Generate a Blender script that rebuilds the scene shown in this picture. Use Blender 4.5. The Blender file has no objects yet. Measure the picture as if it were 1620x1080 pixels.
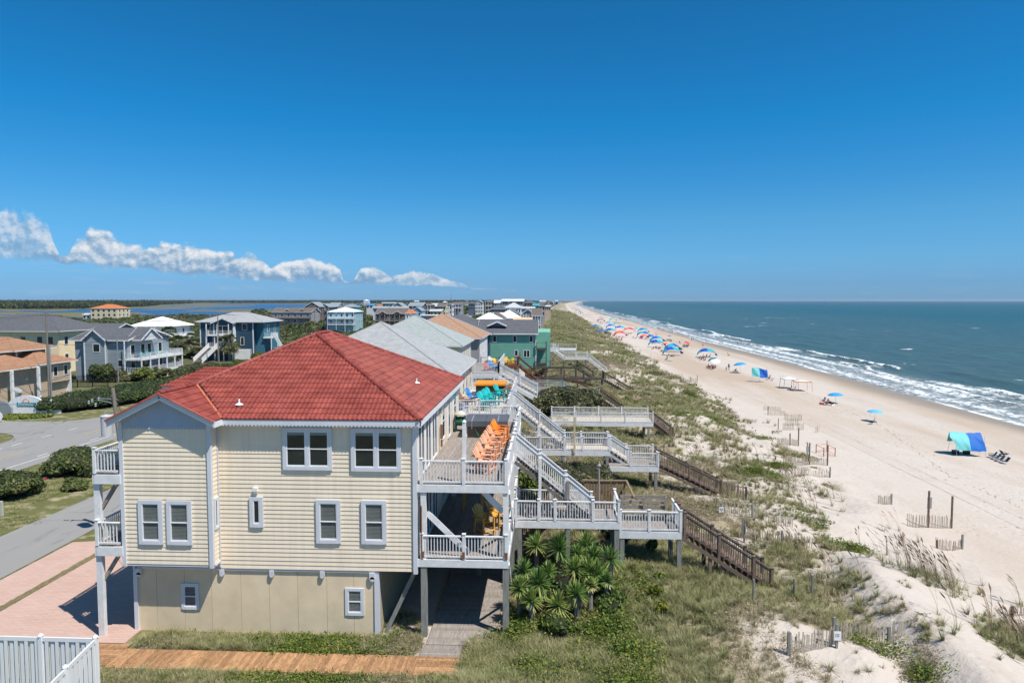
import bpy, math, random
import numpy as np
from mathutils import Vector, Matrix, Euler
random.seed(7); np.random.seed(7)
SC = bpy.context.scene
COL = SC.collection
PI = math.pi
# ---------------------------------------------------------------- camera
CAMH = 13.8
PSI = math.radians(2.81); TH = math.radians(3.444)
cd = bpy.data.cameras.new('camera'); cam = bpy.data.objects.new('camera', cd); COL.objects.link(cam)
cam.location = (0, 0, CAMH); cam.rotation_euler = (PI/2 - TH, 0, PSI)
cd.lens = 24; cd.sensor_width = 36; cd.clip_start = 0.5; cd.clip_end = 90000
SC.camera = cam
# ---------------------------------------------------------------- sky, sun, exposure
SUN = Vector((.47, -.34, 1.0)).normalized()
w = bpy.data.worlds.new("World"); SC.world = w; w.use_nodes = True
nt = w.node_tree; nt.nodes.clear()
sky = nt.nodes.new('ShaderNodeTexSky'); sky.sky_type = 'NISHITA'; sky.sun_disc = False
sky.sun_elevation = math.asin(SUN.z); sky.sun_rotation = math.atan2(SUN.x, SUN.y)
sky.air_density = 1.0; sky.dust_density = 0.25; sky.ozone_density = 3.0; sky.altitude = 0
hs = nt.nodes.new('ShaderNodeHueSaturation'); hs.inputs['Saturation'].default_value = 1.22; hs.inputs['Value'].default_value = 1.0
bg = nt.nodes.new('ShaderNodeBackground'); bg.inputs[1].default_value = 0.102
wo = nt.nodes.new('ShaderNodeOutputWorld')
nt.links.new(sky.outputs[0], hs.inputs['Color']); tcw = nt.nodes.new('ShaderNodeTexCoord'); sxyz = nt.nodes.new('ShaderNodeSeparateXYZ'); nt.links.new(tcw.outputs['Generated'], sxyz.inputs[0])
rw = nt.nodes.new('ShaderNodeValToRGB'); _e = rw.color_ramp.elements   # clear deep blue air, no yellow band at the horizon
_st = [(0, (.25, .53, 1.2)), (.023, (.24, .50, 1.05)), (.06, (.27, .58, .97)), (.113, (.283, .655, .92)), (.242, (.11, .72, .96)), (.392, (.133, .70, .86)), (.62, (.34, .78, .86)), (1, (.50, .82, .86))]
while len(_e) < len(_st): _e.new(.5)
for _i, (_p, _c) in enumerate(_st): _e[_i].position = _p; _e[_i].color = (*_c, 1)
nt.links.new(sxyz.outputs[2], rw.inputs[0])
mw = nt.nodes.new('ShaderNodeMix'); mw.data_type = 'RGBA'; mw.blend_type = 'MULTIPLY'; mw.inputs[0].default_value = 1
nt.links.new(hs.outputs[0], mw.inputs[6]); nt.links.new(rw.outputs[0], mw.inputs[7]); nt.links.new(mw.outputs[2], bg.inputs[0]); nt.links.new(bg.outputs[0], wo.inputs[0])
sl = bpy.data.lights.new('sun', 'SUN'); sl.energy = 4.8; sl.angle = math.radians(.53); sl.color = (1, .95, .86)
so = bpy.data.objects.new('sun', sl); COL.objects.link(so); so.rotation_euler = SUN.to_track_quat('Z', 'Y').to_euler(); so.location = (60, -40, 90)
SC.view_settings.view_transform = 'Standard'; SC.view_settings.look = 'None'; SC.view_settings.exposure = 0.3; SC.view_settings.gamma = 1
SC.view_settings.use_curve_mapping = False
SC.cycles.use_denoising = True; SC.cycles.transparent_max_bounces = 24; SC.cycles.max_bounces = 5; SC.cycles.diffuse_bounces = 3; SC.cycles.glossy_bounces = 2
SC.cycles.sample_clamp_indirect = 6

# ---------------------------------------------------------------- places seen in the frame, turned into points of the world
_f = Vector((-math.sin(PSI)*math.cos(TH), math.cos(PSI)*math.cos(TH), -math.sin(TH)))
_r = Vector((math.cos(PSI), math.sin(PSI), 0)); _u = _r.cross(_f)
def _ray(x, y): return _f + _r*((x-810)/1080) + _u*((540-y)/1080)
def atz(x, y, z=0.0):
    d = _ray(x, y); return Vector((0, 0, CAMH)) + d*((z-CAMH)/d.z)
def aty(x, y, Y):
    d = _ray(x, y); return Vector((0, 0, CAMH)) + d*(Y/d.y)

# ---------------------------------------------------------------- noise (numpy)
_G = np.random.RandomState(3).rand(256, 256)
def vnoise(x, y):
    x = np.asarray(x, float); y = np.asarray(y, float)
    xi = np.floor(x).astype(int); yi = np.floor(y).astype(int); fx = x-xi; fy = y-yi
    fx = fx*fx*(3-2*fx); fy = fy*fy*(3-2*fy)
    g = lambda a, b: _G[a & 255, b & 255]
    return (g(xi, yi)*(1-fx)+g(xi+1, yi)*fx)*(1-fy)+(g(xi, yi+1)*(1-fx)+g(xi+1, yi+1)*fx)*fy
def fbm(x, y, o=4):
    s = 0; a = .5; t = 0
    for i in range(o):
        s = s+a*vnoise(x*2**i+17.3*i, y*2**i+9.1*i); t += a; a *= .5
    return s/t
def sstep(a, b, x):
    t = np.clip((np.asarray(x, float)-a)/(b-a), 0, 1); return t*t*(3-2*t)

# ---------------------------------------------------------------- materials
MATS = {}
def _bsdf(name):
    m = bpy.data.materials.new(name); m.use_nodes = True
    return m, m.node_tree, m.node_tree.nodes['Principled BSDF']
def mat(name, col, rough=.75, var=.12, scale=2.0, bump=0.0, bscale=30, rand=0.0, metal=0.0, spec=.35, col2=None, stretch=(1, 1, 1), trans=0.0, detail=4):
    """principled surface whose colour drifts with fine grain and wear; rand varies it from piece to piece"""
    if name in MATS: return MATS[name]
    m, t, b = _bsdf(name); N = t.nodes.new; L = t.links.new
    geo = N('ShaderNodeNewGeometry'); mp = N('ShaderNodeMapping'); mp.inputs['Scale'].default_value = stretch
    L(geo.outputs['Position'], mp.inputs[0])
    nz = N('ShaderNodeTexNoise'); nz.inputs['Scale'].default_value = scale; nz.inputs['Detail'].default_value = detail; nz.inputs['Roughness'].default_value = .65
    L(mp.outputs[0], nz.inputs['Vector'])
    rp = N('ShaderNodeValToRGB'); e = rp.color_ramp.elements
    c = Vector(col); c2 = Vector(col2) if col2 else c*(1+var)
    e[0].position = .32; e[1].position = .68
    e[0].color = (*(c*(1-var)), 1); e[1].color = (*c2, 1)
    L(nz.outputs[0], rp.inputs[0]); out = rp.outputs[0]
    if rand:
        oi = N('ShaderNodeObjectInfo'); mr = N('ShaderNodeMapRange'); mr.inputs[3].default_value = 1-rand; mr.inputs[4].default_value = 1+rand
        L(oi.outputs['Random'], mr.inputs[0]); vm = N('ShaderNodeVectorMath'); vm.operation = 'SCALE'
        L(out, vm.inputs[0]); L(mr.outputs[0], vm.inputs['Scale']); out = vm.outputs[0]
    L(out, b.inputs['Base Color'])
    b.inputs['Roughness'].default_value = rough; b.inputs['Metallic'].default_value = metal; b.inputs['Specular IOR Level'].default_value = spec
    if bump:
        n2 = N('ShaderNodeTexNoise'); n2.inputs['Scale'].default_value = bscale; n2.inputs['Detail'].default_value = 3; L(mp.outputs[0], n2.inputs['Vector'])
        bp = N('ShaderNodeBump'); bp.inputs['Strength'].default_value = bump; bp.inputs['Distance'].default_value = .02
        L(n2.outputs[0], bp.inputs['Height']); L(bp.outputs[0], b.inputs['Normal'])
    if trans:
        tr = N('ShaderNodeBsdfTranslucent'); L(out, tr.inputs[0]); mx = N('ShaderNodeMixShader'); mx.inputs[0].default_value = trans
        L(b.outputs[0], mx.inputs[1]); L(tr.outputs[0], mx.inputs[2]); L(mx.outputs[0], t.nodes['Material Output'].inputs[0])
    MATS[name] = m; return m

# ---------------------------------------------------------------- mesh building
class MB:
    def __init__(s): s.V = []; s.F = []; s.M = []; s.mi = 0; s.smooth = False
    def quad(s, *p):
        n = len(s.V); s.V += [tuple(q) for q in p]; s.F.append(tuple(range(n, n+len(p)))); s.M.append(s.mi); return s
    def box(s, x0, x1, y0, y1, z0, z1):
        n = len(s.V); s.V += [(x, y, z) for z in (z0, z1) for y in (y0, y1) for x in (x0, x1)]
        for f in ((0, 2, 3, 1), (4, 5, 7, 6), (0, 1, 5, 4), (2, 6, 7, 3), (0, 4, 6, 2), (1, 3, 7, 5)):
            s.F.append(tuple(n+i for i in f)); s.M.append(s.mi)
        return s
    def beam(s, p, q, w, h, up=(0, 0, 1)):
        p = Vector(p); q = Vector(q); d = (q-p).normalized(); up = Vector(up)
        if abs(d.dot(up)) > .98: up = Vector((0, 1, 0))
        r = d.cross(up).normalized()*w/2; u = r.cross(d).normalized()*h/2
        n = len(s.V); s.V += [tuple(e+a*r+b*u) for e in (p, q) for a, b in ((-1, -1), (1, -1), (1, 1), (-1, 1))]
        for f in ((0, 3, 2, 1), (4, 5, 6, 7), (0, 1, 5, 4), (1, 2, 6, 5), (2, 3, 7, 6), (3, 0, 4, 7)):
            s.F.append(tuple(n+i for i in f)); s.M.append(s.mi)
        return s
    def tube(s, p, q, r0, r1=None, n=8, cap=True):
        r1 = r0 if r1 is None else r1
        p = Vector(p); q = Vector(q); d = (q-p).normalized(); a = d.orthogonal().normalized(); b = d.cross(a); k = len(s.V)
        for e, r in ((p, r0), (q, r1)):
            for i in range(n):
                t = 2*PI*i/n; s.V.append(tuple(e+(a*math.cos(t)+b*math.sin(t))*r))
        for i in range(n):
            j = (i+1) % n; s.F.append((k+i, k+j, k+n+j, k+n+i)); s.M.append(s.mi)
        if cap: s.F.append(tuple(k+i for i in range(n))[::-1]); s.M.append(s.mi); s.F.append(tuple(k+n+i for i in range(n))); s.M.append(s.mi)
        return s
    def lathe(s, c, prof, n=12):
        k = len(s.V)
        for r, z in prof:
            for i in range(n):
                t = 2*PI*i/n; s.V.append((c[0]+r*math.cos(t), c[1]+r*math.sin(t), c[2]+z))
        for a in range(len(prof)-1):
            for i in range(n):
                j = (i+1) % n; s.F.append((k+a*n+i, k+a*n+j, k+(a+1)*n+j, k+(a+1)*n+i)); s.M.append(s.mi)
        return s
    def prism(s, poly, axis, a, b):
        """polygon in the plane across `axis`, pushed from a to b"""
        def P(u, v, t): return {'x': (t, u, v), 'y': (u, t, v), 'z': (u, v, t)}[axis]
        n = len(s.V); m = len(poly); s.V += [P(u, v, a) for u, v in poly]+[P(u, v, b) for u, v in poly]
        s.F.append(tuple(n+i for i in range(m))); s.M.append(s.mi); s.F.append(tuple(n+m+i for i in range(m))[::-1]); s.M.append(s.mi)
        for i in range(m):
            j = (i+1) % m; s.F.append((n+i, n+m+i, n+m+j, n+j)); s.M.append(s.mi)
        return s
    def grid(s, f, nu, nv):
        n = len(s.V)
        for i in range(nu+1):
            for j in range(nv+1): s.V.append(tuple(f(i/nu, j/nv)))
        for i in range(nu):
            for j in range(nv):
                a = n+i*(nv+1)+j; s.F.append((a, a+nv+1, a+nv+2, a+1)); s.M.append(s.mi)
        return s
    def mesh(s, name, mats, off=None, recalc=True):
        me = bpy.data.meshes.new(name); V = s.V
        if off is not None: V = [(a-off[0], b-off[1], c-off[2]) for a, b, c in V]
        me.from_pydata(V, [], s.F)
        for m in (mats if isinstance(mats, (list, tuple)) else [mats]): me.materials.append(m)
        if any(s.M): me.polygons.foreach_set('material_index', s.M)
        if s.smooth: me.polygons.foreach_set('use_smooth', [True]*len(s.F))
        if recalc and len(s.F) < 4000:
            import bmesh
            bm = bmesh.new(); bm.from_mesh(me); bmesh.ops.recalc_face_normals(bm, faces=bm.faces); bm.to_mesh(me); bm.free()
        me.update(); return me
    def build(s, name, mats, parent=None, kind=None, label=None, recalc=True, local=False):
        off = None if (parent is None or local) else ORG[parent.name]
        o = bpy.data.objects.new(name, s.mesh(name, mats, off, recalc)); COL.objects.link(o)
        if parent is not None: o.parent = parent; ORG[o.name] = ORG[parent.name] if not local else (0, 0, 0)
        if kind: o['kind'] = kind
        if label: o['label'] = label
        return o
ORG = {}
def thing(name, label, cat, loc=(0, 0, 0), group=None, rz=0):
    o = bpy.data.objects.new(name, None); COL.objects.link(o); o.location = loc; o.rotation_euler = (0, 0, rz)
    o.empty_display_size = .2; ORG[o.name] = tuple(loc); o['label'] = label; o['category'] = cat
    if group: o['group'] = group
    return o
def tag(o, label, cat, group=None):
    o['label'] = label; o['category'] = cat
    if group: o['group'] = group
    return o
def inst(me, name, parent, loc, rot=(0, 0, 0), scale=(1, 1, 1), world=True, kind=None):
    o = bpy.data.objects.new(name, me); COL.objects.link(o)
    if parent is not None:
        o.parent = parent
        if world: g = ORG[parent.name]; loc = (loc[0]-g[0], loc[1]-g[1], loc[2]-g[2])
    o.location = loc; o.rotation_euler = rot; o.scale = scale
    ORG[o.name] = tuple(ORG[parent.name]) if parent is not None else (0, 0, 0)
    return o
def kids(o): return list(o.children)
def copy_tree(o, parent=None):
    c = o.copy(); COL.objects.link(c)
    if parent is not None: c.parent = parent
    for ch in kids(o): copy_tree(ch, c)
    return c
def dup(o, loc, rz, label=None, group=None, scale=None):
    c = copy_tree(o); c.location = loc; c.rotation_euler = (0, 0, rz)
    if label: c['label'] = label
    if group: c['group'] = group
    if scale: c.scale = (scale,)*3
    return c
_UB = {}
def unit_box(m):
    if m.name not in _UB: _UB[m.name] = MB().box(-.5, .5, -.5, .5, -.5, .5).mesh('unit_box_'+m.name, m)
    return _UB[m.name]
def pbox(name, m, parent, x0, x1, y0, y1, z0, z1):
    return inst(unit_box(m), name, parent, ((x0+x1)/2, (y0+y1)/2, (z0+z1)/2), scale=(abs(x1-x0), abs(y1-y0), abs(z1-z0)))
def pbeam(name, m, parent, p, q, wd, h):
    return MB().beam(p, q, wd, h).build(name, m, parent)

# colours of things
WHITE = mat('white_paint', (.74, .74, .75), .5, .06, 1.5)
TRIM = mat('pale_trim', (.60, .615, .66), .45, .05, 1.2)
DECKW = mat('white_deck_paint', (.68, .675, .68), .6, .1, 3.0, bump=.1, bscale=8)
GREYW = mat('weathered_wood', (.27, .235, .21), .85, .25, 3.5, bump=.3, bscale=40, rand=.14, stretch=(4, .6, 4))
POSTW = mat('grey_post_wood', (.23, .23, .21), .85, .25, 4, bump=.3, bscale=30, stretch=(3, 3, .5))
BROWNW = mat('brown_stair_wood', (.17, .12, .095), .8, .25, 4, bump=.2, bscale=30, rand=.1)
REDW = mat('red_brown_wood', (.16, .065, .04), .8, .25, 4, rand=.1)
DARKW = mat('dark_grey_wood', (.075, .062, .055), .85, .25, 4, rand=.1)
NEWW = mat('new_orange_planks', (.33, .165, .075), .7, .25, 5, bump=.2, bscale=40, rand=.24, col2=(.46, .27, .14), stretch=(3, 1, 1))
BLACK = mat('black_metal', (.015, .015, .016), .4, .1)
GLASS, _t, _b = _bsdf('window_glass'); _b.inputs['Base Color'].default_value = (.018, .025, .028, 1); _b.inputs['Roughness'].default_value = .04; _b.inputs['Specular IOR Level'].default_value = .6
CLEAR, _t, _b = _bsdf('clear_pane'); _b.inputs['Base Color'].default_value = (.02, .03, .03, 1); _b.inputs['Roughness'].default_value = .03; _b.inputs['Alpha'].default_value = .22
BLIND = mat('window_blind', (.46, .50, .48), .7, .1)
# ================================================================ terrain
def shore(y):  # offset of the waterline (and everything along it) from its place near the house
    return np.interp(y, [-50, 60, 200, 350, 525, 810, 1215, 2777, 9720, 15000], [0, 0, 2, 3.5, 6.5, 8.5, 17, 59, 440, 900])
_PU = [-400, -60, -6, -2, 2, 6.5, 11, 16, 20, 26, 36, 48, 58, 68, 76, 100, 160]
_PZ = [0, 0, 0, .35, 1.45, .55, .15, -.3, -1.2, -2.1, -2.9, -3.3, -3.6, -4.32, -5.2, -7, -9]
def sound_mask(x, y):
    """1 where the sound's water lies"""
    b = -x/np.maximum(y, 1)
    n = fbm(x*.004+3, y*.004, 4)-.5
    near = 560+120*n*2+np.interp(b, [-.2, .1, .2, .3, .42, .6, 1], [0, 700, 260, 130, 60, 0, -40])
    far = np.interp(b, [0, .12, .2, .3, .52, .6, .72, 2], [1500, 1900, 2600, 3400, 3300, 1500, 1050, 950])*(1+.25*n)
    m = sstep(-25, 25, y-near)*sstep(-60, 60, far-y)
    isl = sstep(.66, .71, fbm(x*.0035, y*.0105+40, 4))*sstep(700, 820, y)+sstep(.70, .74, fbm(x*.012+7, y*.04, 3))*sstep(.0, .2, 1-abs(y-900)/500)
    return m*(1-np.clip(isl, 0, 1))*sstep(.09, .13, b)
def height(x, y):
    x = np.asarray(x, float); y = np.asarray(y, float)
    u = x-shore(y)
    z = np.interp(u, _PU, _PZ)
    z = z-np.interp(u, [-2, 2, 6.5], [0, 1, 0])*1.15*(1-sstep(26, 32, y))*1.0     # lower mound in front of the house
    inner = sstep(-5, 0, u)*(1-sstep(22, 30, u))
    calm = 1-.75*sstep(11.5, 13.5, x)*(1-sstep(21, 24, x))*(1-sstep(36, 42, y))
    z = z+calm*inner*((fbm(x*.16+5, y*.16, 4)-.5)*2.0+(fbm(x*.7, y*.7+3, 3)-.5)*.35)*sstep(20, 34, y+u*.4)
    z = z+inner*(fbm(x*.05+1, y*.035+8, 3)-.45)*2.2*sstep(60, 120, y)
    # bare sand ridge at the near end of the dunes, steep on its landward side
    cx = 16.3-(34-np.minimum(y, 36))*.16+.5*np.sin(y*.35)
    d = x-cx
    ridge = np.where(d < 0, np.clip(1+d/1.7, 0, 1), np.exp(-(d/5.5)**2))
    fade = 1-sstep(33, 42, y)
    z = z+ridge*1.2*fade
    # beach: soft swells and a small scarp
    bch = sstep(24, 32, u)*(1-sstep(60, 67, u))
    z = z+bch*((fbm(x*.06, y*.03, 3)-.5)*.5+(fbm(x*.9, y*.9, 2)-.5)*.05)
    z = z+sstep(58, 64, u)*(1-sstep(70, 76, u))*(fbm(y*.02+x*.01, y*.004, 2)-.5)*.5
    # inland
    inl = sstep(12, 30, -u)
    z = z+inl*sstep(60, 200, np.hypot(x+50, y-60))*(fbm(x*.02, y*.02, 4)-.5)*1.2*sstep(8, 20, np.abs(x+47.4))
    flat = sstep(-7.5, -5.5, x)*(1-sstep(-1.5, -.3, x))*sstep(23, 24.5, y)*(1-sstep(41, 44, y)); z = z*(1-flat)+np.minimum(z, .02)*flat
    sm = sound_mask(x, y)
    z = z-inl*sstep(420, 560, y)*.55
    z = np.where(sm > 0, z-sm*1.9, z)
    return z
def gz(x, y): return float(height(np.array([x]), np.array([y]))[0])
def veg(x, y):
    """how densely dune plants cover the place"""
    x = np.asarray(x, float); y = np.asarray(y, float); u = x-shore(y)
    toe = np.interp(y, [20, 28, 34, 45, 60, 100, 160, 260, 500, 3000], [12.5, 13.5, 15, 16.5, 19, 27, 25.5, 26, 24, 22])
    n1 = fbm(x*.13+2, y*.09+4, 4); n2 = fbm(x*.6+1, y*.6, 3)
    core = sstep(-1.5, 2.5, toe-u+(n1-.5)*14)
    dens = core*np.clip(1.25-np.interp(y, [20, 27, 29, 38, 42, 90], [.85, .8, .5, .55, .62, .6])*sstep(2, 12, u)*sstep(.42, .60, n2*.45+n1*.6)*1.5, 0, 1)
    dens = dens*sstep(-6, -3, u)
    oats = (1-sstep(30, 36, y))*sstep(16.2, 17.5, x)*(1-sstep(23, 26, x))*sstep(.42, .6, n2)
    strand = sstep(34, 44, y)*(1-sstep(75, 90, y))*sstep(toe, toe+2, u)*(1-sstep(toe+5, toe+8, u))*sstep(.56, .66, n2*.4+fbm(x*.2, y*.2+30, 3)*.65)
    return np.clip(np.maximum(dens, np.maximum(oats*.55, strand*.8)), 0, 1)

def axis(segs):
    out = [segs[0][0]]
    for a, b, s0, s1 in segs:
        p = a; n = 0
        while p < b-1e-6:
            t = (p-a)/(b-a); s = s0*(s1/s0)**t if s0 > 0 else s1
            p = min(b, p+s); out.append(p)
    return np.array(sorted(set(np.round(out, 4))))
xs = axis([(-9000, -400, 500, 14), (-400, -60, 12, 2.5), (-60, -6, 2, 1), (-6, 28, .36, .36), (28, 78, .7, .9), (78, 180, 2, 10), (180, 1000, 20, 60)])
ys = axis([(-60, 18, 8, 1), (18, 48, .36, .36), (48, 110, .42, .9), (110, 400, 1.0, 7), (400, 1500, 7, 22), (1500, 14000, 25, 900)])
X, Y = np.meshgrid(xs, ys, indexing='ij'); Z = height(X, Y)
def sheet(name, X, Y, Z, m, attrs=None, kind='structure', smooth=True):
    nx, ny = X.shape; me = bpy.data.meshes.new(name)
    co = np.stack([X, Y, Z], -1).reshape(-1, 3)
    i = np.arange(nx-1)[:, None]*ny+np.arange(ny-1)[None, :]; i = i.reshape(-1)
    F = np.stack([i, i+ny, i+ny+1, i+1], 1)
    me.vertices.add(len(co)); me.vertices.foreach_set('co', co.astype('f').ravel())
    me.loops.add(F.size); me.loops.foreach_set('vertex_index', F.astype('i').ravel())
    me.polygons.add(len(F)); me.polygons.foreach_set('loop_start', np.arange(0, F.size, 4, dtype='i')); me.polygons.foreach_set('loop_total', np.full(len(F), 4, 'i'))
    me.update(calc_edges=True)
    me.polygons.foreach_set('use_smooth', np.full(len(F), smooth))
    for k, v in (attrs or {}).items():
        a = me.attributes.new(k, 'FLOAT', 'POINT'); a.data.foreach_set('value', np.asarray(v, 'f').ravel())
    me.materials.append(m); o = bpy.data.objects.new(name, me); COL.objects.link(o); o['kind'] = kind; return o

class NT:
    """small helper for writing node materials"""
    def __init__(s, name):
        s.m, s.t, s.b = _bsdf(name); s.N = s.t.nodes.new; s.L = s.t.links.new
        s.pos = s.N('ShaderNodeNewGeometry').outputs['Position']
    def noise(s, sc, det=4, st=(1, 1, 1), rough=.6):
        mp = s.N('ShaderNodeMapping'); mp.inputs['Scale'].default_value = st; s.L(s.pos, mp.inputs[0])
        n = s.N('ShaderNodeTexNoise'); n.inputs['Scale'].default_value = sc; n.inputs['Detail'].default_value = det; n.inputs['Roughness'].default_value = rough
        s.L(mp.outputs[0], n.inputs['Vector']); return n.outputs[0]
    def ramp(s, v, *st):
        r = s.N('ShaderNodeValToRGB'); e = r.color_ramp.elements
        while len(e) < len(st): e.new(.5)
        for i, (p, c) in enumerate(st):
            e[i].position = p; e[i].color = (*c, 1) if isinstance(c, tuple) else (c, c, c, 1)
        s.L(v, r.inputs[0]); return r.outputs[0]
    def mix(s, f, a, b, mode='MIX'):
        n = s.N('ShaderNodeMix'); n.data_type = 'RGBA'; n.blend_type = mode
        for sock, v in ((n.inputs[0], f), (n.inputs[6], a), (n.inputs[7], b)):
            if isinstance(v, (int, float)): sock.default_value = v
            elif isinstance(v, tuple): sock.default_value = (*v, 1)
            else: s.L(v, sock)
        return n.outputs[2]
    def attr(s, n):
        a = s.N('ShaderNodeAttribute'); a.attribute_name = n; return a.outputs['Fac']
    def math(s, op, a, b=0.0, clamp=False):
        n = s.N('ShaderNodeMath'); n.operation = op; n.use_clamp = clamp
        for i, v in enumerate((a, b)):
            if isinstance(v, (int, float)): n.inputs[i].default_value = v
            else: s.L(v, n.inputs[i])
        return n.outputs[0]
    def bump(s, h, st, dist=.05, prev=None):
        b = s.N('ShaderNodeBump'); b.inputs['Strength'].default_value = st; b.inputs['Distance'].default_value = dist; s.L(h, b.inputs['Height'])
        if prev is not None: s.L(prev, b.inputs['Normal'])
        return b.outputs[0]
    def done(s, col, rough=.9, nrm=None, spec=.2):
        s.L(col, s.b.inputs['Base Color'])
        if isinstance(rough, (int, float)): s.b.inputs['Roughness'].default_value = rough
        else: s.L(rough, s.b.inputs['Roughness'])
        s.b.inputs['Specular IOR Level'].default_value = spec
        if nrm is not None: s.L(nrm, s.b.inputs['Normal'])
        return s.m

U = X-shore(Y)
vg = veg(X, Y)
beachm = sstep(-8, -3, U)
wet = sstep(57.5, 65.5, U+(fbm(X*.03, Y*.012, 3)-.5)*10)
lawn = (1-sstep(-10, -4, U))
marsh = (1-sstep(0, 40, U))*sstep(330, 520, Y+(fbm(X*.01, Y*.01, 3)-.5)*200)*sstep(.14, .22, -X/np.maximum(Y, 1))
g = NT('ground')
n1 = g.noise(.35, 5); n2 = g.noise(3.0, 5); n3 = g.noise(14, 3); n4 = g.noise(.08, 4)
sand = g.mix(n1, (.475, .415, .36), (.56, .505, .455)); sand = g.mix(g.ramp(n2, (.35, 0.), (.75, .5)), sand, (.485, .415, .36))
sand = g.mix(g.ramp(g.noise(.5, 5, (1, .35, 1)), (.55, 0.), (.75, .45)), sand, (.41, .32, .245))
litter = g.mix(n2, (.24, .195, .13), (.38, .32, .225)); litter = g.mix(g.ramp(n3, (.4, 0.), (.7, .35)), litter, (.12, .125, .055))
vf = g.math('ADD', g.attr('veg'), g.math('MULTIPLY', g.math('SUBTRACT', n3, .5), .9)); vf = g.ramp(vf, (.38, 0.), (.62, 1.))
band = g.ramp(g.noise(.055, 5, (1, .16, 1), .55), (.47, 0.), (.62, .75)); sand = g.mix(g.math('MULTIPLY', band, g.attr('open')), sand, (.40, .30, .215))
dune = g.mix(vf, sand, litter)
wetc = g.mix(n1, (.23, .185, .14), (.32, .26, .20))
dune = g.mix(g.attr('wet'), dune, wetc)
lawnc = g.mix(g.noise(.25, 5), (.085, .10, .03), (.17, .16, .06)); lawnc = g.mix(g.ramp(g.noise(.7, 6), (.50, 0.), (.66, 1.)), lawnc, (.36, .30, .20)); lawnc = g.mix(g.ramp(n3, (.5, 0.), (.8, .5)), lawnc, (.05, .07, .02))
scr = g.mix(g.noise(.12, 6, rough=.75), (.05, .06, .022), (.13, .13, .06))
lawnc = g.mix(g.attr('scrub'), lawnc, scr)
mar = g.mix(g.noise(.03, 5), (.20, .155, .085), (.11, .115, .045))
inl = g.mix(g.attr('marsh'), lawnc, mar)
c = g.mix(g.attr('lawn'), dune, inl)
rg = g.ramp(g.attr('wet'), (0, .92), (1, .5))
vo = g.N('ShaderNodeTexVoronoi'); vo.inputs['Scale'].default_value = 1.5; vo.inputs['Randomness'].default_value = 1; g.L(g.pos, vo.inputs['Vector'])
foot = g.ramp(vo.outputs['Distance'], (.10, 0.), (.34, 1.)); tramp = g.ramp(g.noise(.09, 4), (.40, 0.), (.58, 1.))
foot = g.mix(tramp, (1., 1., 1.), foot)
nb = g.bump(n2, .5, .14); nb = g.bump(foot, .7, .07, nb); nb = g.bump(g.noise(9, 4), .45, .04, nb)
GROUND = g.done(c, rg, nb, .3)
scrub = sstep(88, 120, Y)*(1-marsh); MAIN = sstep(0, 60, Y-np.interp(-X/np.maximum(Y, 1), [0, .12, .2, .3, .52, .6, .72, 2], [1500, 1900, 2600, 3400, 3300, 1500, 1050, 950])*.97); scrub = np.maximum(scrub, MAIN); marsh = marsh*(1-MAIN)
ground = sheet('ground', X, Y, Z, GROUND, dict(veg=vg, open=sstep(20, 32, U), wet=wet, lawn=lawn, marsh=marsh, scrub=scrub))

# ---------------------------------------------------------------- sea
SEA = -4.3
sx = axis([(0, 30, .55, .7), (30, 120, .9, 5), (120, 1200, 8, 200), (1200, 45000, 300, 9000)])   # distance seaward of the waterline
sy = axis([(-120, 40, 8, 2), (40, 260, .9, 1.6), (260, 900, 2, 6), (900, 4000, 10, 60), (4000, 45000, 150, 5000)])
A, B = np.meshgrid(sx-4, sy, indexing='ij')
SXX = 67.5+shore(B)+A
ph = fbm(B*.012, A*.01+2, 3)
wob = (fbm(B*.02+4, B*0+1.5, 4)-.5)*14+(fbm(B*.09, A*.05, 3)-.5)*4
h = np.zeros_like(A)
for d0, amp, wd, th, seed in ((7, .30, 1.6, .25, 1), (14, .5, 1.6, .38, 5), (21.5, .75, 1.7, .47, 9), (33, .5, 2.6, .5, 13), (47, .4, 3.2, .5, 22), (66, .35, 4, .5, 31)):
    part = sstep(th-.08, th+.12, fbm(B*.018+seed*7, B*0+seed, 3))
    e = A-(d0+wob*(.4+.6*math.exp(-d0/40)))
    h += part*amp*np.where(e > 0, np.exp(-(e/wd)**2), np.exp(-(e/(wd*.55))**2))
swell = .10*np.sin((A+wob*.8)*.42+fbm(A*.03, B*.02, 2)*9)*sstep(10, 40, A)*(1-sstep(400, 900, A))*sstep(.3, .7, fbm(A*.02, B*.01, 3)*1.2)
zz = SEA+(h*.8+swell)*sstep(0, 5, A)+.04*(fbm(A*.9, B*.6, 3)-.5)
fo = np.zeros_like(A)
for d0, wd, st, seed in ((1.2, 1.6, 1.0, 1), (5.5, 3.0, .9, 5), (12, 3.5, .85, 8), (19, 3.6, 1.0, 9)):
    part = sstep(.36, .6, fbm(B*.02+seed*7, B*0+seed*1.3, 3)) if d0 > 8 else .75+.25*fbm(B*.05, B*0+seed, 2)
    e = A-(d0+wob*.5); fo = np.maximum(fo, st*part*np.exp(-(e/wd)**2))
fo = np.maximum(fo, .55*sstep(-3, 2, A)*(1-sstep(14, 24, A+wob*.5)))
fo = np.maximum(fo, .9*sstep(.28, .5, h)*(A < 28))
fo = np.maximum(fo, sstep(.80, .84, fbm(A*.06+50, B*.05, 3))*.85*sstep(25, 40, A)*(1-sstep(240, 600, A)))
fo = np.where(B > 420, np.maximum(fo*.85, .55*sstep(-2, 2, A)*(1-sstep(9, 20, A))), fo)
s_ = NT('sea_water')
far = s_.attr('far'); near_ = s_.attr('shal')
a1 = s_.noise(.12, 5, (1, .45, 1)); a2 = s_.noise(.018, 4, (1, .5, 1))
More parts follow.
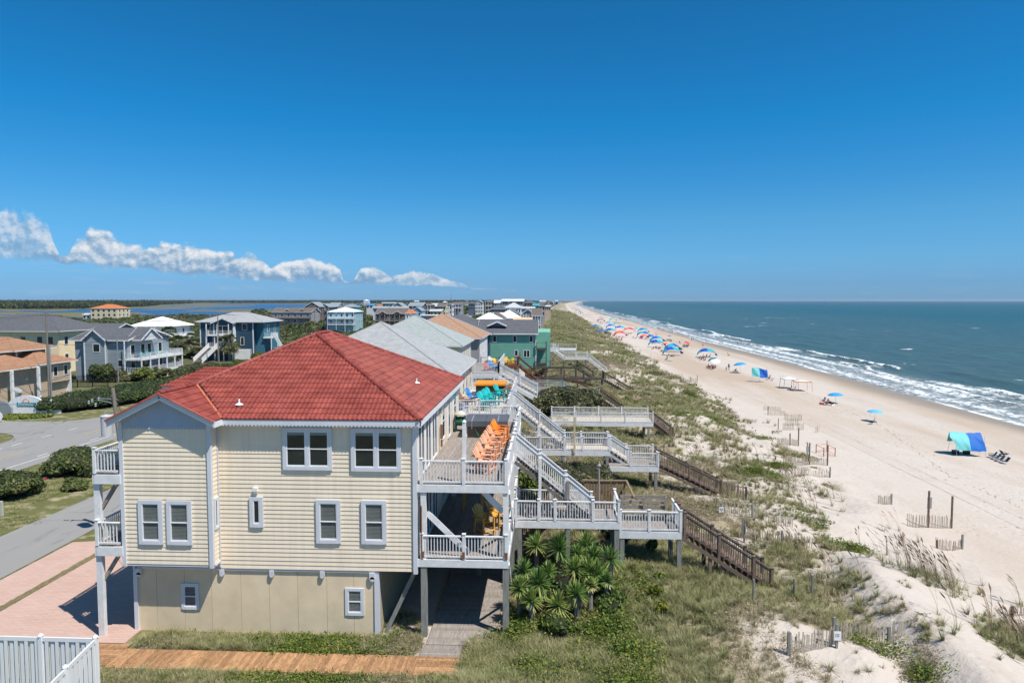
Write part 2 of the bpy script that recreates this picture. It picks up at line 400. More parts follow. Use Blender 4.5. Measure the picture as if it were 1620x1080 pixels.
deep = s_.mix(a1, (.006, .060, .070), (.014, .080, .085))
mid = s_.mix(a2, (.034, .078, .082), (.062, .100, .092))
wc = s_.mix(far, mid, deep); wc = s_.mix(s_.ramp(a1, (.5, 0.), (.75, .5)), wc, (.085, .12, .10))
chop = s_.noise(.33, 6, (1, .28, 1), .72); wc = s_.mix(s_.ramp(chop, (.50, 0.), (.64, .65)), wc, (.028, .050, .055)); wc = s_.mix(s_.ramp(chop, (.30, .55), (.44, 0.)), wc, (.085, .14, .15))
wc = s_.mix(near_, wc, s_.mix(a1, (.16, .19, .20), (.24, .25, .25)))
fn = s_.noise(.9, 6, (1, .5, 1), .78); fn2 = s_.noise(3.2, 5, (1, .5, 1), .75)
ff = s_.math('ADD', s_.attr('foam'), s_.math('ADD', s_.math('MULTIPLY', s_.math('SUBTRACT', fn, .5), 2.2), s_.math('MULTIPLY', s_.math('SUBTRACT', fn2, .5), 1.1)))
ff = s_.ramp(ff, (.56, 0.), (.96, 1.))
wcap = s_.ramp(s_.noise(.055, 6, (1, .35, 1), .75), (.78, 0.), (.81, .7))
ff = s_.math('MAXIMUM', ff, s_.math('MULTIPLY', wcap, s_.attr('caps')))
col = s_.mix(ff, wc, (.80, .84, .86))
rg = s_.math('ADD', .28, s_.math('MULTIPLY', ff, .6))
b1 = s_.bump(s_.noise(.28, 5, (1, .5, 1)), .9, .8); b1 = s_.bump(s_.noise(1.7, 5, (1, .6, 1)), .7, .2, b1); b1 = s_.bump(ff, .5, .15, b1)
SEAM = s_.done(col, rg, b1, .04)
sea = sheet('sea', SXX, B, zz, SEAM, dict(foam=fo, far=sstep(40, 420, A), shal=(1-sstep(2, 26, A))*.9, caps=sstep(20, 60, A)*(1-sstep(300, 900, A))))
# the sound behind the island
k = NT('sound_water'); kc = k.mix(k.noise(.01, 4, (.4, 1, 1)), (.012, .045, .12), (.02, .065, .15))
SNDM = k.done(kc, .25, k.bump(k.noise(.6, 4), .8, .5), .12)
sheet('sound_water', *np.meshgrid(np.linspace(-9000, -60, 12), np.linspace(470, 5000, 10), indexing='ij'), np.full((12, 10), -1.75), SNDM)

# ---------------------------------------------------------------- roads
def cl(y): return -47.35+np.interp(y, [0, 300, 420, 550, 744, 992, 3000], [0, 0, -4, -18, -30, -52, -160])
a_ = NT('asphalt'); ac = a_.mix(a_.noise(.25, 5, (1, .3, 1)), (.245, .24, .235), (.30, .29, .28)); ac = a_.mix(a_.ramp(a_.noise(30, 3), (.45, 0.), (.75, .35)), ac, (.15, .15, .15))
ac = a_.mix(a_.ramp(a_.noise(.9, 6, (1, .25, 1)), (.60, 0.), (.64, .35)), ac, (.13, .13, .13))
cv = a_.N('ShaderNodeTexVoronoi'); cv.feature = 'DISTANCE_TO_EDGE'; cv.inputs['Scale'].default_value = .28; cm_ = a_.N('ShaderNodeVectorMath'); cm_.operation = 'ADD'; nn_ = a_.N('ShaderNodeTexNoise'); nn_.inputs['Scale'].default_value = .8; a_.L(a_.pos, nn_.inputs['Vector']); a_.L(a_.pos, cm_.inputs[0]); a_.L(nn_.outputs['Color'], cm_.inputs[1]); a_.L(cm_.outputs[0], cv.inputs['Vector'])
crk = a_.math('MULTIPLY', a_.ramp(cv.outputs['Distance'], (.0, 1.), (.012, 0.)), a_.ramp(a_.noise(.12, 3), (.48, 0.), (.56, .8)))
ac = a_.mix(crk, ac, (.07, .07, .07)); ac = a_.mix(a_.ramp(a_.noise(.5, 4, (1.6, .12, 1)), (.58, 0.), (.72, .35)), ac, (.36, .34, .31))
ASPH = a_.done(ac, .9, a_.bump(a_.noise(40, 2), .2, .01))
STRIPEW = mat('road_paint_white', (.66, .66, .64), .7, .15, 6); STRIPEY = mat('road_paint_yellow', (.62, .40, .07), .7, .2, 5)
def strip(name, f0, f1, y0, y1, z, m, n=60, parent=None, kind='structure'):
    yy = np.linspace(y0, y1, n); mb = MB()
    for a, b in zip(yy[:-1], yy[1:]):
        mb.quad((float(f0(a)), a, z), (float(f1(a)), a, z), (float(f1(b)), b, z), (float(f0(b)), b, z))
    o = mb.build(name, m, parent); 
    if kind: o['kind'] = kind
    return o
strip('road', lambda y: cl(y)-5.2, lambda y: cl(y)+4.6, -40, 1600, .03, ASPH, 200)
# side street opening to the left, with rounded corners
mb = MB()
def corner(cx, cy, sx_, sy_, r):
    pts = [(cx, cy)]+[(cx+sx_*r*(1-math.sin(t)), cy+sy_*r*(1-math.cos(t))) for t in np.linspace(0, PI/2, 9)]
    mb.quad(*[(a, b, .034) for a, b in pts])
mb.quad((-52.4, 67.6, .034), (-52.4, 74.6, .034), (-140, 72.5, .034), (-140, 65, .034))
corner(-52.5, 67.6, -1, -1, 5); corner(-52.5, 74.5, -1, 1, 4)
mb.build('side_street', ASPH, kind='structure')
strip('frontage_road', lambda y: -31.8, lambda y: -27.2+(y-39)*-.03, -30, 82, .026, ASPH, 30)
mkr = []
def paint(x0, x1, y0, y1, m):
    MB().quad((x0, y0, .045), (x1, y0, .045), (x1, y1, .045), (x0, y1, .045)).build('road_marking', m, kind='structure')
paint(-44.2, -44.08, -20, 68, STRIPEW)
for yy in np.arange(70, 330, 12.0): paint(-44.2, -44.08, yy, yy+10, STRIPEW)
for yy in np.arange(-8, 330, 12.2): paint(-47.46, -47.34, yy+2, yy+6.3, STRIPEY)
paint(-50.62, -50.5, -20, 60.5, STRIPEW)
for yy in (61.6, 65.5, 69.4): paint(-50.62, -50.5, yy, yy+1.4, STRIPEW)
for yy in np.arange(76, 330, 14.0): paint(-50.62, -50.5, yy, yy+11, STRIPEW)
for yy in (57.5, 64.5): paint(-44.9, -44.78, yy, yy+1.3, STRIPEW)

# pink stamped concrete driveway
p_ = NT('pink_pavers')
wv = p_.N('ShaderNodeTexBrick'); wv.inputs['Scale'].default_value = 1.0; wv.inputs['Brick Width'].default_value = .42; wv.inputs['Row Height'].default_value = .14; wv.inputs['Mortar Size'].default_value = .008
wv.inputs['Color1'].default_value = (.46, .31, .26, 1); wv.inputs['Color2'].default_value = (.52, .36, .305, 1); wv.inputs['Mortar'].default_value = (.34, .19, .15, 1)
p_.L(p_.pos, wv.inputs['Vector'])
pc = p_.mix(p_.ramp(p_.noise(.4, 5), (.3, 0.), (.8, .55)), wv.outputs[0], (.54, .40, .345))
PINK = p_.done(pc, .85, p_.bump(wv.outputs[1], .4, -.01))
GRASSJ = mat('grassy_joint', (.17, .14, .07), .95, .35, 8)
def slab(x0, x1, y0, y1): MB().box(x0, x1, y0, y1, -.05, .05).build('driveway', PINK, kind='structure')
slab(-24.1, -16.9, 25.9, 41); 
MB().quad((-24.5, 26.2, -.05), (-24.5, 26.2, .05), (-24.5, 37.6, .05), (-24.5, 37.6, -.05)).quad((-24.5, 26.2, .05), (-24.5, 37.4, .05), (-26.9, 36.9, .05), (-26.7, 26.2, .05)).build('driveway', PINK, kind='structure')
mb = MB()
for i in range(60):
    y = 26.1+i*.19; a = -24.5+random.uniform(-.04, .04); b = -24.1+random.uniform(-.04, .04)
    mb.quad((a, y, .058), (b, y, .058), (b, y+.19, .058), (a, y+.19, .058))
mb.build('driveway_joint', GRASSJ, kind='structure')
# ================================================================ building pieces shared by all houses
def fbox(mb, face, wv, u0, u1, d0, d1, z0, z1):
    """box on a wall: u along the wall, d outward from it"""
    if face == '-y': mb.box(u0, u1, wv-d1, wv-d0, z0, z1)
    elif face == '+x': mb.box(wv+d0, wv+d1, u0, u1, z0, z1)
    elif face == '-x': mb.box(wv-d1, wv-d0, u0, u1, z0, z1)
    return mb
def window(par, face, wv, u0, u1, z0, z1, m=None, trim=.12, proud=.05, mid=True, sub=True, blind=False, halves=1, name='window', shade=False):
    m = m or TRIM; mb = MB(); t = trim; p = proud
    fbox(mb, face, wv, u0, u0+t, 0, p, z0, z1); fbox(mb, face, wv, u1-t, u1, 0, p, z0, z1)
    fbox(mb, face, wv, u0+t, u1-t, 0, p, z1-t, z1); fbox(mb, face, wv, u0+t, u1-t, 0, p+.01, z0, z0+t)
    du = (u1-u0-2*t-(halves-1)*t)/halves
    for h in range(1, halves):
        a = u0+t+h*du+(h-1)*t; fbox(mb, face, wv, a, a+t, 0, p, z0+t, z1-t)
    o = mb.build(name, m, par)
    for h in range(halves):
        a = u0+t+h*(du+t); b = a+du
        if sub:
            s = MB(); q = .035
            fbox(s, face, wv, a, a+q, .012, p-.012, z0+t, z1-t); fbox(s, face, wv, b-q, b, .012, p-.012, z0+t, z1-t)
            fbox(s, face, wv, a+q, b-q, .012, p-.012, z0+t, z0+t+q*1.3); fbox(s, face, wv, a+q, b-q, .012, p-.012, z1-t-q, z1-t)
            if mid: zm = (z0+z1)/2; fbox(s, face, wv, a+q, b-q, .012, p-.008, zm-.02, zm+.02)
            s.build('sash', WHITE, o)
        gm = CLEAR if blind else GLASS
        g_ = MB(); 
        if mid:
            zm = (z0+z1)/2
            for za, zb in ((z0+t, zm), (zm, z1-t)):
                g_ = MB(); fbox(g_, face, wv, a, b, .0175, .024, za+.002, zb-.002); g_.build('pane', gm, o)
        else:
            fbox(g_, face, wv, a, b, .0175, .024, z0+t, z1-t); g_.build('pane', gm, o)
        if shade: sm_ = MB(); fbox(sm_, face, wv, a+.03, b-.03, .0245, .027, z1-t-.16, z1-t-.04); sm_.build('roller_shade', mat('pale_green_shade', (.20, .25, .23), .8, .1), o)
        if blind:
            bb = MB(); n = int((z1-z0-2*t)/.055)
            for i in range(n):
                zz_ = z0+t+.03+i*.055
                fbox(bb, face, wv, a+.01, b-.01, .004, .010, zz_, zz_+.036)
            bb.build('blind', BLIND, o)
            # black sheet behind the slats, painted in place of an unlit room
            rb = MB(); fbox(rb, face, wv, a, b, .0, .003, z0+t, z1-t); rb.build('dark_room_backing', BLACK, o)
    return o
def railing(par, p, q, h=.98, m=None, sp=.125, post=None, posts=(), ends=(True, True), single=False, drop=.0, name='railing', rails=2, bw=.035, cap=True, pd=None):
    """rails from floor point p to floor point q, balusters between, posts standing at fractions of the run"""
    m = m or DECKW; p = Vector(p); q = Vector(q); L = (q-p).length; up = Vector((0, 0, 1)); mb = MB()
    mb.beam(p+up*(h-.03), q+up*(h-.03), .10, .045); mb.beam(p+up*.10, q+up*.10, .05, .07)
    if rails > 2: mb.beam(p+up*(h-.13), q+up*(h-.13), .04, .07)
    o = mb.build(name, m, par)
    pm = post or m
    fr = list(posts)+([0] if ends[0] else [])+([1] if ends[1] else [])
    for f in fr:
        c = p+(q-p)*f; b = MB().box(c.x-.06, c.x+.06, c.y-.06, c.y+.06, c.z-drop, c.z+h+.06)
        if cap: b.box(c.x-.08, c.x+.08, c.y-.08, c.y+.08, c.z+h+.06, c.z+h+.09)
        b.build('railing_post', pm, par)
    n = max(1, int(L/sp)); H = h-.19
    if single:
        for i in range(1, n):
            c = p+(q-p)*(i/n); inst(unit_box(m), 'baluster', o, (c.x, c.y, c.z+.13+H/2), scale=(bw, bw, H))
    elif sp < 5:
        b = MB()
        for i in range(1, n):
            c = p+(q-p)*(i/n); b.box(c.x-bw/2, c.x+bw/2, c.y-bw/2, c.y+bw/2, c.z+.13, c.z+.13+H)
        b.build('baluster', m, o, kind='stuff')
    return o
def deck_planks(par, x0, x1, y0, y1, z, m, along='y', wdt=.14, name='deck_plank', th=.035, gap=.008):
    a, b = (x0, x1) if along == 'y' else (y0, y1); n = int(round((b-a)/wdt)); wd = (b-a)/n
    for i in range(n):
        c = a+i*wd
        if along == 'y': pbox(name, m, par, c+gap/2, c+wd-gap/2, y0, y1, z-th, z+random.uniform(-.002, .002))
        else: pbox(name, m, par, x0, x1, c+gap/2, c+wd-gap/2, z-th, z+random.uniform(-.002, .002))
def stair(par, p, q, width, mtread, mside, axis_='x', rise=.185, side_t=.05):
    """flight from upper floor point p down to q (x run); width along y from p.y to p.y+width"""
    p = Vector(p); q = Vector(q); n = max(2, int(round(abs(p.z-q.z)/rise)))
    for i in range(1, n):
        f = i/n; c = p+(q-p)*f; run = (q-p)/n
        x0 = c.x-run.x*.0; x1 = c.x+run.x*1.05; zt = p.z+(q.z-p.z)*f
        pbox('tread', mtread, par, min(x0, x1), max(x0, x1), p.y+.03, p.y+width-.03, zt-.04, zt)
        pbox('riser', mside, par, x0+(.0 if run.x > 0 else -.02), x0+(.02 if run.x > 0 else .0), p.y+.0, p.y+width, zt-abs(p.z-q.z)/n-.1, zt-.042)
    for s in (0, width):
        MB().beam(p+Vector((0, s, -.30)), q+Vector((0, s, -.26)), side_t, .17).build('stringer', mside, par)

# roofs ------------------------------------------------------------
def tile_plane(par, poly, e0, e1, z0, slope, m, exp=.33, plen=1.14, wave=.19, amp=.034, joined=None, name='tile_panel', reveal=.04):
    """poly: plan polygon; e0->e1 the eave line with the roof rising to its left"""
    e0 = Vector((*e0, 0)); e1 = Vector((*e1, 0)); U_ = (e1-e0).normalized(); V_ = Vector((-U_.y, U_.x, 0))
    pu = [((Vector((*p, 0))-e0).dot(U_), (Vector((*p, 0))-e0).dot(V_)) for p in poly]
    umin = min(a for a, _ in pu); umax = max(a for a, _ in pu); vmax = max(b for _, b in pu)
    def span(u):
        u = min(max(u, umin+1e-4), umax-1e-4); hit = []
        for (a, b), (c, d) in zip(pu, pu[1:]+pu[:1]):
            if (a-u)*(c-u) <= 0 and abs(a-c) > 1e-9: t = (u-a)/(c-a); hit.append(b+(d-b)*t)
        return (min(hit), max(hit)) if hit else (0, 0)
    def P(u, v, l): p = e0+U_*u+V_*v; return (p.x, p.y, z0+slope*v+l)
    rows = int(math.ceil(vmax/exp))
    for r in range(rows):
        va, vb = r*exp, (r+1)*exp+.02; u = umin-plen*((r*.5+.13*(r % 3)) % 1)
        while u < umax:
            a, b = max(u, umin), min(u+plen, umax); u += plen
            if b-a < .03: continue
            n = max(1, int(math.ceil((b-a)/(wave/4)))); cols = []
            for i in range(n+1):
                x = a+(b-a)*i/n; lo, hi = span(x); l0, h0 = max(va, lo), min(vb, hi)
                cols.append((x, l0, h0))
            if not any(h-l > .01 for _, l, h in cols): continue
            good = [i for i, (_, l, h) in enumerate(cols) if h-l >= .004]; cols = cols[max(0, good[0]-1):good[-1]+2]; n = len(cols)-1
            if n < 2: continue
            mb = joined or MB(); k = len(mb.V); bj = random.uniform(-.003, .004)
            for x, l, h in cols:
                h = max(h, l); wv_ = amp*(math.sin(2*PI*x/wave)*.6+.4*abs(math.sin(PI*x/wave)))
                f = 1-(l-va)/exp; f2 = 1-(h-va)/exp
                mb.V += [P(x, l-.004, wv_+reveal*f-.045), P(x, l, wv_+reveal*f+bj), P(x, h, wv_+reveal*f2+bj)]
            for i in range(n):
                A0 = k+3*i; mb.F += [(A0, A0+3, A0+4, A0+1), (A0+1, A0+4, A0+5, A0+2)]; mb.M += [0, 0]
            if joined is None: mb.build(name, m, par, recalc=False)
def cap_run(par, p, q, m, r=.11, step=.36, name='ridge_tile', joined=False):
    p = Vector(p); q = Vector(q); L = (q-p).length; d = (q-p).normalized(); n = max(1, int(L/step))
    side = d.cross(Vector((0, 0, 1))).normalized(); up = side.cross(d)
    mb = MB()
    for i in range(n):
        if not joined: mb = MB()
        a = p+d*(i*L/n); b = p+d*((i+1)*L/n+.03); k = len(mb.V); N_ = 6
        for e, rr in ((a, r*1.08), (b, r*.92)):
            for j in range(N_+1):
                t = PI*j/N_; mb.V.append(tuple(e+side*math.cos(t)*rr*1.15+up*(math.sin(t)*rr-.03)))
        for j in range(N_): mb.F.append((k+j, k+j+1, k+N_+1+j+1, k+N_+1+j)); mb.M.append(0)
        mb.F.append(tuple(k+j for j in range(N_+1))); mb.M.append(0)
        if not joined: mb.build(name, m, par, recalc=False)
    if joined: mb.build(name, m, par, kind='stuff', recalc=False)
def hip_polys(x0, x1, y0, y1):
    """plan polygons of a hip roof: front(-y), right(+x), back, left, and the ridge ends"""
    w_, d_ = x1-x0, y1-y0; h_ = min(w_, d_)/2
    if d_ >= w_: a = ((x0+x1)/2, y0+h_); b = ((x0+x1)/2, y1-h_)
    else: a = (x0+h_, (y0+y1)/2); b = (x1-h_, (y0+y1)/2)
    if d_ >= w_: F = [(x0, y0), (x1, y0), a]; R = [(x1, y0), (x1, y1), b, a]; Bk = [(x1, y1), (x0, y1), b]; Lf = [(x0, y1), (x0, y0), a, b]
    else: F = [(x0, y0), (x1, y0), b, a]; R = [(x1, y0), (x1, y1), b]; Bk = [(x1, y1), (x0, y1), a, b]; Lf = [(x0, y1), (x0, y0), a]
    return F, R, Bk, Lf, a, b, h_

# ================================================================ the beach house with the red tile roof
SIDE = mat('cream_siding', (.79, .67, .52), .6, .07, .8, rand=.02, bump=.25, bscale=5, stretch=(7, 7, .3))
SIDEW = SIDE
BASEW = mat('cream_base_panel', (.70, .565, .385), .75, .10, .9, rand=.02, col2=(.76, .62, .43), bump=.15, bscale=60)
TILE = mat('red_roof_tile', (.225, .040, .028), .5, .16, 1.6, rand=.11, col2=(.32, .074, .054), spec=.4)
TILEO = mat('orange_valley_metal', (.50, .15, .075), .5, .08, 2)
SCAL = mat('pale_scallop_shingle', (.43, .475, .55), .6, .06, 2)
H = thing('beach_house', 'three storey cream beach house with red tile hip roof, bay gable and stacked white decks', 'house', (-11.2, 33.7, 0))
hx0, hx1, hy0, hy1 = -17.1, -5.22, 27.0, 40.7
ez = 9.05; SL = .5
# solid walls behind the boards
MB().box(hx0, hx1, hy0+.03, hy1, 2.78, 8.9).box(hx0+.02, -13.42, 26.43, 27.04, 3.12, 8.9).build('wall', SIDE, H)
rows = [2.76+.178*i for i in range(34)]
def board_mesh(L, face):
    pr = [(-.030, 0), (0, 0), (0, .19), (-.006, .19)]
    mb = MB()
    if face == '-y': mb.prism(pr, 'x', 0, L)
    else: mb.prism([(-a, b) for a, b in pr], 'y', 0, L)
    if face == '+x':
        mb = MB(); n = 0; V0 = [(-a, t, b) for t in (0, L) for a, b in pr]; mb.V = [(x, y, z) for x, y, z in V0]
        mb.F = [(0, 1, 2, 3), (7, 6, 5, 4), (0, 4, 5, 1), (1, 5, 6, 2), (2, 6, 7, 3), (3, 7, 4, 0)]; mb.M = [0]*6
    return mb.mesh('siding_board', SIDE)
m1 = board_mesh(8.0, '-y'); m2 = board_mesh(3.5, '-y'); m3 = board_mesh(.44, '+x'); m4 = board_mesh(13.4, '+x')
for z in rows:
    inst(m1, 'siding_board', H, (-13.38, 27.03, z))
    if z > 3.1:
        inst(m2, 'siding_board', H, (-17.0, 26.43, z)); inst(m3, 'siding_board', H, (-13.42, 26.5, z))
    inst(m4, 'siding_board', H, (-5.25, 27.2, z))
# corner boards
for c in ((-5.34, -5.17, 26.94, 27.14, 2.68, 8.82), (-17.14, -16.99, 26.35, 26.5, 3.02, 8.95), (-13.52, -13.36, 26.35, 26.5, 3.0, 8.95), (-13.40, -13.35, 26.96, 27.0, 2.8, 8.9)):
    MB().box(*c).build('corner_board', TRIM, H)
MB().box(-17.14, -13.36, 26.42, 27.0, 3.02, 3.1).build('bay_floor', TRIM, H)
# base storey: wide panels with joints
bx = [-17.05, -16.2, -15.0, -13.85, -12.6, -11.4, -10.2, -8.98, -7.85, -6.99]
for a, b in zip(bx[:-1], bx[1:]):
    pbox('base_panel', BASEW, H, a+.006, b-.006, 27.1, 27.16, -.15, 2.76)
MB().box(-17.05, -6.9, 27.17, 40, -.2, 2.74).build('base_wall', BASEW, H)
MB().box(-17.15, -16.99, 27.03, 27.2, -.2, 2.76).build('corner_board', TRIM, H)
MB().box(-6.98, -6.79, 27.04, 27.22, -.2, 2.72).build('corner_board', TRIM, H)
MB().box(-17.05, -6.79, 27.03, 27.1, 2.66, 2.74).build('band_board', TRIM, H)
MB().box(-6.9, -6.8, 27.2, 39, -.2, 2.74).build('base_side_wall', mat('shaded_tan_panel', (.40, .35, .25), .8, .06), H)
for x in (-13.35, -11.25, -9.13):
    mb = MB(); mb.box(x-.09, x+.09, 26.98, 27.08, 2.5, 2.7); mb.tube((x, 26.98, 2.5), (x, 27.08, 2.5), .09, n=14); mb.build('scroll_bracket', TRIM, H)
for x, s in ((-16.9, 1), (-7.07, -1)):
    mb = MB(); mb.box(x-.1, x+.12, 26.97, 27.07, 2.42, 2.68); mb.tube((x+.02, 26.97, 2.42), (x+.02, 27.07, 2.42), .1, n=14); mb.build('scroll_bracket', TRIM, H)
window(H, '-y', 27.0, -10.66, -8.63, 6.92, 8.66, halves=2, trim=.155, proud=.07, shade=True)
window(H, '-y', 27.0, -7.85, -5.80, 6.90, 8.66, halves=2, trim=.155, proud=.07, shade=True)
for a, b in ((-9.33, -8.32), (-7.46, -6.43)): window(H, '-y', 27.0, a, b, 3.9, 5.70, blind=True, trim=.15, proud=.07)
window(H, '-y', 27.0, -12.09, -11.53, 4.52, 5.78, mid=False, trim=.15, proud=.07)
for a, b in ((-16.42, -15.42), (-15.25, -14.22)): window(H, '-y', 26.4, a, b, 3.95, 5.76, blind=True, trim=.15, proud=.07)
window(H, '-y', 27.1, -15.13, -14.38, .95, 2.06, blind=True, trim=.12, proud=.05)
window(H, '-y', 27.1, -8.21, -7.42, .85, 2.0, blind=True, trim=.12, proud=.05)
window(H, '+x', -13.4, 26.56, 26.92, 4.5, 5.8, mid=False, trim=.1, proud=.05)
MB().box(-11.9, -11.72, 26.86, 27.0, 6.02, 6.18).box(-11.88, -11.74, 26.88, 27.0, 5.95, 6.02).build('vent_hood', WHITE, H)
# ocean side: sliding doors and windows
for z0 in (3.35, 6.42):
    for (a, b) in ((27.45, 28.9), (29.15, 30.6), (30.85, 32.3)):
        window(H, '+x', -5.22, a, b, z0, z0+2.25, m=WHITE, trim=.09, mid=False, halves=2 if b-a > 1 else 1, name='sliding_door')
    window(H, '+x', -5.22, 33.9, 34.9, z0+.3, z0+2.2, m=WHITE, trim=.1); window(H, '+x', -5.22, 36.0, 36.9, z0, z0+2.2, m=WHITE, trim=.1, mid=False, name='glass_door')
    window(H, '+x', -5.22, 38.2, 39.4, z0+.5, z0+2.2, m=WHITE, trim=.1)
MB().box(-5.2, -5.1, 33.3, 33.45, 8.2, 8.45).build('wall_lamp', mat('lamp_glass', (.5, .45, .35), .3), H)
MB().tube((-5.1, 33.1, 7.0), (-5.1, 33.1, 7.7), .07, n=8).tube((-5.1, 33.1, 6.6), (-5.1, 33.1, 6.95), .05, n=8).build('shower_fitting', mat('brass_rust', (.2, .1, .05), .6), H)
# soffit, fascia with a toothed lower edge that lets slits of sun through
def fascia(y, x0, x1): 
    mb = MB(); mb.box(x0, x1, y-.02, y+.02, ez-.24, ez-.03); mb.build('fascia', TRIM, H)
    mb = MB(); x = x0
    while x < x1-.1: mb.prism([(x, ez-.24), (x+.085, ez-.24), (x+.05, ez-.30), (x+.03, ez-.30)], 'y', y-.017, y+.003); x += .15
    mb.build('fascia_trim', WHITE, H, kind='stuff')
fascia(26.64, -13.0, -4.93)
MB().box(-4.97, -4.93, 26.62, 40.86, ez-.27, ez-.02).build('fascia', WHITE, H)
MB().box(-17.3, -4.97, 26.66, 27.0, ez-.18, ez-.15).build('soffit', WHITE, H); MB().box(-5.2, -4.97, 27.0, 40.8, ez-.18, ez-.15).build('soffit', WHITE, H)
MB().box(-13.36, -5.2, 26.955, 27.0, 8.70, 8.88).build('frieze_board', TRIM, H)
# bay gable: scalloped shingles, rakes
apz = ez+2.2*SL
mb = MB()
for r in range(11):
    z = 8.66+r*.13; off = .075*(r % 2)
    x = -17.0+off
    while x < -13.42:
        if z < ez-.12+(2.1-abs(x+.07+15.2))*SL:
            zt = z+.16; mb.quad((x, 26.395-.0, zt), (x, 26.375, z+.05), (x+.03, 26.37, z+.005), (x+.075, 26.37, z-.012), (x+.12, 26.37, z+.005), (x+.146, 26.375, z+.05), (x+.146, 26.395, zt))
        x += .15
mb.build('scallop_shingle', SCAL, H, kind='stuff', recalc=False)
MB().prism([(-17.05, 8.8), (-13.4, 8.8), (-15.2, apz-.2)], 'y', 26.40, 26.6).build('gable_wall', SCAL, H)
for s in (-1, 1):
    MB().beam((-15.2, 26.0, apz-.10), (-15.2+s*2.2, 26.0, ez-.10), .04, .2).build('rake_board', TRIM, H)
    MB().beam((-15.2, 26.02, apz-.245), (-15.2+s*2.2, 26.02, ez-.245), .03, .06).build('rake_trim', WHITE, H)
    MB().beam((-15.2, 26.2, apz-.17), (-15.2+s*2.16, 26.2, ez-.15), .26, .03).build('rake_soffit', TRIM, H)
MB().box(-13.03, -12.98, 25.98, 26.78, ez-.25, ez-.03).build('fascia', WHITE, H)
# roof planes
e = dict(x0=-17.4, x1=-4.93, y0=26.6, y1=40.92)
F_, R_, Bk_, Lf_, ra, rb_, hh = hip_polys(**e); rz_ = ez+SL*hh
zf = lambda x, y: min(SL*(y-e['y0']), SL*(e['x1']-x), SL*(e['y1']-y), SL*(x-e['x0']))+ez
und = MB()
for P_ in (F_, R_, Bk_, Lf_): und.quad(*[(x, y, (rz_ if (x, y) in (ra, rb_) else ez)-.02) for x, y in P_])
und.quad((-15.2, 25.98, apz-.02), (-13.0, 25.98, ez-.02), (-13.0, 26.6, ez-.02), (-15.2, 28.8, apz-.02)).quad((-17.4, 25.98, ez-.02), (-15.2, 25.98, apz-.02), (-15.2, 28.8, apz-.02), (-17.4, 28.8, ez-.02))
und.build('roof_deck', TILE, H, recalc=False)
tile_plane(H, F_, (e['x0'], e['y0']), (e['x1'], e['y0']), ez, SL, TILE)
tile_plane(H, R_, (e['x1'], e['y0']), (e['x1'], e['y1']), ez, SL, TILE)
tile_plane(H, [(-13.0, 25.98), (-13.0, 26.6), (-15.2, 28.8), (-15.2, 25.98)], (-13.0, 25.98), (-13.0, 40), ez, SL, TILE, amp=.014)
jm = MB(); tile_plane(H, [(-17.4, 25.98), (-15.2, 25.98), (-15.2, 28.8), (-17.4, 28.8)], (-17.4, 41), (-17.4, 25.98), ez, SL, TILE, joined=jm)
# low cross roof behind, over the street side porch
ry = 38.2
tile_plane(H, [(-21.3, ry-1.7), (-15.6, ry-1.7), (-15.6, ry), (-19.6, ry)], (-21.3, ry-1.7), (-15.6, ry-1.7), ez, SL, TILE, joined=jm)
tile_plane(H, [(-21.3, ry+1.7), (-21.3, ry-1.7), (-19.6, ry)], (-21.3, ry+1.7), (-21.3, ry-1.7), ez, SL, TILE, joined=jm)
jm.build('far_tile', TILE, H, kind='stuff', recalc=False)
MB().box(-21.2, -17.0, ry-1.6, ry+1.6, ez-.3, ez-.02).build('porch_ceiling', WHITE, H)
MB().prism([(-17.5, 2.8), (-17.1, 2.8), (-17.1, 8.9), (-17.5, 8.9)], 'y', ry-1.5, ry+1.5).build('porch_wall', SIDE, H)
for y in (ry-1.5, ry+1.5): pbox('porch_post', WHITE, H, -21.1, -20.9, y-.1, y+.1, -.1, ez-.3)
cap_run(H, (-19.6, ry, ez+.85), (-15.8, ry, ez+.85), TILE, joined=True)
cap_run(H, (e['x0'], e['y0'], ez+.03), (*ra, rz_+.04), TILE); cap_run(H, (e['x1'], e['y0'], ez+.03), (*ra, rz_+.04), TILE)
cap_run(H, (e['x1'], e['y1'], ez+.03), (*rb_, rz_+.04), TILE); cap_run(H, (*ra, rz_+.05), (*rb_, rz_+.05), TILE); cap_run(H, (-15.2, 25.95, apz+.04), (-15.2, 28.78, apz+.04), TILE)
# raised edge tiles along both rakes of the bay
for s in (-1, 1): cap_run(H, (-15.2+s*2.2, 25.98, ez+.0), (-15.2, 25.98, apz+.0), TILE, r=.075, name='rake_tile')
MB().beam((-13.03, 26.66, ez+.045), (-15.17, 28.8, apz+.055), .09, .035).build('valley_flashing', TILEO, H)
MB().beam((-12.92, 26.68, ez+.03), (-15.0, 28.78, apz+.035), .06, .03).build('valley_gap_dark', BLACK, H)  # solid black bar, the dark of an open gap put into its colour
for (x, y) in ((-12.65, 27.45), (-6.3, 33.0)):
    z = zf(x, y)+.02; MB().lathe((x, y, z), [(.17, 0), (.15, .03), (.06, .07), (.035, .09), (.035, .24), (.0, .24)], 14).build('vent_pipe', mat('white_vent', (.75, .76, .78), .4, .05), H)

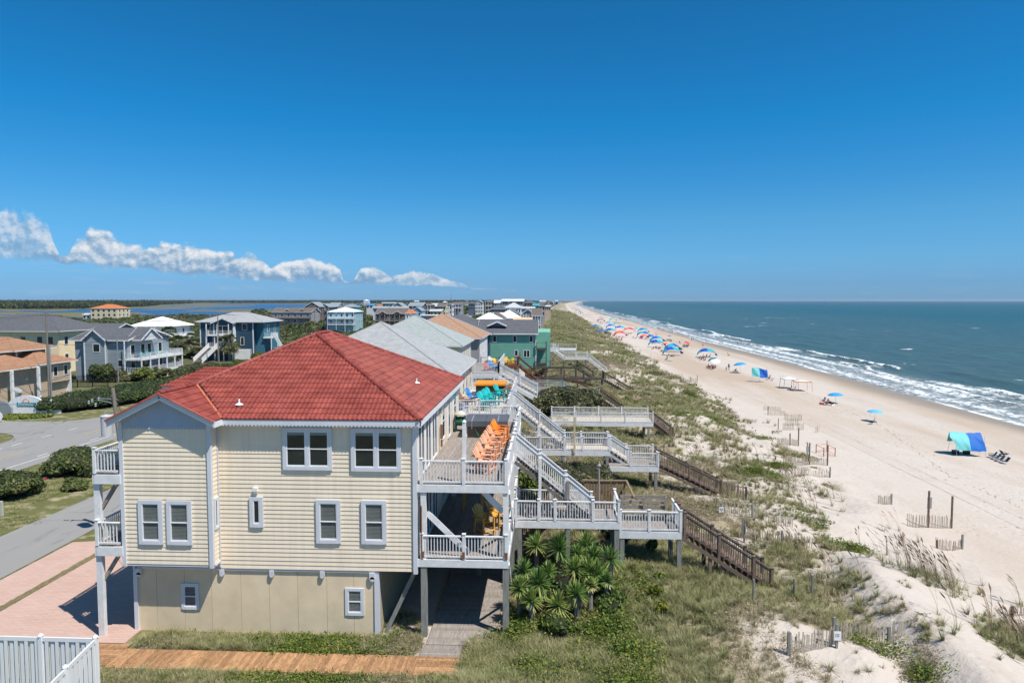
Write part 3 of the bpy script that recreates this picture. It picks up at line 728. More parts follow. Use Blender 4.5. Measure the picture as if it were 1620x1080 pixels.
# ---------------- stacked ocean-side decks
DX0, DX1, DY0, DY1 = -5.2, -1.5, 27.0, 41.4
for z in (3.3, 6.38):
    deck_planks(H, DX0+.02, DX1-.02, DY0+.05, DY1, z, GREYW, 'y', .14)
    MB().box(DX0, DX1+.02, DY0-.02, DY0+.04, z-.32, z-.01).build('rim_beam', DECKW, H)
    MB().box(DX1-.03, DX1+.03, DY0+.04, DY1, z-.32, z-.01).build('rim_beam', DECKW, H)
    MB().box(DX0, DX1-.03, DY1, DY1+.05, z-.3, z-.01).build('rim_beam', DECKW, H)
    j = MB()
    for i in range(22): j.box(DX0, DX1-.04, 27.4+i*.64, 27.44+i*.64, z-.26, z-.04)
    j.build('joist', GREYW, H, kind='stuff')
    railing(H, (-5.0, 27.04, z), (-1.56, 27.04, z), posts=(.5,), single=True)
    railing(H, (-1.53, 27.04, z), (-1.53, 36.2, z), posts=(.2, .4, .6, .8), ends=(False, True))
    railing(H, (-1.53, 37.6, z), (-1.53, 41.4, z), posts=(.5,))
    railing(H, (-5.0, 41.4, z), (-1.56, 41.4, z), posts=(.5,), ends=(True, False))
for (x, y) in ((-4.93, 27.1), (-1.58, 27.1), (-1.58, 32), (-1.58, 36.6), (-1.58, 41.3), (-4.93, 36), (-4.93, 41.3)):
    g0 = gz(x, y)
    pbox('deck_pile', POSTW, H, x-.12, x+.12, y-.12+.03, y+.12+.03, g0-.5, 2.97)
    pbox('deck_post', DECKW, H, x-.11, x+.11, y-.1+.03, y+.11+.03, 3.26, 6.06)
pbox('deck_pile', POSTW, H, -3.35, -3.15, 33, 33.2, -.5, 2.97)
for p, q in (((-4.85, 27.3, 5.15), (-3.1, 27.3, 3.45)), ((-2.5, 27.3, 6.02), (-1.7, 27.3, 5.2))): MB().beam(p, q, .04, .24).build('diagonal_brace', DECKW, H)
MB().beam((-5.3, 27.4, 2.75), (-6.75, 27.4, -.3), .14, .17).build('diagonal_brace', POSTW, H)
MB().beam((-1.45, 27.4, 6.0), (-1.45, 30.6, 3.4), .05, .2).beam((-1.46, 27.2, 3.1), (-1.46, 30, .6), .05, .15).build('diagonal_brace', DECKW, H)
MB().box(-3.34, -3.2, 27.15, 27.29, 6.38, 8.9).lathe((-3.27, 27.22, 8.9), [(.1, 0), (.06, .06), (0, .1)], 8).build('lamp_post', DECKW, H)
rust = mat('rust_stain', (.22, .09, .04), .9, .3, 9)
for z in (3.35, ): 
    for x in (-4.95, -3.29, -1.55): MB().box(x-.06, x+.05, 26.955, 26.975, z, z+.28).build('rusty_bracket', rust, H)
MB().box(-5.03, -4.98, 26.97, 26.985, 3.6, 5.5).build('rust_streak', rust, H)
# ---------------- street-side balconies on the left
for z, tp in ((3.87, 1), (6.83, 1)):
    MB().box(-18.2, -17.1, 26.3, 26.36, z-.42, z-.04).build('rim_beam', DECKW, H); MB().box(-18.25, -18.19, 26.3, 31.4, z-.42, z-.04).build('rim_beam', DECKW, H)
    deck_planks(H, -18.2, -17.12, 26.4, 31.4, z, GREYW, 'y', .14)
    railing(H, (-18.15, 26.34, z), (-17.2, 26.34, z), ends=(True, False), single=True)
    railing(H, (-18.15, 26.34, z), (-18.15, 31.4, z), ends=(False, True), posts=(.5,), single=True, h=.98)
for y in (26.4, 31.3):
    pbox('deck_post', DECKW, H, -18.28, -18.04, y, y+.2, -.1, 6.5)
for z in (3.45, 6.4):
    MB().beam((-18.1, 26.6, z-1.1), (-17.4, 26.6, z-.0), .12, .14).build('diagonal_brace', GREYW, H)
# ================================================================ neighbouring houses along the dune
def shingle(name, c, c2):
    s = NT(name); v = s.N('ShaderNodeTexBrick'); v.inputs['Scale'].default_value = 1; v.inputs['Brick Width'].default_value = .32; v.inputs['Row Height'].default_value = .15
    v.inputs['Mortar Size'].default_value = .012; v.inputs['Color1'].default_value = (*c, 1); v.inputs['Color2'].default_value = (*c2, 1); v.inputs['Mortar'].default_value = (*[a*.6 for a in c], 1); v.inputs['Bias'].default_value = -.1
    s.L(s.pos, v.inputs['Vector'])
    col = s.mix(s.ramp(s.noise(2.2, 4), (.3, 0.), (.75, .6)), v.outputs[0], tuple(a*.86 for a in c2))
    return s.done(col, .9, s.bump(s.noise(9, 3), .5, .03))
GREYSH = shingle('grey_shingles', (.30, .31, .32), (.42, .425, .43))
PALESH = shingle('pale_green_shingles', (.28, .32, .32), (.40, .43, .42))
TANSH = shingle('tan_shingles', (.34, .20, .13), (.44, .28, .195))
BROWNSH = shingle('orange_brown_shingles', (.28, .145, .085), (.42, .24, .15))
DARKSH = shingle('charcoal_shingles', (.085, .09, .105), (.14, .145, .16))
BRNSH = shingle('brown_shingles', (.13, .105, .095), (.19, .16, .145))
METW = mat('white_metal_roof', (.80, .80, .79), .4, .04, .5)
def wallm(name, c): return mat(name, c, .7, .07, .8, bump=.1, bscale=12)
W_ = dict(cream=wallm('cream_wall', (.62, .55, .40)), blue=wallm('grey_blue_wall', (.30, .34, .37)), navy=wallm('navy_blue_wall', (.035, .085, .13)), teal=wallm('teal_green_wall', (.17, .40, .31)),
    tan=wallm('tan_siding_wall', (.50, .39, .29)), yellow=wallm('yellow_wall', (.85, .68, .44)), white=wallm('white_wall', (.66, .66, .66)), grey=wallm('grey_wall', (.30, .30, .31)),
    sky=wallm('light_blue_wall', (.32, .52, .60)), brown=wallm('brown_wall', (.16, .13, .11)), slate=wallm('slate_wall', (.10, .13, .17)), turq=wallm('turquoise_wall', (.05, .45, .55)), bluew=wallm('bright_blue_wall', (.06, .30, .50)))

def roof_hip(par, x0, x1, y0, y1, z, sl, m, over=.35, name='roof', th=.14, trim=None):
    x0 -= over; x1 += over; y0 -= over; y1 += over
    F, R, B_, L, a, b, h_ = hip_polys(x0, x1, y0, y1); zr = z+sl*h_; mb = MB()
    for P_ in (F, R, B_, L): mb.quad(*[(x, y, zr if (x, y) in (a, b) else z) for x, y in P_])
    o = mb.build(name, m, par, recalc=False)
    MB().box(x0, x1, y0, y1, z-th, z-.01).build('fascia', trim or WHITE, par)
    cm = MB()
    for p, q in (((x0, y0, z), (*a, zr)), ((x1, y0, z), (*(a if abs(a[0]-b[0]) < .01 else b), zr)), ((x1, y1, z), (*b, zr)), ((x0, y1, z), (*(b if abs(a[0]-b[0]) < .01 else a), zr)), ((*a, zr), (*b, zr))):
        if (Vector(p)-Vector(q)).length > .1: cm.tube(Vector(p)-Vector((0, 0, .03)), Vector(q)-Vector((0, 0, .03)), .07, n=8)
    ck = {'grey_shingles': (.30, .31, .32), 'pale_green_shingles': (.28, .31, .31), 'tan_shingles': (.33, .20, .14), 'orange_brown_shingles': (.30, .17, .10), 'charcoal_shingles': (.10, .10, .115), 'brown_shingles': (.15, .12, .11)}.get(m.name)
    cm.build('ridge_cap', mat(m.name+'_cap', ck, .9, .1, 3) if ck else m, par)
    return o, zr
def roof_gable(par, x0, x1, y0, y1, z, sl, m, axis_='y', over=.35, wall=None, name='roof', trim=None):
    """axis_: direction of the ridge"""
    mb = MB(); th = .12; t = trim or WHITE
    if axis_ == 'y':
        c = (x0+x1)/2; h_ = (x1-x0)/2+over; zr = z+sl*h_
        for s in (-1, 1):
            mb.prism([(c, zr), (c+s*h_, z), (c+s*h_, z-th), (c, zr-th)], 'y', y0-over, y1+over)
        o = mb.build(name, m, par)
        for y in (y0-over-.03, y1+over): 
            for s in (-1, 1): MB().beam((c, y+.015, zr-.1), (c+s*h_, y+.015, z-.1), .03, .24).build('rake_board', t, par)
        if wall: MB().prism([(x0, z-.2), (x1, z-.2), (x1, z+sl*over-.13), (c, zr-.13), (x0, z+sl*over-.13)], 'y', y0, y1).build('gable_wall', wall, par)
    else:
        c = (y0+y1)/2; h_ = (y1-y0)/2+over; zr = z+sl*h_
        for s in (-1, 1):
            mb.prism([(c, zr), (c+s*h_, z), (c+s*h_, z-th), (c, zr-th)], 'x', x0-over, x1+over)
        o = mb.build(name, m, par)
        MB().box(x0-over, x1+over, y0-over-.03, y0-over, z-.2, z-.02).build('fascia', t, par)
        for x in (x0-over-.03, x1+over):
            for s in (-1, 1): MB().beam((x+.015, c, zr-.1), (x+.015, c+s*h_, z-.1), .03, .24).build('rake_board', t, par)
        if wall: MB().prism([(y0, z-.2), (y1, z-.2), (y1, z+sl*over-.13), (c, zr-.13), (y0, z+sl*over-.13)], 'x', x0, x1).build('gable_wall', wall, par)
    return o, zr
def vents(par, pts):
    for (x, y, z) in pts: MB().lathe((x, y, z), [(.16, 0), (.13, .05), (.05, .08), (.05, .3), (0, .3)], 8).build('vent_pipe', BLACK, par)
def wins(par, face, wv, cs, z0, z1, w_=.9, **k):
    for c in cs: window(par, face, wv, c-w_/2, c+w_/2, z0, z1, m=k.get('m', WHITE), trim=.09, proud=.05, mid=k.get('mid', True), sub=False, halves=k.get('halves', 1))
def lap_siding(par, face, wv, u0, u1, z0, z1, m, ex=.2):
    """courses of lapped boards as fine real relief, joined"""
    mb = MB(); z = z0
    while z < z1-.05:
        t = min(ex, z1-z); fbox(mb, face, wv, u0, u1, 0, .018, z, z+t*.35); fbox(mb, face, wv, u0, u1, 0, .010, z+t*.35, z+t*.7); z += ex
    mb.build('siding_course', m, par, kind='stuff')

def platform(par, x0, x1, y0, y1, z, rail='', m=DECKW, plank=GREYW, posts=True, single=False, sp=.125, rim=.34, pm=POSTW, ppos=None, frontposts=(.5,), h=.98, drop=3.0):
    deck_planks(par, x0, x1, y0+.05, y1-.05, z, plank, 'x', .14)
    for y in (y0, y1-.05): MB().box(x0, x1, y, y+.05, z-rim, z-.0).build('rim_beam', m, par)
    for x in (x0, x1-.05): MB().box(x, x+.05, y0+.05, y1-.05, z-rim, z-.04).build('rim_beam', m, par)
    if 'f' in rail: railing(par, (x0+.05, y0+.05, z), (x1-.05, y0+.05, z), m=m, posts=frontposts, single=single, sp=sp, h=h)
    if 'b' in rail: railing(par, (x0+.05, y1-.05, z), (x1-.05, y1-.05, z), m=m, posts=frontposts, sp=sp, h=h, single=False)
    if 'r' in rail: railing(par, (x1-.05, y0+.05, z), (x1-.05, y1-.05, z), m=m, posts=(), ends=(False, False), sp=sp, h=h)
    if posts:
        for x in (ppos or (x0+.12, x1-.12)):
            for y in (y0+.12, y1-.12):
                pbox('pile', pm, par, x-.1, x+.1, y-.1, y+.1, gz(x, y)-.6, z-.05)
def flight(par, p, q, width, tread, side, rail=True, railm=None, single=True, posts=(.5,), sp=.125, h=.98, ends=(True, True), drop=0.0):
    stair(par, p, q, width, tread, side)
    if rail:
        for y in (p[1]+.05, p[1]+width-.05):
            railing(par, (p[0], y, p[2]), (q[0], y, q[2]), m=railm or DECKW, single=single and y < p[1]+.1, posts=posts, sp=sp, h=h, ends=ends, drop=drop, rails=3)
# --- A grey shingle roof
A_ = thing('grey_roof_house', 'white beach house with broad light grey shingle hip roof directly behind the red roof', 'house', (-12.3, 50.8, 0))
MB().box(-18.4, -6.2, 44.6, 57, 2.8, 8.65).build('wall', W_['cream'], A_); MB().box(-17.8, -7.8, 45.2, 56.5, -.3, 2.8).build('base_wall', W_['cream'], A_)
_, zr = roof_hip(A_, -18.5, -6.2, 44.5, 57, 8.78, .52, GREYSH, over=.4)
vents(A_, [(-12.6, 48, 10.5), (-8.6, 49.5, 9.7)])
for c in (45.6, 47.0, 48.4, 51, 53, 55.4): window(A_, '+x', -6.2, c-.5, c+.5, 6.6, 8.4, m=WHITE, trim=.1, sub=False)
for c in (46, 49, 52, 55): window(A_, '+x', -6.2, c-.5, c+.5, 3.5, 5.4, m=WHITE, trim=.1, sub=False)
lap_siding(A_, '+x', -6.2, 44.6, 57, 2.8, 8.6, W_['cream'])
for z, in ((6.38,), (3.3,)):
    deck_planks(A_, -6.15, -2.45, 43.7, 56.4, z, mat('bleached_deck_planks', (.55, .48, .40), .85, .15, 4, rand=.08), 'y', .14)
    MB().box(-6.2, -2.4, 43.62, 43.68, z-.32, z-.01).build('rim_beam', DECKW, A_); MB().box(-2.44, -2.38, 43.7, 56.4, z-.32, z-.01).build('rim_beam', DECKW, A_)
    railing(A_, (-6.1, 43.68, z), (-2.42, 43.68, z), posts=(.5,), single=z > 5, h=1.0)
    railing(A_, (-2.42, 43.7, z), (-2.42, 47.0, z), posts=(.5,), ends=(False, True), h=1.0)
    railing(A_, (-2.42, 48.3, z), (-2.42, 56.4, z), posts=(.25, .5, .75), h=1.0)
    railing(A_, (-6.1, 56.4, z), (-2.42, 56.4, z), posts=(.5,), ends=(True, False), h=1.0)
for x, y in ((-2.5, 43.8), (-6.0, 43.8), (-2.5, 48), (-2.5, 52), (-2.5, 56.3)): pbox('deck_post', DECKW, A_, x-.11, x+.11, y-.1, y+.1, -.5, 6.05)
for y in (46, 49): pbox('white_screen', WHITE, A_, -6.1, -6.0, y-.5, y+.5, 6.4, 8.0) if False else None

# --- B pale green roof
B_ = thing('pale_roof_house', 'cream beach house with pale green grey shingle hip roof, second behind the red roof', 'house', (-14, 80, 0))
MB().box(-21.3, -9.5, 75, 86.6, 2.8, 8.7).build('wall', W_['cream'], B_)
roof_hip(B_, -21.5, -9.5, 74.9, 86.6, 8.83, .5, PALESH, over=.4); vents(B_, [(-17, 78.6, 10.5)])
for c in (76, 77.6, 79.5, 81.5, 83.5, 85.4): window(B_, '+x', -9.5, c-.4, c+.4, 6.6, 8.4, m=WHITE, trim=.1, sub=False)
window(B_, '-y', 75, -11.5, -10.4, 6.8, 8.4, m=WHITE, trim=.1, sub=False)
for z in (6.5,):
    deck_planks(B_, -9.4, -4.7, 68.0, 79.0, z, GREYW, 'x', .28)
    MB().box(-9.4, -4.65, 67.94, 68.0, z-.4, z).build('rim_beam', DECKW, B_)
    railing(B_, (-7.1, 68, z), (-5.0, 68, z), posts=(), h=1.05, sp=.13, post=DECKW, ends=(True, False))
    railing(B_, (-4.8, 70, z), (-4.8, 79, z), posts=(.33, .66), h=1.05)
    flight(B_, (-4.7, 68.1, z), (-.8, 68.1, 4.35), 1.3, MATS['bleached_deck_planks'], DECKW, posts=(.0, .55,), single=False, sp=.13)
    MB().beam((-4.7, 68.05, z-.5), (-1.2, 68.05, 4.0), .08, .34).build('stair_skirt', DECKW, B_)
for x, y in ((-4.85, 68.2), (-7.1, 68.2), (-4.85, 74)): pbox('deck_post', DECKW, B_, x-.16, x+.16, y-.1, y+.1, 0, z)
pbox('white_panel_wall', WHITE, B_, -4.5, -3.5, 69.4, 69.5, 3.0, 5.9)
# --- C tan roof
C_ = thing('tan_roof_house', 'grey and white beach house with tan brown shingle hip roof', 'house', (-14, 95, 0))
MB().box(-20, -8.7, 89.5, 101, 2.8, 8.75).build('wall', W_['grey'], C_); MB().box(-8.72, -8.62, 89.5, 101, 2.8, 8.7).build('white_side_wall', W_['white'], C_)
roof_hip(C_, -20.3, -8.7, 89.4, 101, 8.86, .5, TANSH, over=.4); vents(C_, [(-16.6, 92.5, 10.4)])
for c in (90.6, 92.3, 94.5, 96.6, 98.8): window(C_, '+x', -8.62, c-.4, c+.4, 6.6, 8.4, m=WHITE, trim=.1, sub=False)
window(C_, '-y', 89.5, -14, -12.6, 6.4, 8.2, m=WHITE, trim=.1, sub=False)
# --- D navy gable
D_ = thing('navy_gable_house', 'navy blue house with charcoal gable roof behind the tan roof', 'house', (-17, 113, 0))
MB().box(-21.3, -8.9, 108, 124, 2.5, 8.5).build('wall', W_['navy'], D_)
roof_gable(D_, -21.3, -8.9, 108, 124, 8.5, .42, DARKSH, 'y', wall=W_['navy'], over=.5)
roof_gable(D_, -15, -7.2, 114, 119, 9.2, .5, DARKSH, 'x', wall=W_['navy'], over=.3, name='cross_roof')
# --- E teal house
E_ = thing('teal_house', 'teal green two storey beach house with charcoal shingle roof and ocean side porch', 'house', (-5.6, 114, 0))
MB().box(-10.5, -1.55, 110, 120, 3.0, 8.45).build('wall', W_['teal'], E_)
lap_siding(E_, '-y', 110, -10.5, -1.55, 3.0, 8.4, W_['teal'], .25)
MB().box(-1.62, -1.48, 109.9, 110.02, 2.9, 8.4).build('corner_board', WHITE, E_)
roof_gable(E_, -10.7, -1.6, 110, 120, 8.5, .38, DARKSH, 'x', over=.45, wall=W_['teal'])
roof_gable(E_, -9.2, -6.6, 111.5, 114, 9.7, .45, DARKSH, 'y', over=.3, wall=W_['slate'], name='dormer')
vents(E_, [(-6.9, 111.6, 9.2)])
for c in (-8.2, -4.95, -2.3): window(E_, '-y', 110, c-.3, c+.3, 7.0, 8.15, m=WHITE, trim=.08, sub=False)
window(E_, '-y', 110, -3.55, -2.5, 4.6, 5.8, m=WHITE, trim=.08, sub=False, halves=2); window(E_, '-y', 110, -5.0, -4.4, 4.8, 5.8, m=WHITE, trim=.08, sub=False)
# ocean side porch
MB().prism([(109.9+2, 8.6), (113.5, 9.1), (116, 8.6), (116, 3), (111.9, 3)], 'x', -1.4, .8).build('porch_wall', W_['teal'], E_)
for z in (6.05, 3.6):
    MB().box(-1.5, .15, 109.6, 111.8, z-.2, z).build('porch_floor', DARKW, E_)
    railing(E_, (-1.4, 109.65, z), (.1, 109.65, z), m=DARKW, h=1.0, sp=9, cap=False)
for x in (.12,): pbox('porch_post', DARKW, E_, x-.08, x+.08, 109.6, 109.76, 1, 7.2)

# ================================================================ boardwalks and stairs to the beach
W1 = thing('boardwalk', 'white railed boardwalk with bench and stairs leading down from the red roofed house', 'boardwalk', (2, 33, 3.3))
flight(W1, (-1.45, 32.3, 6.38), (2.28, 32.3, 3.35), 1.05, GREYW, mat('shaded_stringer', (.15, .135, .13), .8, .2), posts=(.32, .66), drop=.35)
# tall posts that carry the flight
for x, zt in ((-.24, 6.3), (1.1, 5.2)): pbox('stair_post', DECKW if x < 0 else GREYW, W1, x-.07, x+.07, 32.18, 32.3, 3.0, zt)
platform(W1, -1.42, 3.55, 32.0, 34.05, 3.3, 'f', single=True, frontposts=(.22, .38, .75), ppos=(-1.2, 1.1, 3.4))
railing(W1, (-1.35, 34.0, 3.3), (1.9, 34.0, 3.3), posts=(.5,)); railing(W1, (3.5, 32.1, 3.3), (3.5, 34, 3.3), ends=(True, True), posts=(), sp=9)
platform(W1, 3.55, 6.5, 32.2, 34.6, 2.8, 'fr', single=True, frontposts=(.48,), ppos=(3.7, 6.4))
pbox('pile', POSTW, W1, 3.38, 3.55, 32.1, 32.25, .9, 3.2)
for z in (3.25, 3.5, 3.76): pbox('bench_board', GREYW, W1, 3.8, 6.15, 34.35+(z-3.25)*.2, 34.4+(z-3.25)*.2, z, z+.16)
for y in (33.75, 33.95, 34.15): pbox('bench_seat_board', GREYW, W1, 3.8, 6.15, y, y+.17, 3.2, 3.24)
for x in (3.9, 5.0, 6.1): pbox('bench_leg', GREYW, W1, x-.05, x+.05, 34.2, 34.3, 2.8, 3.9)
# brown lower stair to the sand
flight(W1, (6.5, 32.3, 2.8), (10.8, 32.3, .05), 1.5, BROWNW, BROWNW, railm=BROWNW, posts=(.04, .42, .80), drop=.2)
for x in (7.9, 8.5):
    for y in (32.4, 33.7): pbox('pile', BROWNW, W1, x-.08, x+.08, y-.08, y+.08, gz(x, y)-.6, 2.8-(x-6.5)*.64-.25)
pbox('sand_ramp', GREYW, W1, 10.7, 12.2, 32.4, 33.7, gz(11.5, 33)-.02, gz(11.5, 33)+.05)
# rough brown yard stair under the boardwalk, in the yuccas
Y1 = thing('yard_stair', 'rough brown wooden stair under the boardwalk beside the yucca plants', 'stair', (-.6, 34, 1.5))
flight(Y1, (.6, 34.3, 3.1), (-1.3, 34.3, 1.2), 1.1, BROWNW, mat('raw_brown_wood', (.26, .17, .10), .85, .2, 4), railm=MATS['raw_brown_wood'], single=False, posts=(.5,))
pbox('landing', MATS['raw_brown_wood'], Y1, .6, 2.0, 34.3, 35.4, 3.02, 3.08)
F1 = thing('wood_screen', 'small weathered plank screen with handrail behind the boardwalk corner', 'fence', (2.9, 36.2, 2.5))
for i in range(14): pbox('slat', MATS['raw_brown_wood'], F1, 2.1+i*.16, 2.22+i*.16, 36.2, 36.24, 2.2, 4.15)
pbox('rail', MATS['raw_brown_wood'], F1, 2.0, 4.4, 36.15, 36.3, 4.15, 4.22)
MB().beam((4.35, 36.2, 4.18), (4.5, 34.2, 3.9), .1, .05).build('rail', MATS['raw_brown_wood'], F1)
S1 = thing('shower_post', 'thin grey outdoor shower pipe standing behind the boardwalk corner', 'shower', (2.75, 34.6, 3.3))
MB().tube((2.75, 34.6, 2.0), (2.75, 34.6, 5.6), .05, n=8).build('pipe', GREYW, S1); MB().lathe((2.75, 34.6, 5.3), [(.05, 0), (.11, .05), (.11, .12), (0, .2)], 10).build('shower_head', mat('galvanised', (.4, .4, .4), .4, .1, metal=.6), S1)

W2 = thing('boardwalk', 'white railed boardwalk and stairs of the grey roofed house with two landings', 'boardwalk', (3, 48.6, 3.1))
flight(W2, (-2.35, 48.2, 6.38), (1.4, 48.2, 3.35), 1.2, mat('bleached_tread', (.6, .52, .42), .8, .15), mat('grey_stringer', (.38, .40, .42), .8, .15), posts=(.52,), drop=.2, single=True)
for x, zt in ((-.45, 4.9), (1.35, 3.2)): pbox('stair_post', DECKW, W2, x-.1, x+.1, 48.05, 48.2, 2.2, zt)
platform(W2, -2.3, 4.6, 48.0, 50.0, 3.15, 'fb', single=True, frontposts=(.12, .28, .53, .72), ppos=(-2, 1.3, 4.4), plank=MATS['bleached_deck_planks'])
flight(W2, (4.6, 48.2, 3.15), (5.9, 48.2, 2.3), 1.6, MATS['bleached_tread'], MATS['grey_stringer'], posts=(), single=True, ends=(True, True))
platform(W2, 4.5, 7.9, 47.2, 49.9, 2.25, '', frontposts=(), ppos=(4.5, 7.7)); railing(W2, (5.95, 47.25, 2.25), (7.85, 47.25, 2.25), single=True); railing(W2, (5.95, 49.8, 2.25), (7.85, 49.8, 2.25)); railing(W2, (7.85, 47.25, 2.25), (7.85, 48.0, 2.25), ends=(False, False))
pbox('tall_post', mat('yellowed_wood', (.55, .45, .28), .8, .1), W2, 2.0, 2.14, 47.9, 48.04, 3.0, 5.6)
flight(W2, (7.95, 48.0, 2.25), (12.4, 48.0, .1), 1.3, BROWNW, BROWNW, railm=BROWNW, posts=(.5,), single=True)
G2 = thing('beach_gate', 'short brown railed landing at the foot of the second beach stair', 'landing', (12.9, 48.6, .3))
for y in (47.4, 49.4): railing(G2, (12.7, y, gz(12.7, y)), (14.0, y+.2, gz(14, y)-.1), m=BROWNW, sp=.2, cap=False)

W3 = thing('boardwalk', 'long level white boardwalk with close balusters over the dune grass', 'boardwalk', (6, 67, 2.2))
platform(W3, .6, 10.45, 66.0, 69.4, 1.95, 'fb', sp=.13, frontposts=(.24, .49, .73), ppos=(2, 5.6, 10.0), rim=.36, plank=MATS['bleached_deck_planks'], h=1.0)
flight(W3, (10.45, 67.2, 1.95), (12.6, 67.2, .3), 1.6, BROWNW, DARKW, railm=BROWNW, posts=(), single=False, ends=(False, True))
W4 = thing('boardwalk', 'grey white boardwalk with sloping section beyond the round green bush', 'boardwalk', (3, 83, 1.8))
g4 = mat('grey_green_paint', (.36, .42, .41), .7, .12, 3)
platform(W4, -1.6, 2.1, 84, 86, 2.75, 'fb', m=g4, sp=.13, frontposts=(.5,), ppos=(-1, 1.9))
flight(W4, (2.1, 84, 2.75), (3.7, 84, 1.85), 2.0, MATS['bleached_tread'], g4, railm=g4, posts=(), single=False)
platform(W4, 3.7, 6.7, 84, 86, 1.85, 'fb', m=g4, sp=.13, frontposts=(), ppos=(4, 6.5), rim=.3)
flight(W4, (6.7, 84.3, 1.85), (9.6, 84.3, -.2), 1.5, MATS['bleached_tread'], DARKW, railm=DARKW, posts=(), single=False)
# brown decks and stairs near the teal house
W5 = thing('brown_deck_stair', 'red brown timber deck with long stair and lower walkway before the teal house', 'deck', (-2, 92, 3))
for (x0, x1, y0, y1, z) in ((-8.4, -3.6, 88.5, 96, 5.35),):
    deck_planks(W5, x0, x1, y0, y1, z, REDW, 'x', .3); MB().box(x0, x1, y0-.06, y0, z-.4, z).build('rim_beam', REDW, W5)
    railing(W5, (x0, y0, z), (x1, y0, z), m=REDW, sp=9, h=1.05, cap=False, posts=(.5,)); railing(W5, (x1, y0, z), (x1, y1, z), m=REDW, sp=9, h=1.05, cap=False)
    for x, y in ((x0+.2, y0+.2), (x1-.3, y0+.2), (x1-.3, y1-.2)): pbox('pile', POSTW if x > -5 else REDW, W5, x-.22, x+.22, y-.2, y+.2, .5, z-.3)
    platform(W5, -6.5, 4.2, 88.0, 90.0, 2.35, 'f', m=REDW, plank=REDW, sp=9, frontposts=(.36, .57, .79), ppos=(-6, -2, 1, 4), h=1.05, rim=.25, pm=DARKW)
flight(W5, (-3.6, 90.2, 5.35), (-.2, 90.2, 2.45), 1.4, REDW, REDW, railm=REDW, posts=(.5,), single=False, sp=9)
flight(W5, (4.2, 88.2, 2.35), (5.6, 88.2, 1.5), 2.0, REDW, REDW, railm=REDW, posts=(), single=False, sp=9)
platform(W5, 5.5, 7.4, 88.0, 90.2, 1.45, '', m=REDW, plank=REDW, ppos=(5.7, 7.2), pm=DARKW, rim=.25)
flight(W5, (7.3, 88.4, 1.45), (9.9, 88.4, -.3), 1.5, REDW, REDW, railm=mat('golden_brown_wood', (.25, .16, .06), .8, .2), posts=(.5,), single=False, sp=9)
W6 = thing('dark_walkway', 'dark grey timber walkway with open rails behind the red brown stair', 'boardwalk', (3, 101, 2))
platform(W6, -3.0, 8.6, 100.5, 102.3, 2.3, 'fb', m=DARKW, plank=DARKW, sp=9, frontposts=(.25, .5, .75), ppos=(-2, 2, 6, 8.4), h=1.0, rim=.2, pm=DARKW)
flight(W6, (8.6, 100.5, 2.3), (13, 100.5, -.2), 1.8, MATS['bleached_tread'], DARKW, railm=DARKW, posts=(.5,), single=False, sp=.25)
W7 = thing('dark_walkway', 'dark railed walkway with turquoise chair nearest the teal house porch', 'boardwalk', (0, 108, 3))
platform(W7, -1.4, 5.0, 106.8, 108.4, 3.3, 'f', m=DARKW, plank=DARKW, sp=9, frontposts=(.33, .66), ppos=(0, 2.5, 4.8), h=1.0, rim=.2, pm=DARKW)
flight(W7, (5.0, 106.8, 3.3), (7.5, 106.8, 1.7), 1.5, DARKW, DARKW, railm=DARKW, posts=(), single=False, sp=9)
W8 = thing('boardwalk', 'bright white boardwalk with steps beyond the teal house porch', 'boardwalk', (3, 131, 3))
platform(W8, -1.4, 2.0, 128, 130.5, 4.6, 'fb', m=WHITE, sp=.3, frontposts=(.5,), ppos=(1,), rim=.4)
flight(W8, (1.5, 128, 4.6), (3.6, 128, 3.0), 2.0, WHITE, WHITE, railm=WHITE, posts=(), single=False, sp=.3)
platform(W8, 3.6, 8.0, 128, 130.5, 3.0, 'fb', m=WHITE, sp=.3, frontposts=(.5,), ppos=(4, 7.6), rim=.3)
flight(W8, (8.0, 128, 3.0), (11.5, 128, .2), 1.8, WHITE, WHITE, railm=WHITE, posts=(), single=False, sp=.3)
MB().box(-1, 6.0, 133, 136, 4.0, 4.3).build('rear_landing', WHITE, W8); railing(W8, (-1, 133.1, 4.3), (6.0, 133.1, 4.3), m=WHITE, sp=.3, posts=(.5,))

# ================================================================ things on the near plot
# wooden walk of orange planks
wk = thing('plank_walk', 'new orange wooden walkway along the cream base wall of the red roofed house', 'walkway', (-11, 24.8, 0))
x = -16.5; 
while x < -4.85:
    sh = .62*min(1.0, (x+17)/3.0) if False else .0
    w_ = .135
    MB().prism([(x, 24.1), (x+w_, 24.1), (x+w_+.9*.0, 25.4), (x, 25.4)], 'z', .06, .10+random.uniform(-.004, .004)).build('plank', NEWW, wk); x += w_+.006
for i in range(11): pbox('plank', NEWW, wk, -17.9, -16.52, 24.15+i*.145, 24.285+i*.145, .05, .095)
for i in range(15): pbox('plank', NEWW if i < 9 else GREYW, wk, -4.82, -3.25, 24.0+i*.146, 24.14+i*.146, .10, .14+random.uniform(-.004, .004))
for i in range(80): pbox('grey_plank', GREYW, wk, -4.7, -1.75, 26.2+i*.146, 26.34+i*.146, .12, .16)
MB().box(-16.5, -4.85, 24.05, 24.1, -.1, .09).box(-4.85, -3.2, 23.9, 23.99, -.1, .12).build('edge_board', NEWW, wk)
MB().box(-17.0, -3.4, 24.2, 25.3, -.1, .05).box(-4.6, -1.8, 26.2, 38, -.1, .11).build('bearer', GREYW, wk)
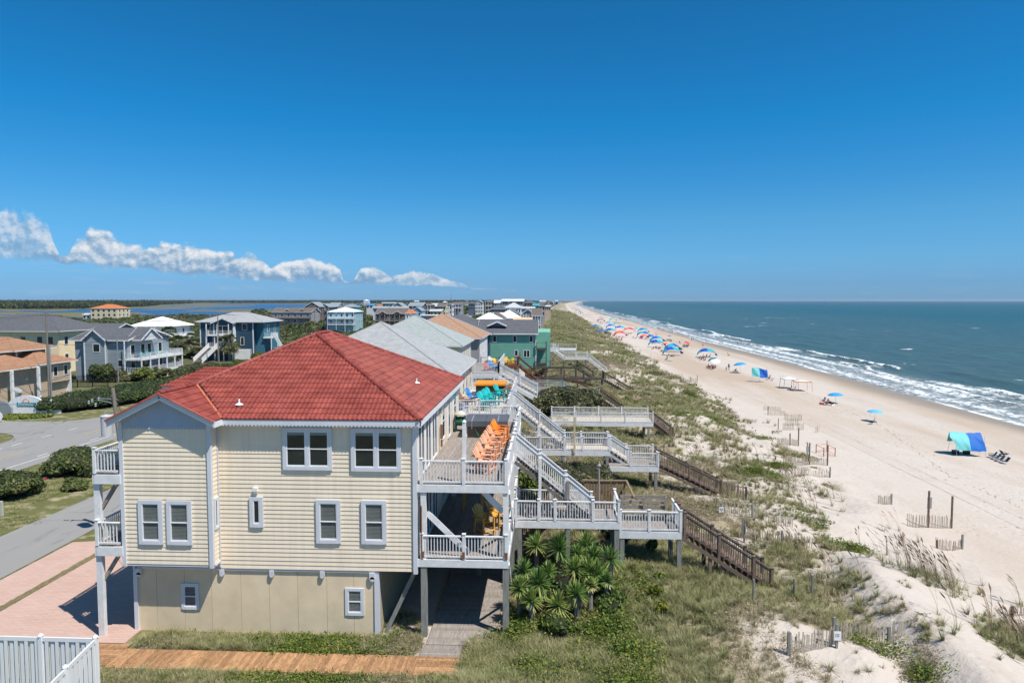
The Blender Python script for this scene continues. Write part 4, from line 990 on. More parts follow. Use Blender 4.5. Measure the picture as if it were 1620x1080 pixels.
# white vinyl privacy fence
VF = mat('white_vinyl', (.72, .73, .75), .35, .03, 2)
vf = thing('white_fence', 'white vinyl privacy fence with pointed caps at the lower left corner', 'fence', (-17.6, 25, 0))
def vinyl(p, q, n, z0, z1, slant=False):
    p = Vector(p); q = Vector(q); L = (q-p).length
    for s in (0, 1): MB().beam(p+(q-p)*0+Vector((0, 0, (z1 if s else z0)+.0)), q+Vector((0, 0, (z1 if s else z0))), .06, .14).build('rail', VF, vf)
    for i in range(n):
        c = p+(q-p)*((i+.5)/n); wd = L/n*(.62 if not slant else .93); d = (q-p).normalized()
        off = Vector((-d.y, d.x, 0))*.018*(1 if i % 2 else -1)
        a = c-d*wd/2+off; b = c+d*wd/2+off
        MB().beam((a.x, a.y, (z0+z1)/2), (b.x, b.y, (z0+z1)/2), .018, z1-z0-.1, up=(0, 0, 1)).build('picket', VF, vf)
def vpost(x, y, z):
    MB().box(x-.07, x+.07, y-.07, y+.07, -.2, z).lathe((x, y, z), [(.115, 0), (.115, .03), (.0, .1)], 4).build('fence_post', VF, vf)
c0 = atz(150, 1010, 1.2); c1 = atz(70, 1010, 1.2); FY = 22.6
cx = aty(151, 1010, FY)
vinyl((cx.x-6, FY, 0), (cx.x, FY, 0), 32, .05, cx.z-.05)
for i in range(32): a = cx.x-6+(i+1)*6/32; MB().box(a-.06, a+.06, FY+.05, FY+.068, .1, cx.z-.1).build('picket', VF, vf)
vinyl((cx.x, FY, 0), (cx.x+.9, FY-5.5, 0), 38, .05, cx.z-.05, True)
vinyl((cx.x-6, FY+.06, 0), (cx.x, FY+.06, 0), 4, .3, .5) if False else None
for i, t in enumerate((0, 2.0, 4.0, 6.0)): vpost(cx.x-t, FY, cx.z+.06)
for t in (1.95, 3.9): vpost(cx.x+.9*t/5.5, FY-t, cx.z+.06)

# ---------------- furniture
def furn(name, c, v=.06): return mat(name, c, .5, v, 3)
def adirondack(m, label, group, cat='chair', name='adirondack_chair', tall=False):
    t = thing(name, label, cat, (0, 0, 0), group); s = .28 if tall else 0.0
    for i in range(5):   # seat slats, front at -y
        MB().box(-.26, .26, -.28+i*.11, -.19+i*.11, .36-i*.018+s, .38-i*.018+s).build('seat_slat', m, t)
    for i in range(5):   # fan back
        u = (i-2); MB().beam((u*.085, .27, .27+s), (u*.125, .62, 1.0+s-.045*abs(u)**1.6), .095, .02, up=(0, 1, 0)).build('back_slat', m, t)
    for sx_ in (-1, 1):
        MB().box(sx_*.36-.07, sx_*.36+.07, -.36, .36, .56+s, .585+s).build('armrest', m, t)
        MB().beam((sx_*.29, -.3, 0), (sx_*.29, -.3, .56+s), .05, .09).build('leg', m, t)
        MB().beam((sx_*.27, -.32, .34+s), (sx_*.27, .72, .0), .035, .13).build('leg', m, t) if not tall else MB().beam((sx_*.27, .3, .56+s), (sx_*.27, .5, 0), .05, .09).build('leg', m, t)
        if tall: MB().box(sx_*.29-.02, sx_*.29+.02, -.3, .42, .25, .3).build('footrest_bar', m, t)
    MB().box(-.29, .29, .33, .36, .5+s, .6+s).build('back_brace', m, t)
    if tall: MB().box(-.29, .29, -.42, -.3, .26, .29).build('footrest', m, t)
    return t
peach = furn('peach_plastic', (.78, .38, .22)); orange = furn('orange_plastic', (.80, .23, .02)); tealp = furn('teal_plastic', (.02, .42, .42)); bluep = furn('blue_plastic', (.03, .22, .58)); brownp = furn('brown_plastic', (.26, .15, .09)); goldw = furn('golden_wood', (.62, .33, .07), .12)
gp = 'peach and orange chairs in a row on the upper deck'
pc_ = adirondack(peach, '', gp, tall=True)
lbs = ['peach adirondack chair nearest the front rail of the upper deck', 'peach adirondack chair second from the front rail of the upper deck', 'peach adirondack chair in the middle of the row of five', 'peach adirondack chair fourth from the front rail', 'peach adirondack chair just in front of the bright orange ones']
for i, (x, y) in enumerate(((-2.55, 28.9), (-2.55, 30.1), (-2.5, 31.7), (-2.45, 32.8), (-2.4, 34.1))):
    if i == 0: pc_.location = (x, y, 6.38); pc_.rotation_euler = (0, 0, math.radians(68)); pc_['label'] = lbs[0]
    else: dup(pc_, (x, y, 6.38), math.radians(68+random.uniform(-5, 5)), lbs[i])
oc_ = adirondack(orange, 'bright orange adirondack chair nearer to the peach chairs', gp, tall=True); oc_.location = (-2.3, 35.1, 6.38); oc_.rotation_euler = (0, 0, math.radians(62))
dup(oc_, (-2.3, 35.9, 6.38), math.radians(66), 'bright orange adirondack chair right beside the hot tub')
dup(oc_, (-17.75, 29.8, 6.83), math.radians(200), 'orange chair on the street side balcony of the red roofed house', None)['group'] = 'chair on the street side balcony'
wc_ = adirondack(goldw, 'tall golden wooden chair on the lower deck nearer the front', 'golden wooden chairs on the lower deck', tall=True); wc_.location = (-2.7, 30.0, 3.3); wc_.rotation_euler = (0, 0, math.radians(40))
dup(wc_, (-2.15, 31.1, 3.3), math.radians(50), 'tall golden wooden chair on the lower deck behind its twin')
tb = thing('wooden_table', 'tall golden wooden table at the shaded back of the lower deck', 'table', (-3.6, 33.6, 3.3))
MB().box(-4.1, -3.1, 33.3, 34.1, 4.25, 4.31).build('tabletop', goldw, tb)
for x in (-4.05, -3.15):
    for y in (33.35, 34.05): pbox('leg', goldw, tb, x-.04, x+.04, y-.04, y+.04, 3.3, 4.25)
for c_ in list(COL.objects):
    if c_.parent is None and c_.name.startswith('adirondack_chair') and c_.location.y > 28 and c_.location.y < 37 and c_.location.z > 6 and c_.location.x > -5: c_.scale = (.86,)*3
yel = furn('yellow_plastic', (.75, .52, .03)); redp = furn('red_plastic', (.45, .05, .04)); whp = furn('white_plastic', (.68, .68, .66))
ya = adirondack(yel, 'yellow deck chair nearer the rail of the red brown deck', 'bright chairs on the red brown deck'); ya.location = (-6.6, 90.2, 5.35); ya.rotation_euler = (0, 0, .6)
dup(ya, (-4.6, 91.4, 5.35), -.5, 'yellow deck chair at the far corner of the red brown deck'); dup(ya, (-5.3, 92.6, 5.35), .2, 'yellow deck chair behind the red one')
ra_ = adirondack(redp, 'red deck chair between the yellow ones on the red brown deck', 'bright chairs on the red brown deck'); ra_.location = (-5.6, 90.9, 5.35); dup(ra_, (-6.1, 70.3, 6.5), .4, 'dark red chair on the white deck below the pale green roof')
dup(ya, (-5.0, 90.1, 5.35), 1.2, 'small yellow chair right at the rail of the red brown deck')
wa = adirondack(whp, 'white deck chair by the wall beside the bright chairs', 'bright chairs on the red brown deck'); wa.location = (-7.4, 91.5, 5.35); dup(wa, (-7.6, 93.2, 5.35), .3, 'second white deck chair by the wall beside the bright chairs')
for c_ in [ya, ra_, wa]+[o for o in COL.objects if o.parent is None and o.name.startswith('adirondack_chair') and o.location.y > 68]: c_.scale = (.78,)*3
# hot tub with its folded grey cover
ht = thing('hot_tub', 'square brown hot tub under a padded grey cover on the upper deck', 'hot tub', (-3.2, 37.5, 6.38))
CV = mat('grey_vinyl_cover', (.10, .105, .12), .5, .12, 2, bump=.3, bscale=5); TB = mat('tub_cabinet', (.13, .105, .085), .6, .1, 3); STR = mat('cover_strap', (.25, .27, .29), .6)
MB().box(-4.28, -2.12, 36.5, 38.6, 6.4, 7.2).build('cabinet', TB, ht)
for i in range(11): pbox('cabinet_panel', TB, ht, -4.25+i*.195, -4.25+i*.195+.18, 36.47, 36.5, 6.45, 7.1)
MB().box(-2.2, -2.1, 36.42, 36.5, 6.4, 7.2).box(-4.32, -4.22, 36.42, 36.5, 6.4, 7.2).build('corner_post', WHITE, ht)
for a, b in ((-4.36, -3.22), (-3.2, -2.04)):
    MB().prism([(36.32, 7.18), (36.32, 7.30), (37.5, 7.42), (38.7, 7.30), (38.7, 7.18)], 'x', a, b).build('cover_panel', CV, ht)
MB().box(-4.34, -2.06, 36.28, 36.32, 7.02, 7.2).build('cover_skirt', CV, ht)
for x in (-3.95, -2.55): MB().box(x-.02, x+.02, 36.27, 36.30, 6.9, 7.31).beam((x, 36.29, 7.315), (x, 37.5, 7.435), .05, .015).build('strap', STR, ht)
MB().tube((-3.85, 36.4, 7.1), (-3.6, 36.4, 6.5), .02, n=6).build('green_tie', mat('green_cord', (.02, .3, .15), .6), ht)
hr = thing('hose_cart', 'dark green hose reel cart with pale lid against the cream wall', 'hose cart', (-4.85, 38.4, 6.38))
MB().tube((-5.05, 38.3, 6.95), (-4.6, 38.3, 6.95), .26, n=16).build('hose_drum', mat('green_hose', (.02, .12, .07), .5, .3, 12), hr)
MB().box(-5.1, -5.04, 38.0, 38.6, 6.38, 7.3).box(-4.6, -4.54, 38.0, 38.6, 6.38, 7.3).build('frame', mat('dark_green_plastic', (.01, .06, .045), .5), hr)
MB().lathe((-4.82, 38.3, 7.3), [(.34, 0), (.33, .08), (.22, .2), (0, .26)], 14).build('lid', mat('pale_lid', (.52, .50, .42), .5), hr)
# chairs and tub on the neighbour's deck
tl = adirondack(tealp, 'teal adirondack chair closest to the rail post on the neighbouring deck', 'teal chairs on the neighbouring deck', tall=True); tl.location = (-4.0, 45.6, 6.38); tl.rotation_euler = (0, 0, math.radians(55))
dup(tl, (-3.85, 46.8, 6.38), math.radians(50), 'teal adirondack chair second in the row on the neighbouring deck')
dup(tl, (-3.7, 47.9, 6.38), math.radians(55), 'teal adirondack chair third in the row on the neighbouring deck')
dup(tl, (-3.15, 49.6, 6.38), math.radians(60), 'teal adirondack chair farthest back beside the brown chairs')
bc = adirondack(bluep, 'blue adirondack chair by the white screen in front of the orange cover', 'blue chairs on the neighbouring deck'); bc.location = (-5.3, 49.8, 6.38); bc.rotation_euler = (0, 0, math.radians(60))
dup(bc, (-5.55, 44.6, 6.38), math.radians(70), 'blue adirondack chair seen through the near rail of the neighbouring deck')
dup(bc, (-5.4, 71.2, 6.5), .9, 'blue chair on the white deck below the pale green roof')
br = adirondack(brownp, 'brown adirondack chair nearest the wall on the neighbouring deck', 'brown chairs on the neighbouring deck'); br.location = (-5.7, 46.6, 6.38); br.rotation_euler = (0, 0, math.radians(75))
dup(br, (-5.55, 47.6, 6.38), math.radians(70), 'brown adirondack chair beside the blue one on the neighbouring deck')
dup(br, (-2.9, 52.2, 6.38), math.radians(-20), 'brown adirondack chair at the far right of the neighbouring deck')
ct = thing('coffee_table', 'low brown side table among the chairs of the neighbouring deck', 'table', (-4.6, 47.5, 6.38)); MB().box(-5.0, -4.5, 47.2, 47.7, 6.8, 6.84).build('tabletop', brownp, ct)
for x in (-4.95, -4.55):
    for y in (47.25, 47.65): pbox('leg', brownp, ct, x-.03, x+.03, y-.03, y+.03, 6.38, 6.8)
yt = thing('hot_tub', 'dark hot tub with bright orange cover on the neighbouring deck', 'hot tub', (-4.3, 53.6, 6.38))
MB().box(-5.4, -3.2, 52.6, 54.8, 6.4, 7.2).build('cabinet', mat('black_tub_cabinet', (.03, .025, .022), .6), yt)
for a, b in ((52.5, 53.7), (53.72, 54.9)): MB().box(-5.5, -3.1, a, b, 7.2, 7.34).build('cover_panel', mat('orange_vinyl_cover', (.78, .28, .01), .5, .06), yt)
# ================================================================ houses on the land side
FOOT = [(-24, 3.5, 24, 130)]
def simple_wins(par, face, wv, cs, rows, w_=.9, h=1.2, far=False, m=None):
    if far:
        mb = MB(); mb.mi = 0
        for c in cs:
            for z in rows: fbox(mb, face, wv, c-w_/2, c+w_/2, 0, .06, z, z+h)
        mb.build('window', GLASS, par, kind='stuff'); return
    for c in cs:
        for z in rows: window(par, face, wv, c-w_/2, c+w_/2, z, z+h, m=m or WHITE, trim=.1, sub=False)
def porch(par, face, wv, u0, u1, z, depth, roofz=None, m=None, nposts=4, sp=.28, legs=True, h=1.0, ground=0.0, stories=1):
    """an open gallery along a wall"""
    m = m or WHITE
    def R(a, b, c, d, e, f):
        mb = MB(); fbox(mb, face, wv, a, b, c, d, e, f); return mb
    R(u0, u1, .02, depth, z-.25, z).build('porch_floor', m, par)
    P3 = (lambda u, d: (u, wv-d, z)) if face == '-y' else (lambda u, d: (wv+d, u, z))
    railing(par, P3(u0+.05, depth-.05), P3(u1-.05, depth-.05), m=m, sp=sp, cap=False, posts=(), ends=(False, False), h=h, bw=.05)
    for u in (u0+.05, u1-.05): railing(par, P3(u, .1), P3(u, depth-.05), m=m, sp=sp, cap=False, posts=(), ends=(False, False), h=h, bw=.05)
    top = roofz if roofz else z+h
    for i in range(nposts):
        u = u0+.1+(u1-u0-.2)*i/(nposts-1); R(u-.08, u+.08, depth-.18, depth-.02, ground if legs else z, top).build('porch_post', m, par)

# H1 tan siding, stacked orange brown roofs
h = thing('tan_house', 'tan sided house with two tiers of orange brown shingle roof at the left edge', 'house', (-78, 90, 0)); FOOT.append((-92, -68, 78, 103))
TW = W_['tan']
MB().box(-90, -70.9, 80, 97.3, -.2, 4.7).build('wall', TW, h); lap_siding(h, '+x', -70.9, 80, 97.3, 0, 4.9, TW, .22)
MB().box(-71, -70.3, 93.5, 97.34, 2.2, 4.7).build('wing_wall', TW, h); lap_siding(h, '+x', -70.3, 93.5, 97.3, 2.2, 4.7, TW, .22)
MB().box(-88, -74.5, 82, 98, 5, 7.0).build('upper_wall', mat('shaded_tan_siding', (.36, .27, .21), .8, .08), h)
roof_hip(h, -90, -70.4, 79, 92.5, 4.75, .42, BROWNSH, over=.6, name='lower_roof'); roof_hip(h, -90, -70.3, 91, 97.8, 4.95, .42, BROWNSH, over=.6, name='lower_roof')
roof_hip(h, -88, -74.2, 81, 92, 6.85, .40, BROWNSH, over=.7, name='upper_roof'); roof_hip(h, -88, -73.4, 90.5, 98, 6.85, .40, BROWNSH, over=.5, name='upper_roof')
for y in (80.3, 81.0, 85.6, 90.3): MB().box(-69.9, -69.6, y-.16, y+.16, -.1, 4.65).build('porch_column', WHITE, h)
for y in (84, 88.5, 92): MB().box(-74.3, -74.1, y-.13, y+.13, 5.4, 6.8).build('porch_column', WHITE, h)
MB().box(-70.9, -70.2, 80, 84.2, 1.9, 3.6).build('balcony_panel', REDW, h)
simple_wins(h, '+x', -70.3, (94.3, 96.4), (2.9,), .9, 1.5); simple_wins(h, '+x', -70.9, (91.5,), (1.0,), .7, 1.2)
MB().box(-70.95, -70.2, 97.25, 97.4, 0, 4.7).build('corner_board', WHITE, h)
MB().box(-71.0, -70.28, 93.45, 97.3, 2.1, 2.2).build('belly_board', TW, h)
MB().tube((-70.7, 87.0, 1.2), (-70.1, 87.0, 1.9), .75, .55, n=14).build('grey_dish', mat('dish_grey', (.35, .38, .4), .5), h)
MB().tube((-70.9, 89.3, 3.1), (-70.6, 89.3, 3.1), .15, n=8).build('wall_light', WHITE, h)
# H2 yellow
h = thing('yellow_house', 'yellow house with dark charcoal gable roof behind the tan house', 'house', (-100, 130, 0)); FOOT.append((-116, -88, 120, 140))
MB().box(-112, -92.3, 125, 139, 0, 8).build('wall', W_['yellow'], h); lap_siding(h, '-y', 125, -112, -92.3, 5, 8, W_['yellow'], .25)
roof_hip(h, -113, -92.0, 124.6, 139, 8.0, .40, DARKSH, over=.5); simple_wins(h, '-y', 125, (-103.2, -99.3, -96, -93.9), (5.3,), 1.2, 1.7)
simple_wins(h, '+x', -92.3, (127, 130, 134), (2.0, 5.3), 1.1, 1.6)
# H3 grey blue
h = thing('grey_blue_house', 'grey blue house with charcoal roof, front gable and white stacked porches', 'house', (-76, 119, 0)); FOOT.append((-83, -67, 110, 128))
GB = W_['blue']
MB().box(-81.3, -72.0, 114, 127, -.2, 6.95).build('wall', GB, h); lap_siding(h, '-y', 114, -81.3, -79.2, 0, 6.9, GB, .22); lap_siding(h, '+x', -72, 114, 127, 0, 6.9, GB, .22)
MB().box(-79.2, -75.5, 113.3, 114, 1.2, 6.78).build('bay_wall', GB, h); lap_siding(h, '-y', 113.3, -79.2, -75.5, 1.2, 6.9, GB, .22); lap_siding(h, '-y', 114, -75.5, -72, 0, 6.9, GB, .22)
roof_gable(h, -81.6, -72.0, 114, 127, 7.0, .26, DARKSH, 'x', over=.5, wall=GB); roof_gable(h, -79.2, -75.5, 113.3, 120, 7.0, .85, DARKSH, 'y', over=.35, wall=GB, name='front_roof'); roof_gable(h, -72.3, -70.2, 115, 121, 7.0, .6, DARKSH, 'x', over=.3, wall=W_['white'], name='side_roof')
for x in (-79.15, -75.45, -72.05): MB().box(x-.09, x+.09, 113.22, 113.32, 0, 7).build('corner_board', WHITE, h)
simple_wins(h, '-y', 113.3, (-77.0,), (4.9,), 1.3, 1.5); simple_wins(h, '-y', 114, (-73.3,), (2.3,), .9, 1.3)
simple_wins(h, '+x', -72, (115.5, 118.5, 120.5, 124), (4.2, 1.5), 1.3, 1.9)
porch(h, '+x', -72, 113.2, 126.5, 3.75, 3.0, None, nposts=6, legs=False); porch(h, '+x', -72, 113.2, 126.5, 1.3, 3.0, 3.48, nposts=6)
acm = mat('aqua_chair', (.05, .45, .45), .5)
k = 0
for z in (3.75, 1.3):
    for y in (115.5, 117.3, 120.5, 123.0):
        c = thing('porch_chair', ['aqua', 'navy'][z < 2]+' porch chair number %s along the %s porch of the grey blue house' % (['one', 'two', 'three', 'four'][k % 4], ['upper', 'lower'][z < 2]), 'chair', (-70.2, y, z), 'chairs on the grey blue porch'); k += 1
        cm_ = acm if z > 3 else mat('navy_chair', (.03, .06, .16), .5)
        MB().box(-70.5, -69.9, y-.3, y+.3, z+.38, z+.45).build('seat', cm_, c); MB().box(-70.55, -70.48, y-.3, y+.3, z+.45, z+1.1).build('backrest', cm_, c)
        for a, b in ((-70.48, -.27), (-69.95, -.27), (-70.48, .27), (-69.95, .27)): MB().box(a-.03, a+.03, y+b-.03, y+b+.03, z, z+.38).build('leg', cm_, c)
# H4
h = thing('grey_porch_house', 'grey shingle roofed house with white double porches behind the grey blue one', 'house', (-105, 156, 0)); FOOT.append((-113, -92, 145, 166))
MB().box(-108, -99, 150, 162, 0, 6.4).build('wall', W_['grey'], h); roof_gable(h, -110.5, -99, 150, 162, 6.5, .30, DARKSH, 'x', over=.5, wall=W_['grey']); roof_gable(h, -110.5, -105.5, 148, 156, 6.4, .5, DARKSH, 'y', over=.3, wall=W_['white'], name='front_roof')
for z in (3.9, 1.4): porch(h, '-y', 150, -110.5, -103, z, 2.5, 6.3 if z > 3 else 3.62, nposts=4, legs=z < 3)
simple_wins(h, '-y', 150, (-107, -105, -101), (4.2, 1.7), 1.0, 1.5)
# H5 white metal roof
h = thing('white_roof_house', 'white house with bright white metal hip roof and round window', 'house', (-105, 185, 0)); FOOT.append((-115, -92, 168, 196))
MB().box(-112, -101.7, 180, 191, 2, 7).build('wall', W_['white'], h); roof_hip(h, -112, -101.5, 179.5, 191, 6.85, .40, METW, over=.7)
MB().box(-111, -102.5, 181, 190, 0, 2).build('base_wall', W_['grey'], h)
simple_wins(h, '-y', 180, (-109, -103.5), (4.6,), 1.0, 1.7); MB().tube((-106.3, 180, 5.6), (-106.3, 179.93, 5.6), .55, n=16).build('round_window', GLASS, h)
porch(h, '-y', 180, -112, -102, 4.0, 2.3, 6.8, nposts=5); porch(h, '+x', -101.7, 181, 190, 4.0, 1.6, None, nposts=4); simple_wins(h, '+x', -101.7, (183, 187), (4.6, 2.4), 1.0, 1.5)
# H6 navy with outside stair
h = thing('navy_house', 'tall navy blue house with pale hip roof, white balconies and a long front stair', 'house', (-73, 160, 0)); FOOT.append((-84, -60, 143, 170))
NV = W_['navy']
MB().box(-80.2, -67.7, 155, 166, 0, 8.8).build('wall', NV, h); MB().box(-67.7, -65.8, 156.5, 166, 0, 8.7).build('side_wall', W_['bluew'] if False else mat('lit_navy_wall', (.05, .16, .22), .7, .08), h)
lap_siding(h, '-y', 155, -80.2, -67.7, 0, 8.7, NV, .25)
roof_hip(h, -80.4, -65.8, 155, 166, 8.85, .34, GREYSH, over=.7); roof_gable(h, -76.6, -71.8, 153.6, 159, 8.6, .42, GREYSH, 'y', over=.35, wall=NV, name='front_roof')
MB().box(-76.4, -72.0, 154.0, 155, 6.0, 8.6).build('bay_wall', NV, h)
for x in (-80.2, -76.5, -71.9, -67.7): MB().box(x-.1, x+.1, 154.85 if x not in (-76.5, -71.9) else 153.9, 155, 0, 8.7).build('corner_board', WHITE, h)
simple_wins(h, '-y', 155, (-78.4, -69.7), (6.9,), 1.2, 1.5); window(h, '-y', 154, -75.9, -73.0, 6.0, 8.0, m=WHITE, trim=.15, halves=2, sub=False, mid=False); simple_wins(h, '-y', 155, (-77, -75.5, -73, -70.3), (3.4,), .9, 1.9)
window(h, '-y', 155, -72.6, -68.2, .1, 2.5, m=WHITE, trim=.1, sub=False, mid=False, name='garage_frame'); MB().box(-72.4, -68.4, 154.85, 154.93, .1, 2.4).build('garage_door', WHITE, h)
simple_wins(h, '+x', -65.8, (159, 163), (6.4,), 1.1, 1.6)
porch(h, '-y', 154, -77.6, -72.2, 5.9, 1.7, 8.4, nposts=3, h=1.0); porch(h, '-y', 155, -77.8, -71.5, 3.1, 2.6, 5.6, nposts=4)
for s in (0, 1.9): 
    MB().beam((-77.0+s-.0, 152.5, 3.0), (-76.2+s-1.4, 146.5, .1), .08, .35).beam((-77.0+s, 152.5, 4.0), (-77.6+s, 146.5, 1.1), .08, .12).beam((-77.0+s, 152.5, 3.6), (-77.6+s, 146.5, .7), .06, .7).build('stair_rail', WHITE, h)
for i in range(16): pbox('tread', GREYW, h, -77.0-i*.038, -75.1-i*.038, 146.5+(15-i)*.375, 146.88+(15-i)*.375, 3.0-i*.18-.05, 3.0-i*.18)
porch(h, '+x', -65.8, 156, 160, 5.2, 2.0, None, nposts=2); MB().beam((-63.7, 157, 6.2), (-61.3, 157, 2.0), .1, .8).beam((-63.7, 158, 5.2), (-61.3, 158, 1.6), 1.2, .2).build('side_stair', WHITE, h); porch(h, '+x', -63.6, 156.5, 158.5, 1.8, 3.0, None, nposts=2)

# ---------------- generic far houses, each placed by where its eaves and ridge stand
def tanb(py): return math.tan(math.atan((py-540)/1080)+TH)
def fh(name, label, px0, px1, pe, pt, wall, roof, kind='hip', ez=8.3, depth=11, Y=None, rows=2, ncol=4, porchz=(), face='-y', sl=None, pcol=None, extra=None, wside=True, z0=0, npost=4):
    Y = Y or (CAMH-ez)/tanb(pe); ez = CAMH-Y*tanb(pe) if pe else ez
    tz = CAMH-(Y+depth/2)*tanb(pt); x0 = aty(px0, pe, Y).x; x1 = aty(px1, pe, Y).x
    h = thing(name, label, 'house', ((x0+x1)/2, Y+depth/2, 0)); FOOT.append((x0-2.5, x1+2.5, Y-3.5, Y+depth+2)); far = Y > 330
    MB().box(x0, x1, Y, Y+depth, z0, ez).build('wall', wall, h)
    if not far: lap_siding(h, '-y', Y, x0, x1, z0+.5, ez-.1, wall, .3)
    wd = x1-x0; run = {'hip': min(wd, depth)/2+.4, 'gx': depth/2+.4, 'gy': wd/2+.4}.get(kind, 1); s = sl or max(.12, min(.8, (tz-ez)/run))
    if kind == 'hip': roof_hip(h, x0, x1, Y, Y+depth, ez+.02, s, roof, over=.4)
    elif kind == 'gx': roof_gable(h, x0, x1, Y, Y+depth, ez+.02, s, roof, 'x', over=.4, wall=wall)
    elif kind == 'gy': roof_gable(h, x0, x1, Y, Y+depth, ez+.02, s, roof, 'y', over=.4, wall=wall)
    else: MB().box(x0-.4, x1+.4, Y-.5, Y+depth+.4, ez, ez+max(.25, (tz-ez))).build('roof', roof, h)
    zs = [ez-2.2-2.75*i for i in range(rows) if ez-2.2-2.75*i > .3]
    cs = [x0+wd*(i+.5)/ncol for i in range(ncol)]
    simple_wins(h, '-y', Y, cs, zs, min(1.3, wd/ncol*.5), 1.35, far=far)
    if x1 < -2 and wside: simple_wins(h, '+x', x1, [Y+depth*f for f in (.2, .5, .8)], zs, 1.0, 1.35, far=far)
    for i_, pz in enumerate(porchz): porch(h, '-y', Y, x0+.1, x1-.1, ez+pz, 1.9, ez-.1 if i_ == 0 else ez+porchz[i_-1]-.27, m=pcol or WHITE, nposts=npost, sp=.5 if not far else .9, ground=z0, legs=i_ == len(porchz)-1)
    if extra: extra(h, x0, x1, Y, depth, ez)
    return h
def twin(roof, wall):
    def f(h, x0, x1, Y, depth, ez):
        w3 = (x1-x0)/3.2
        for c in (x0+(x1-x0)*.26, x0+(x1-x0)*.74): roof_gable(h, c-w3/2, c+w3/2, Y-1.6, Y+depth/2, ez-.1, .55, roof, 'y', over=.2, wall=wall, name='cross_gable')
    return f
def dorm(roof, wall):
    def f(h, x0, x1, Y, depth, ez):
        for c in (x0+(x1-x0)*.36, x0+(x1-x0)*.74): roof_gable(h, c-1, c+1, Y+1.0, Y+depth/2, ez+.9, .6, roof, 'y', over=.15, wall=wall, name='dormer')
    return f
W = W_
ORR = mat('orange_roof', (.50, .16, .06), .7, .12, 1); REDR = mat('red_roof', (.55, .04, .03), .6, .08, 1); PALR = mat('pale_orange_roof', (.72, .45, .28), .7, .06, 1); TEALR = mat('teal_metal_roof', (.02, .33, .34), .5, .06, 1); BLUR = mat('blue_metal_roof', (.03, .26, .50), .4, .06, 1); LGR = mat('light_grey_roof', (.45, .48, .50), .7, .08, 1)
GBR = mat('grey_blue_roof', (.22, .27, .30), .8, .1, 1)
fh('cream_house', 'cream three storey house with orange roof standing alone by the sound', 143, 185, 488, 481.3, W['cream'], ORR, 'hip', Y=430, depth=14, rows=3, ncol=5, z0=0)
fh('boat_shed', 'small white pavilion beside the lone cream house by the sound', 131, 142, 498.5, 496, W['white'], LGR, 'gx', Y=432, depth=6, rows=1, ncol=2)
fh('low_house', 'low house with orange brown roof far behind the dark roofed yellow house', 40, 57, 499, 497, W['cream'], ORR, 'gx', Y=390, depth=8, rows=1, ncol=2)
fh('duplex_house', 'brown roofed beach duplex with two small dormers and long galleries', 431, 492, 494, 486.6, W['grey'], BRNSH, 'gx', Y=330, depth=13, rows=2, ncol=6, porchz=(-2.8, -5.4), extra=dorm(BRNSH, W['brown']), pcol=W['brown'])
fh('light_blue_house', 'pale blue house with white hip roof and two white galleries', 519, 562, 493.5, 486, W['sky'], METW, 'hip', Y=290, depth=12, rows=2, ncol=5, porchz=(-2.7, -5.3))
fh('slate_annex', 'dark slate wing at the left of the pale blue galleried house', 513, 520, 494, 491, W['slate'], DARKSH, 'flat', Y=291, depth=9, rows=2, ncol=1, wside=False)
fh('gable_house', 'brown gabled house with grey roof behind the brown duplex', 482, 506, 485.5, 477.6, W['brown'], GBR, 'gy', Y=420, depth=14, rows=2, ncol=3, porchz=(-2.6,))
fh('gable_house', 'white trimmed gabled house right of the tall brown gable', 505, 521, 486, 480, W['slate'], GBR, 'gy', Y=430, depth=12, rows=2, ncol=3, porchz=(-2.6,))
fh('gable_house', 'grey blue twin roofed house between the brown gable and the turquoise walls', 520, 534, 485, 478.5, W['blue'], GBR, 'gx', Y=455, depth=14, rows=2, ncol=3)
fh('turquoise_house', 'bright turquoise house with grey hip roof', 541, 563, 485.5, 481, W['turq'], GBR, 'hip', Y=420, depth=12, rows=2, ncol=3)
fh('blue_roof_house', 'small house with vivid blue metal roof', 579, 590, 482.5, 480, W['white'], BLUR, 'gx', Y=520, depth=9, rows=1, ncol=2)
fh('orange_roof_house', 'small white house with orange roof right of the vivid blue roof', 597, 606, 484, 482, W['white'], ORR, 'gx', Y=500, depth=9, rows=1, ncol=2)
fh('tower_house', 'pale grey boxy tower house with flat white roof', 605, 621, 480, 478, W['sky'], METW, 'flat', Y=430, depth=9, rows=2, ncol=3)
fh('gable_house', 'light blue gabled house right of the boxy tower house', 621, 638, 485, 478.5, W['blue'], GBR, 'gy', Y=410, depth=12, rows=2, ncol=2)
fh('long_white_house', 'long low white house behind the twin gabled brown building', 590, 640, 487.5, 485, W['white'], METW, 'flat', Y=360, depth=10, rows=1, ncol=6)
fh('twin_gable_building', 'brown building with twin gables and dark two storey galleries', 594, 642, 496, 488, W['brown'], BRNSH, 'gx', Y=290, depth=13, rows=2, ncol=8, porchz=(-2.9, -5.6), extra=twin(BRNSH, W['brown']), pcol=mat('tan_deck_paint', (.34, .28, .22), .7), npost=7)
fh('narrow_house', 'narrow white house with orange roof beside the twin gabled building', 642, 652, 495.5, 490, W['white'], ORR, 'hip', Y=288, depth=9, rows=3, ncol=2, porchz=(-2.6, -5.2), npost=2)
fh('slim_blue_house', 'slim pale blue house right of the narrow white one', 653, 667, 492, 485, W['sky'], GBR, 'gy', Y=330, depth=10, rows=2, ncol=2)
fh('low_blue_house', 'low grey blue house with flat white roof edge beside the street poles', 666, 690, 499.5, 498, W['blue'], METW, 'flat', Y=265, depth=8, rows=1, ncol=4)
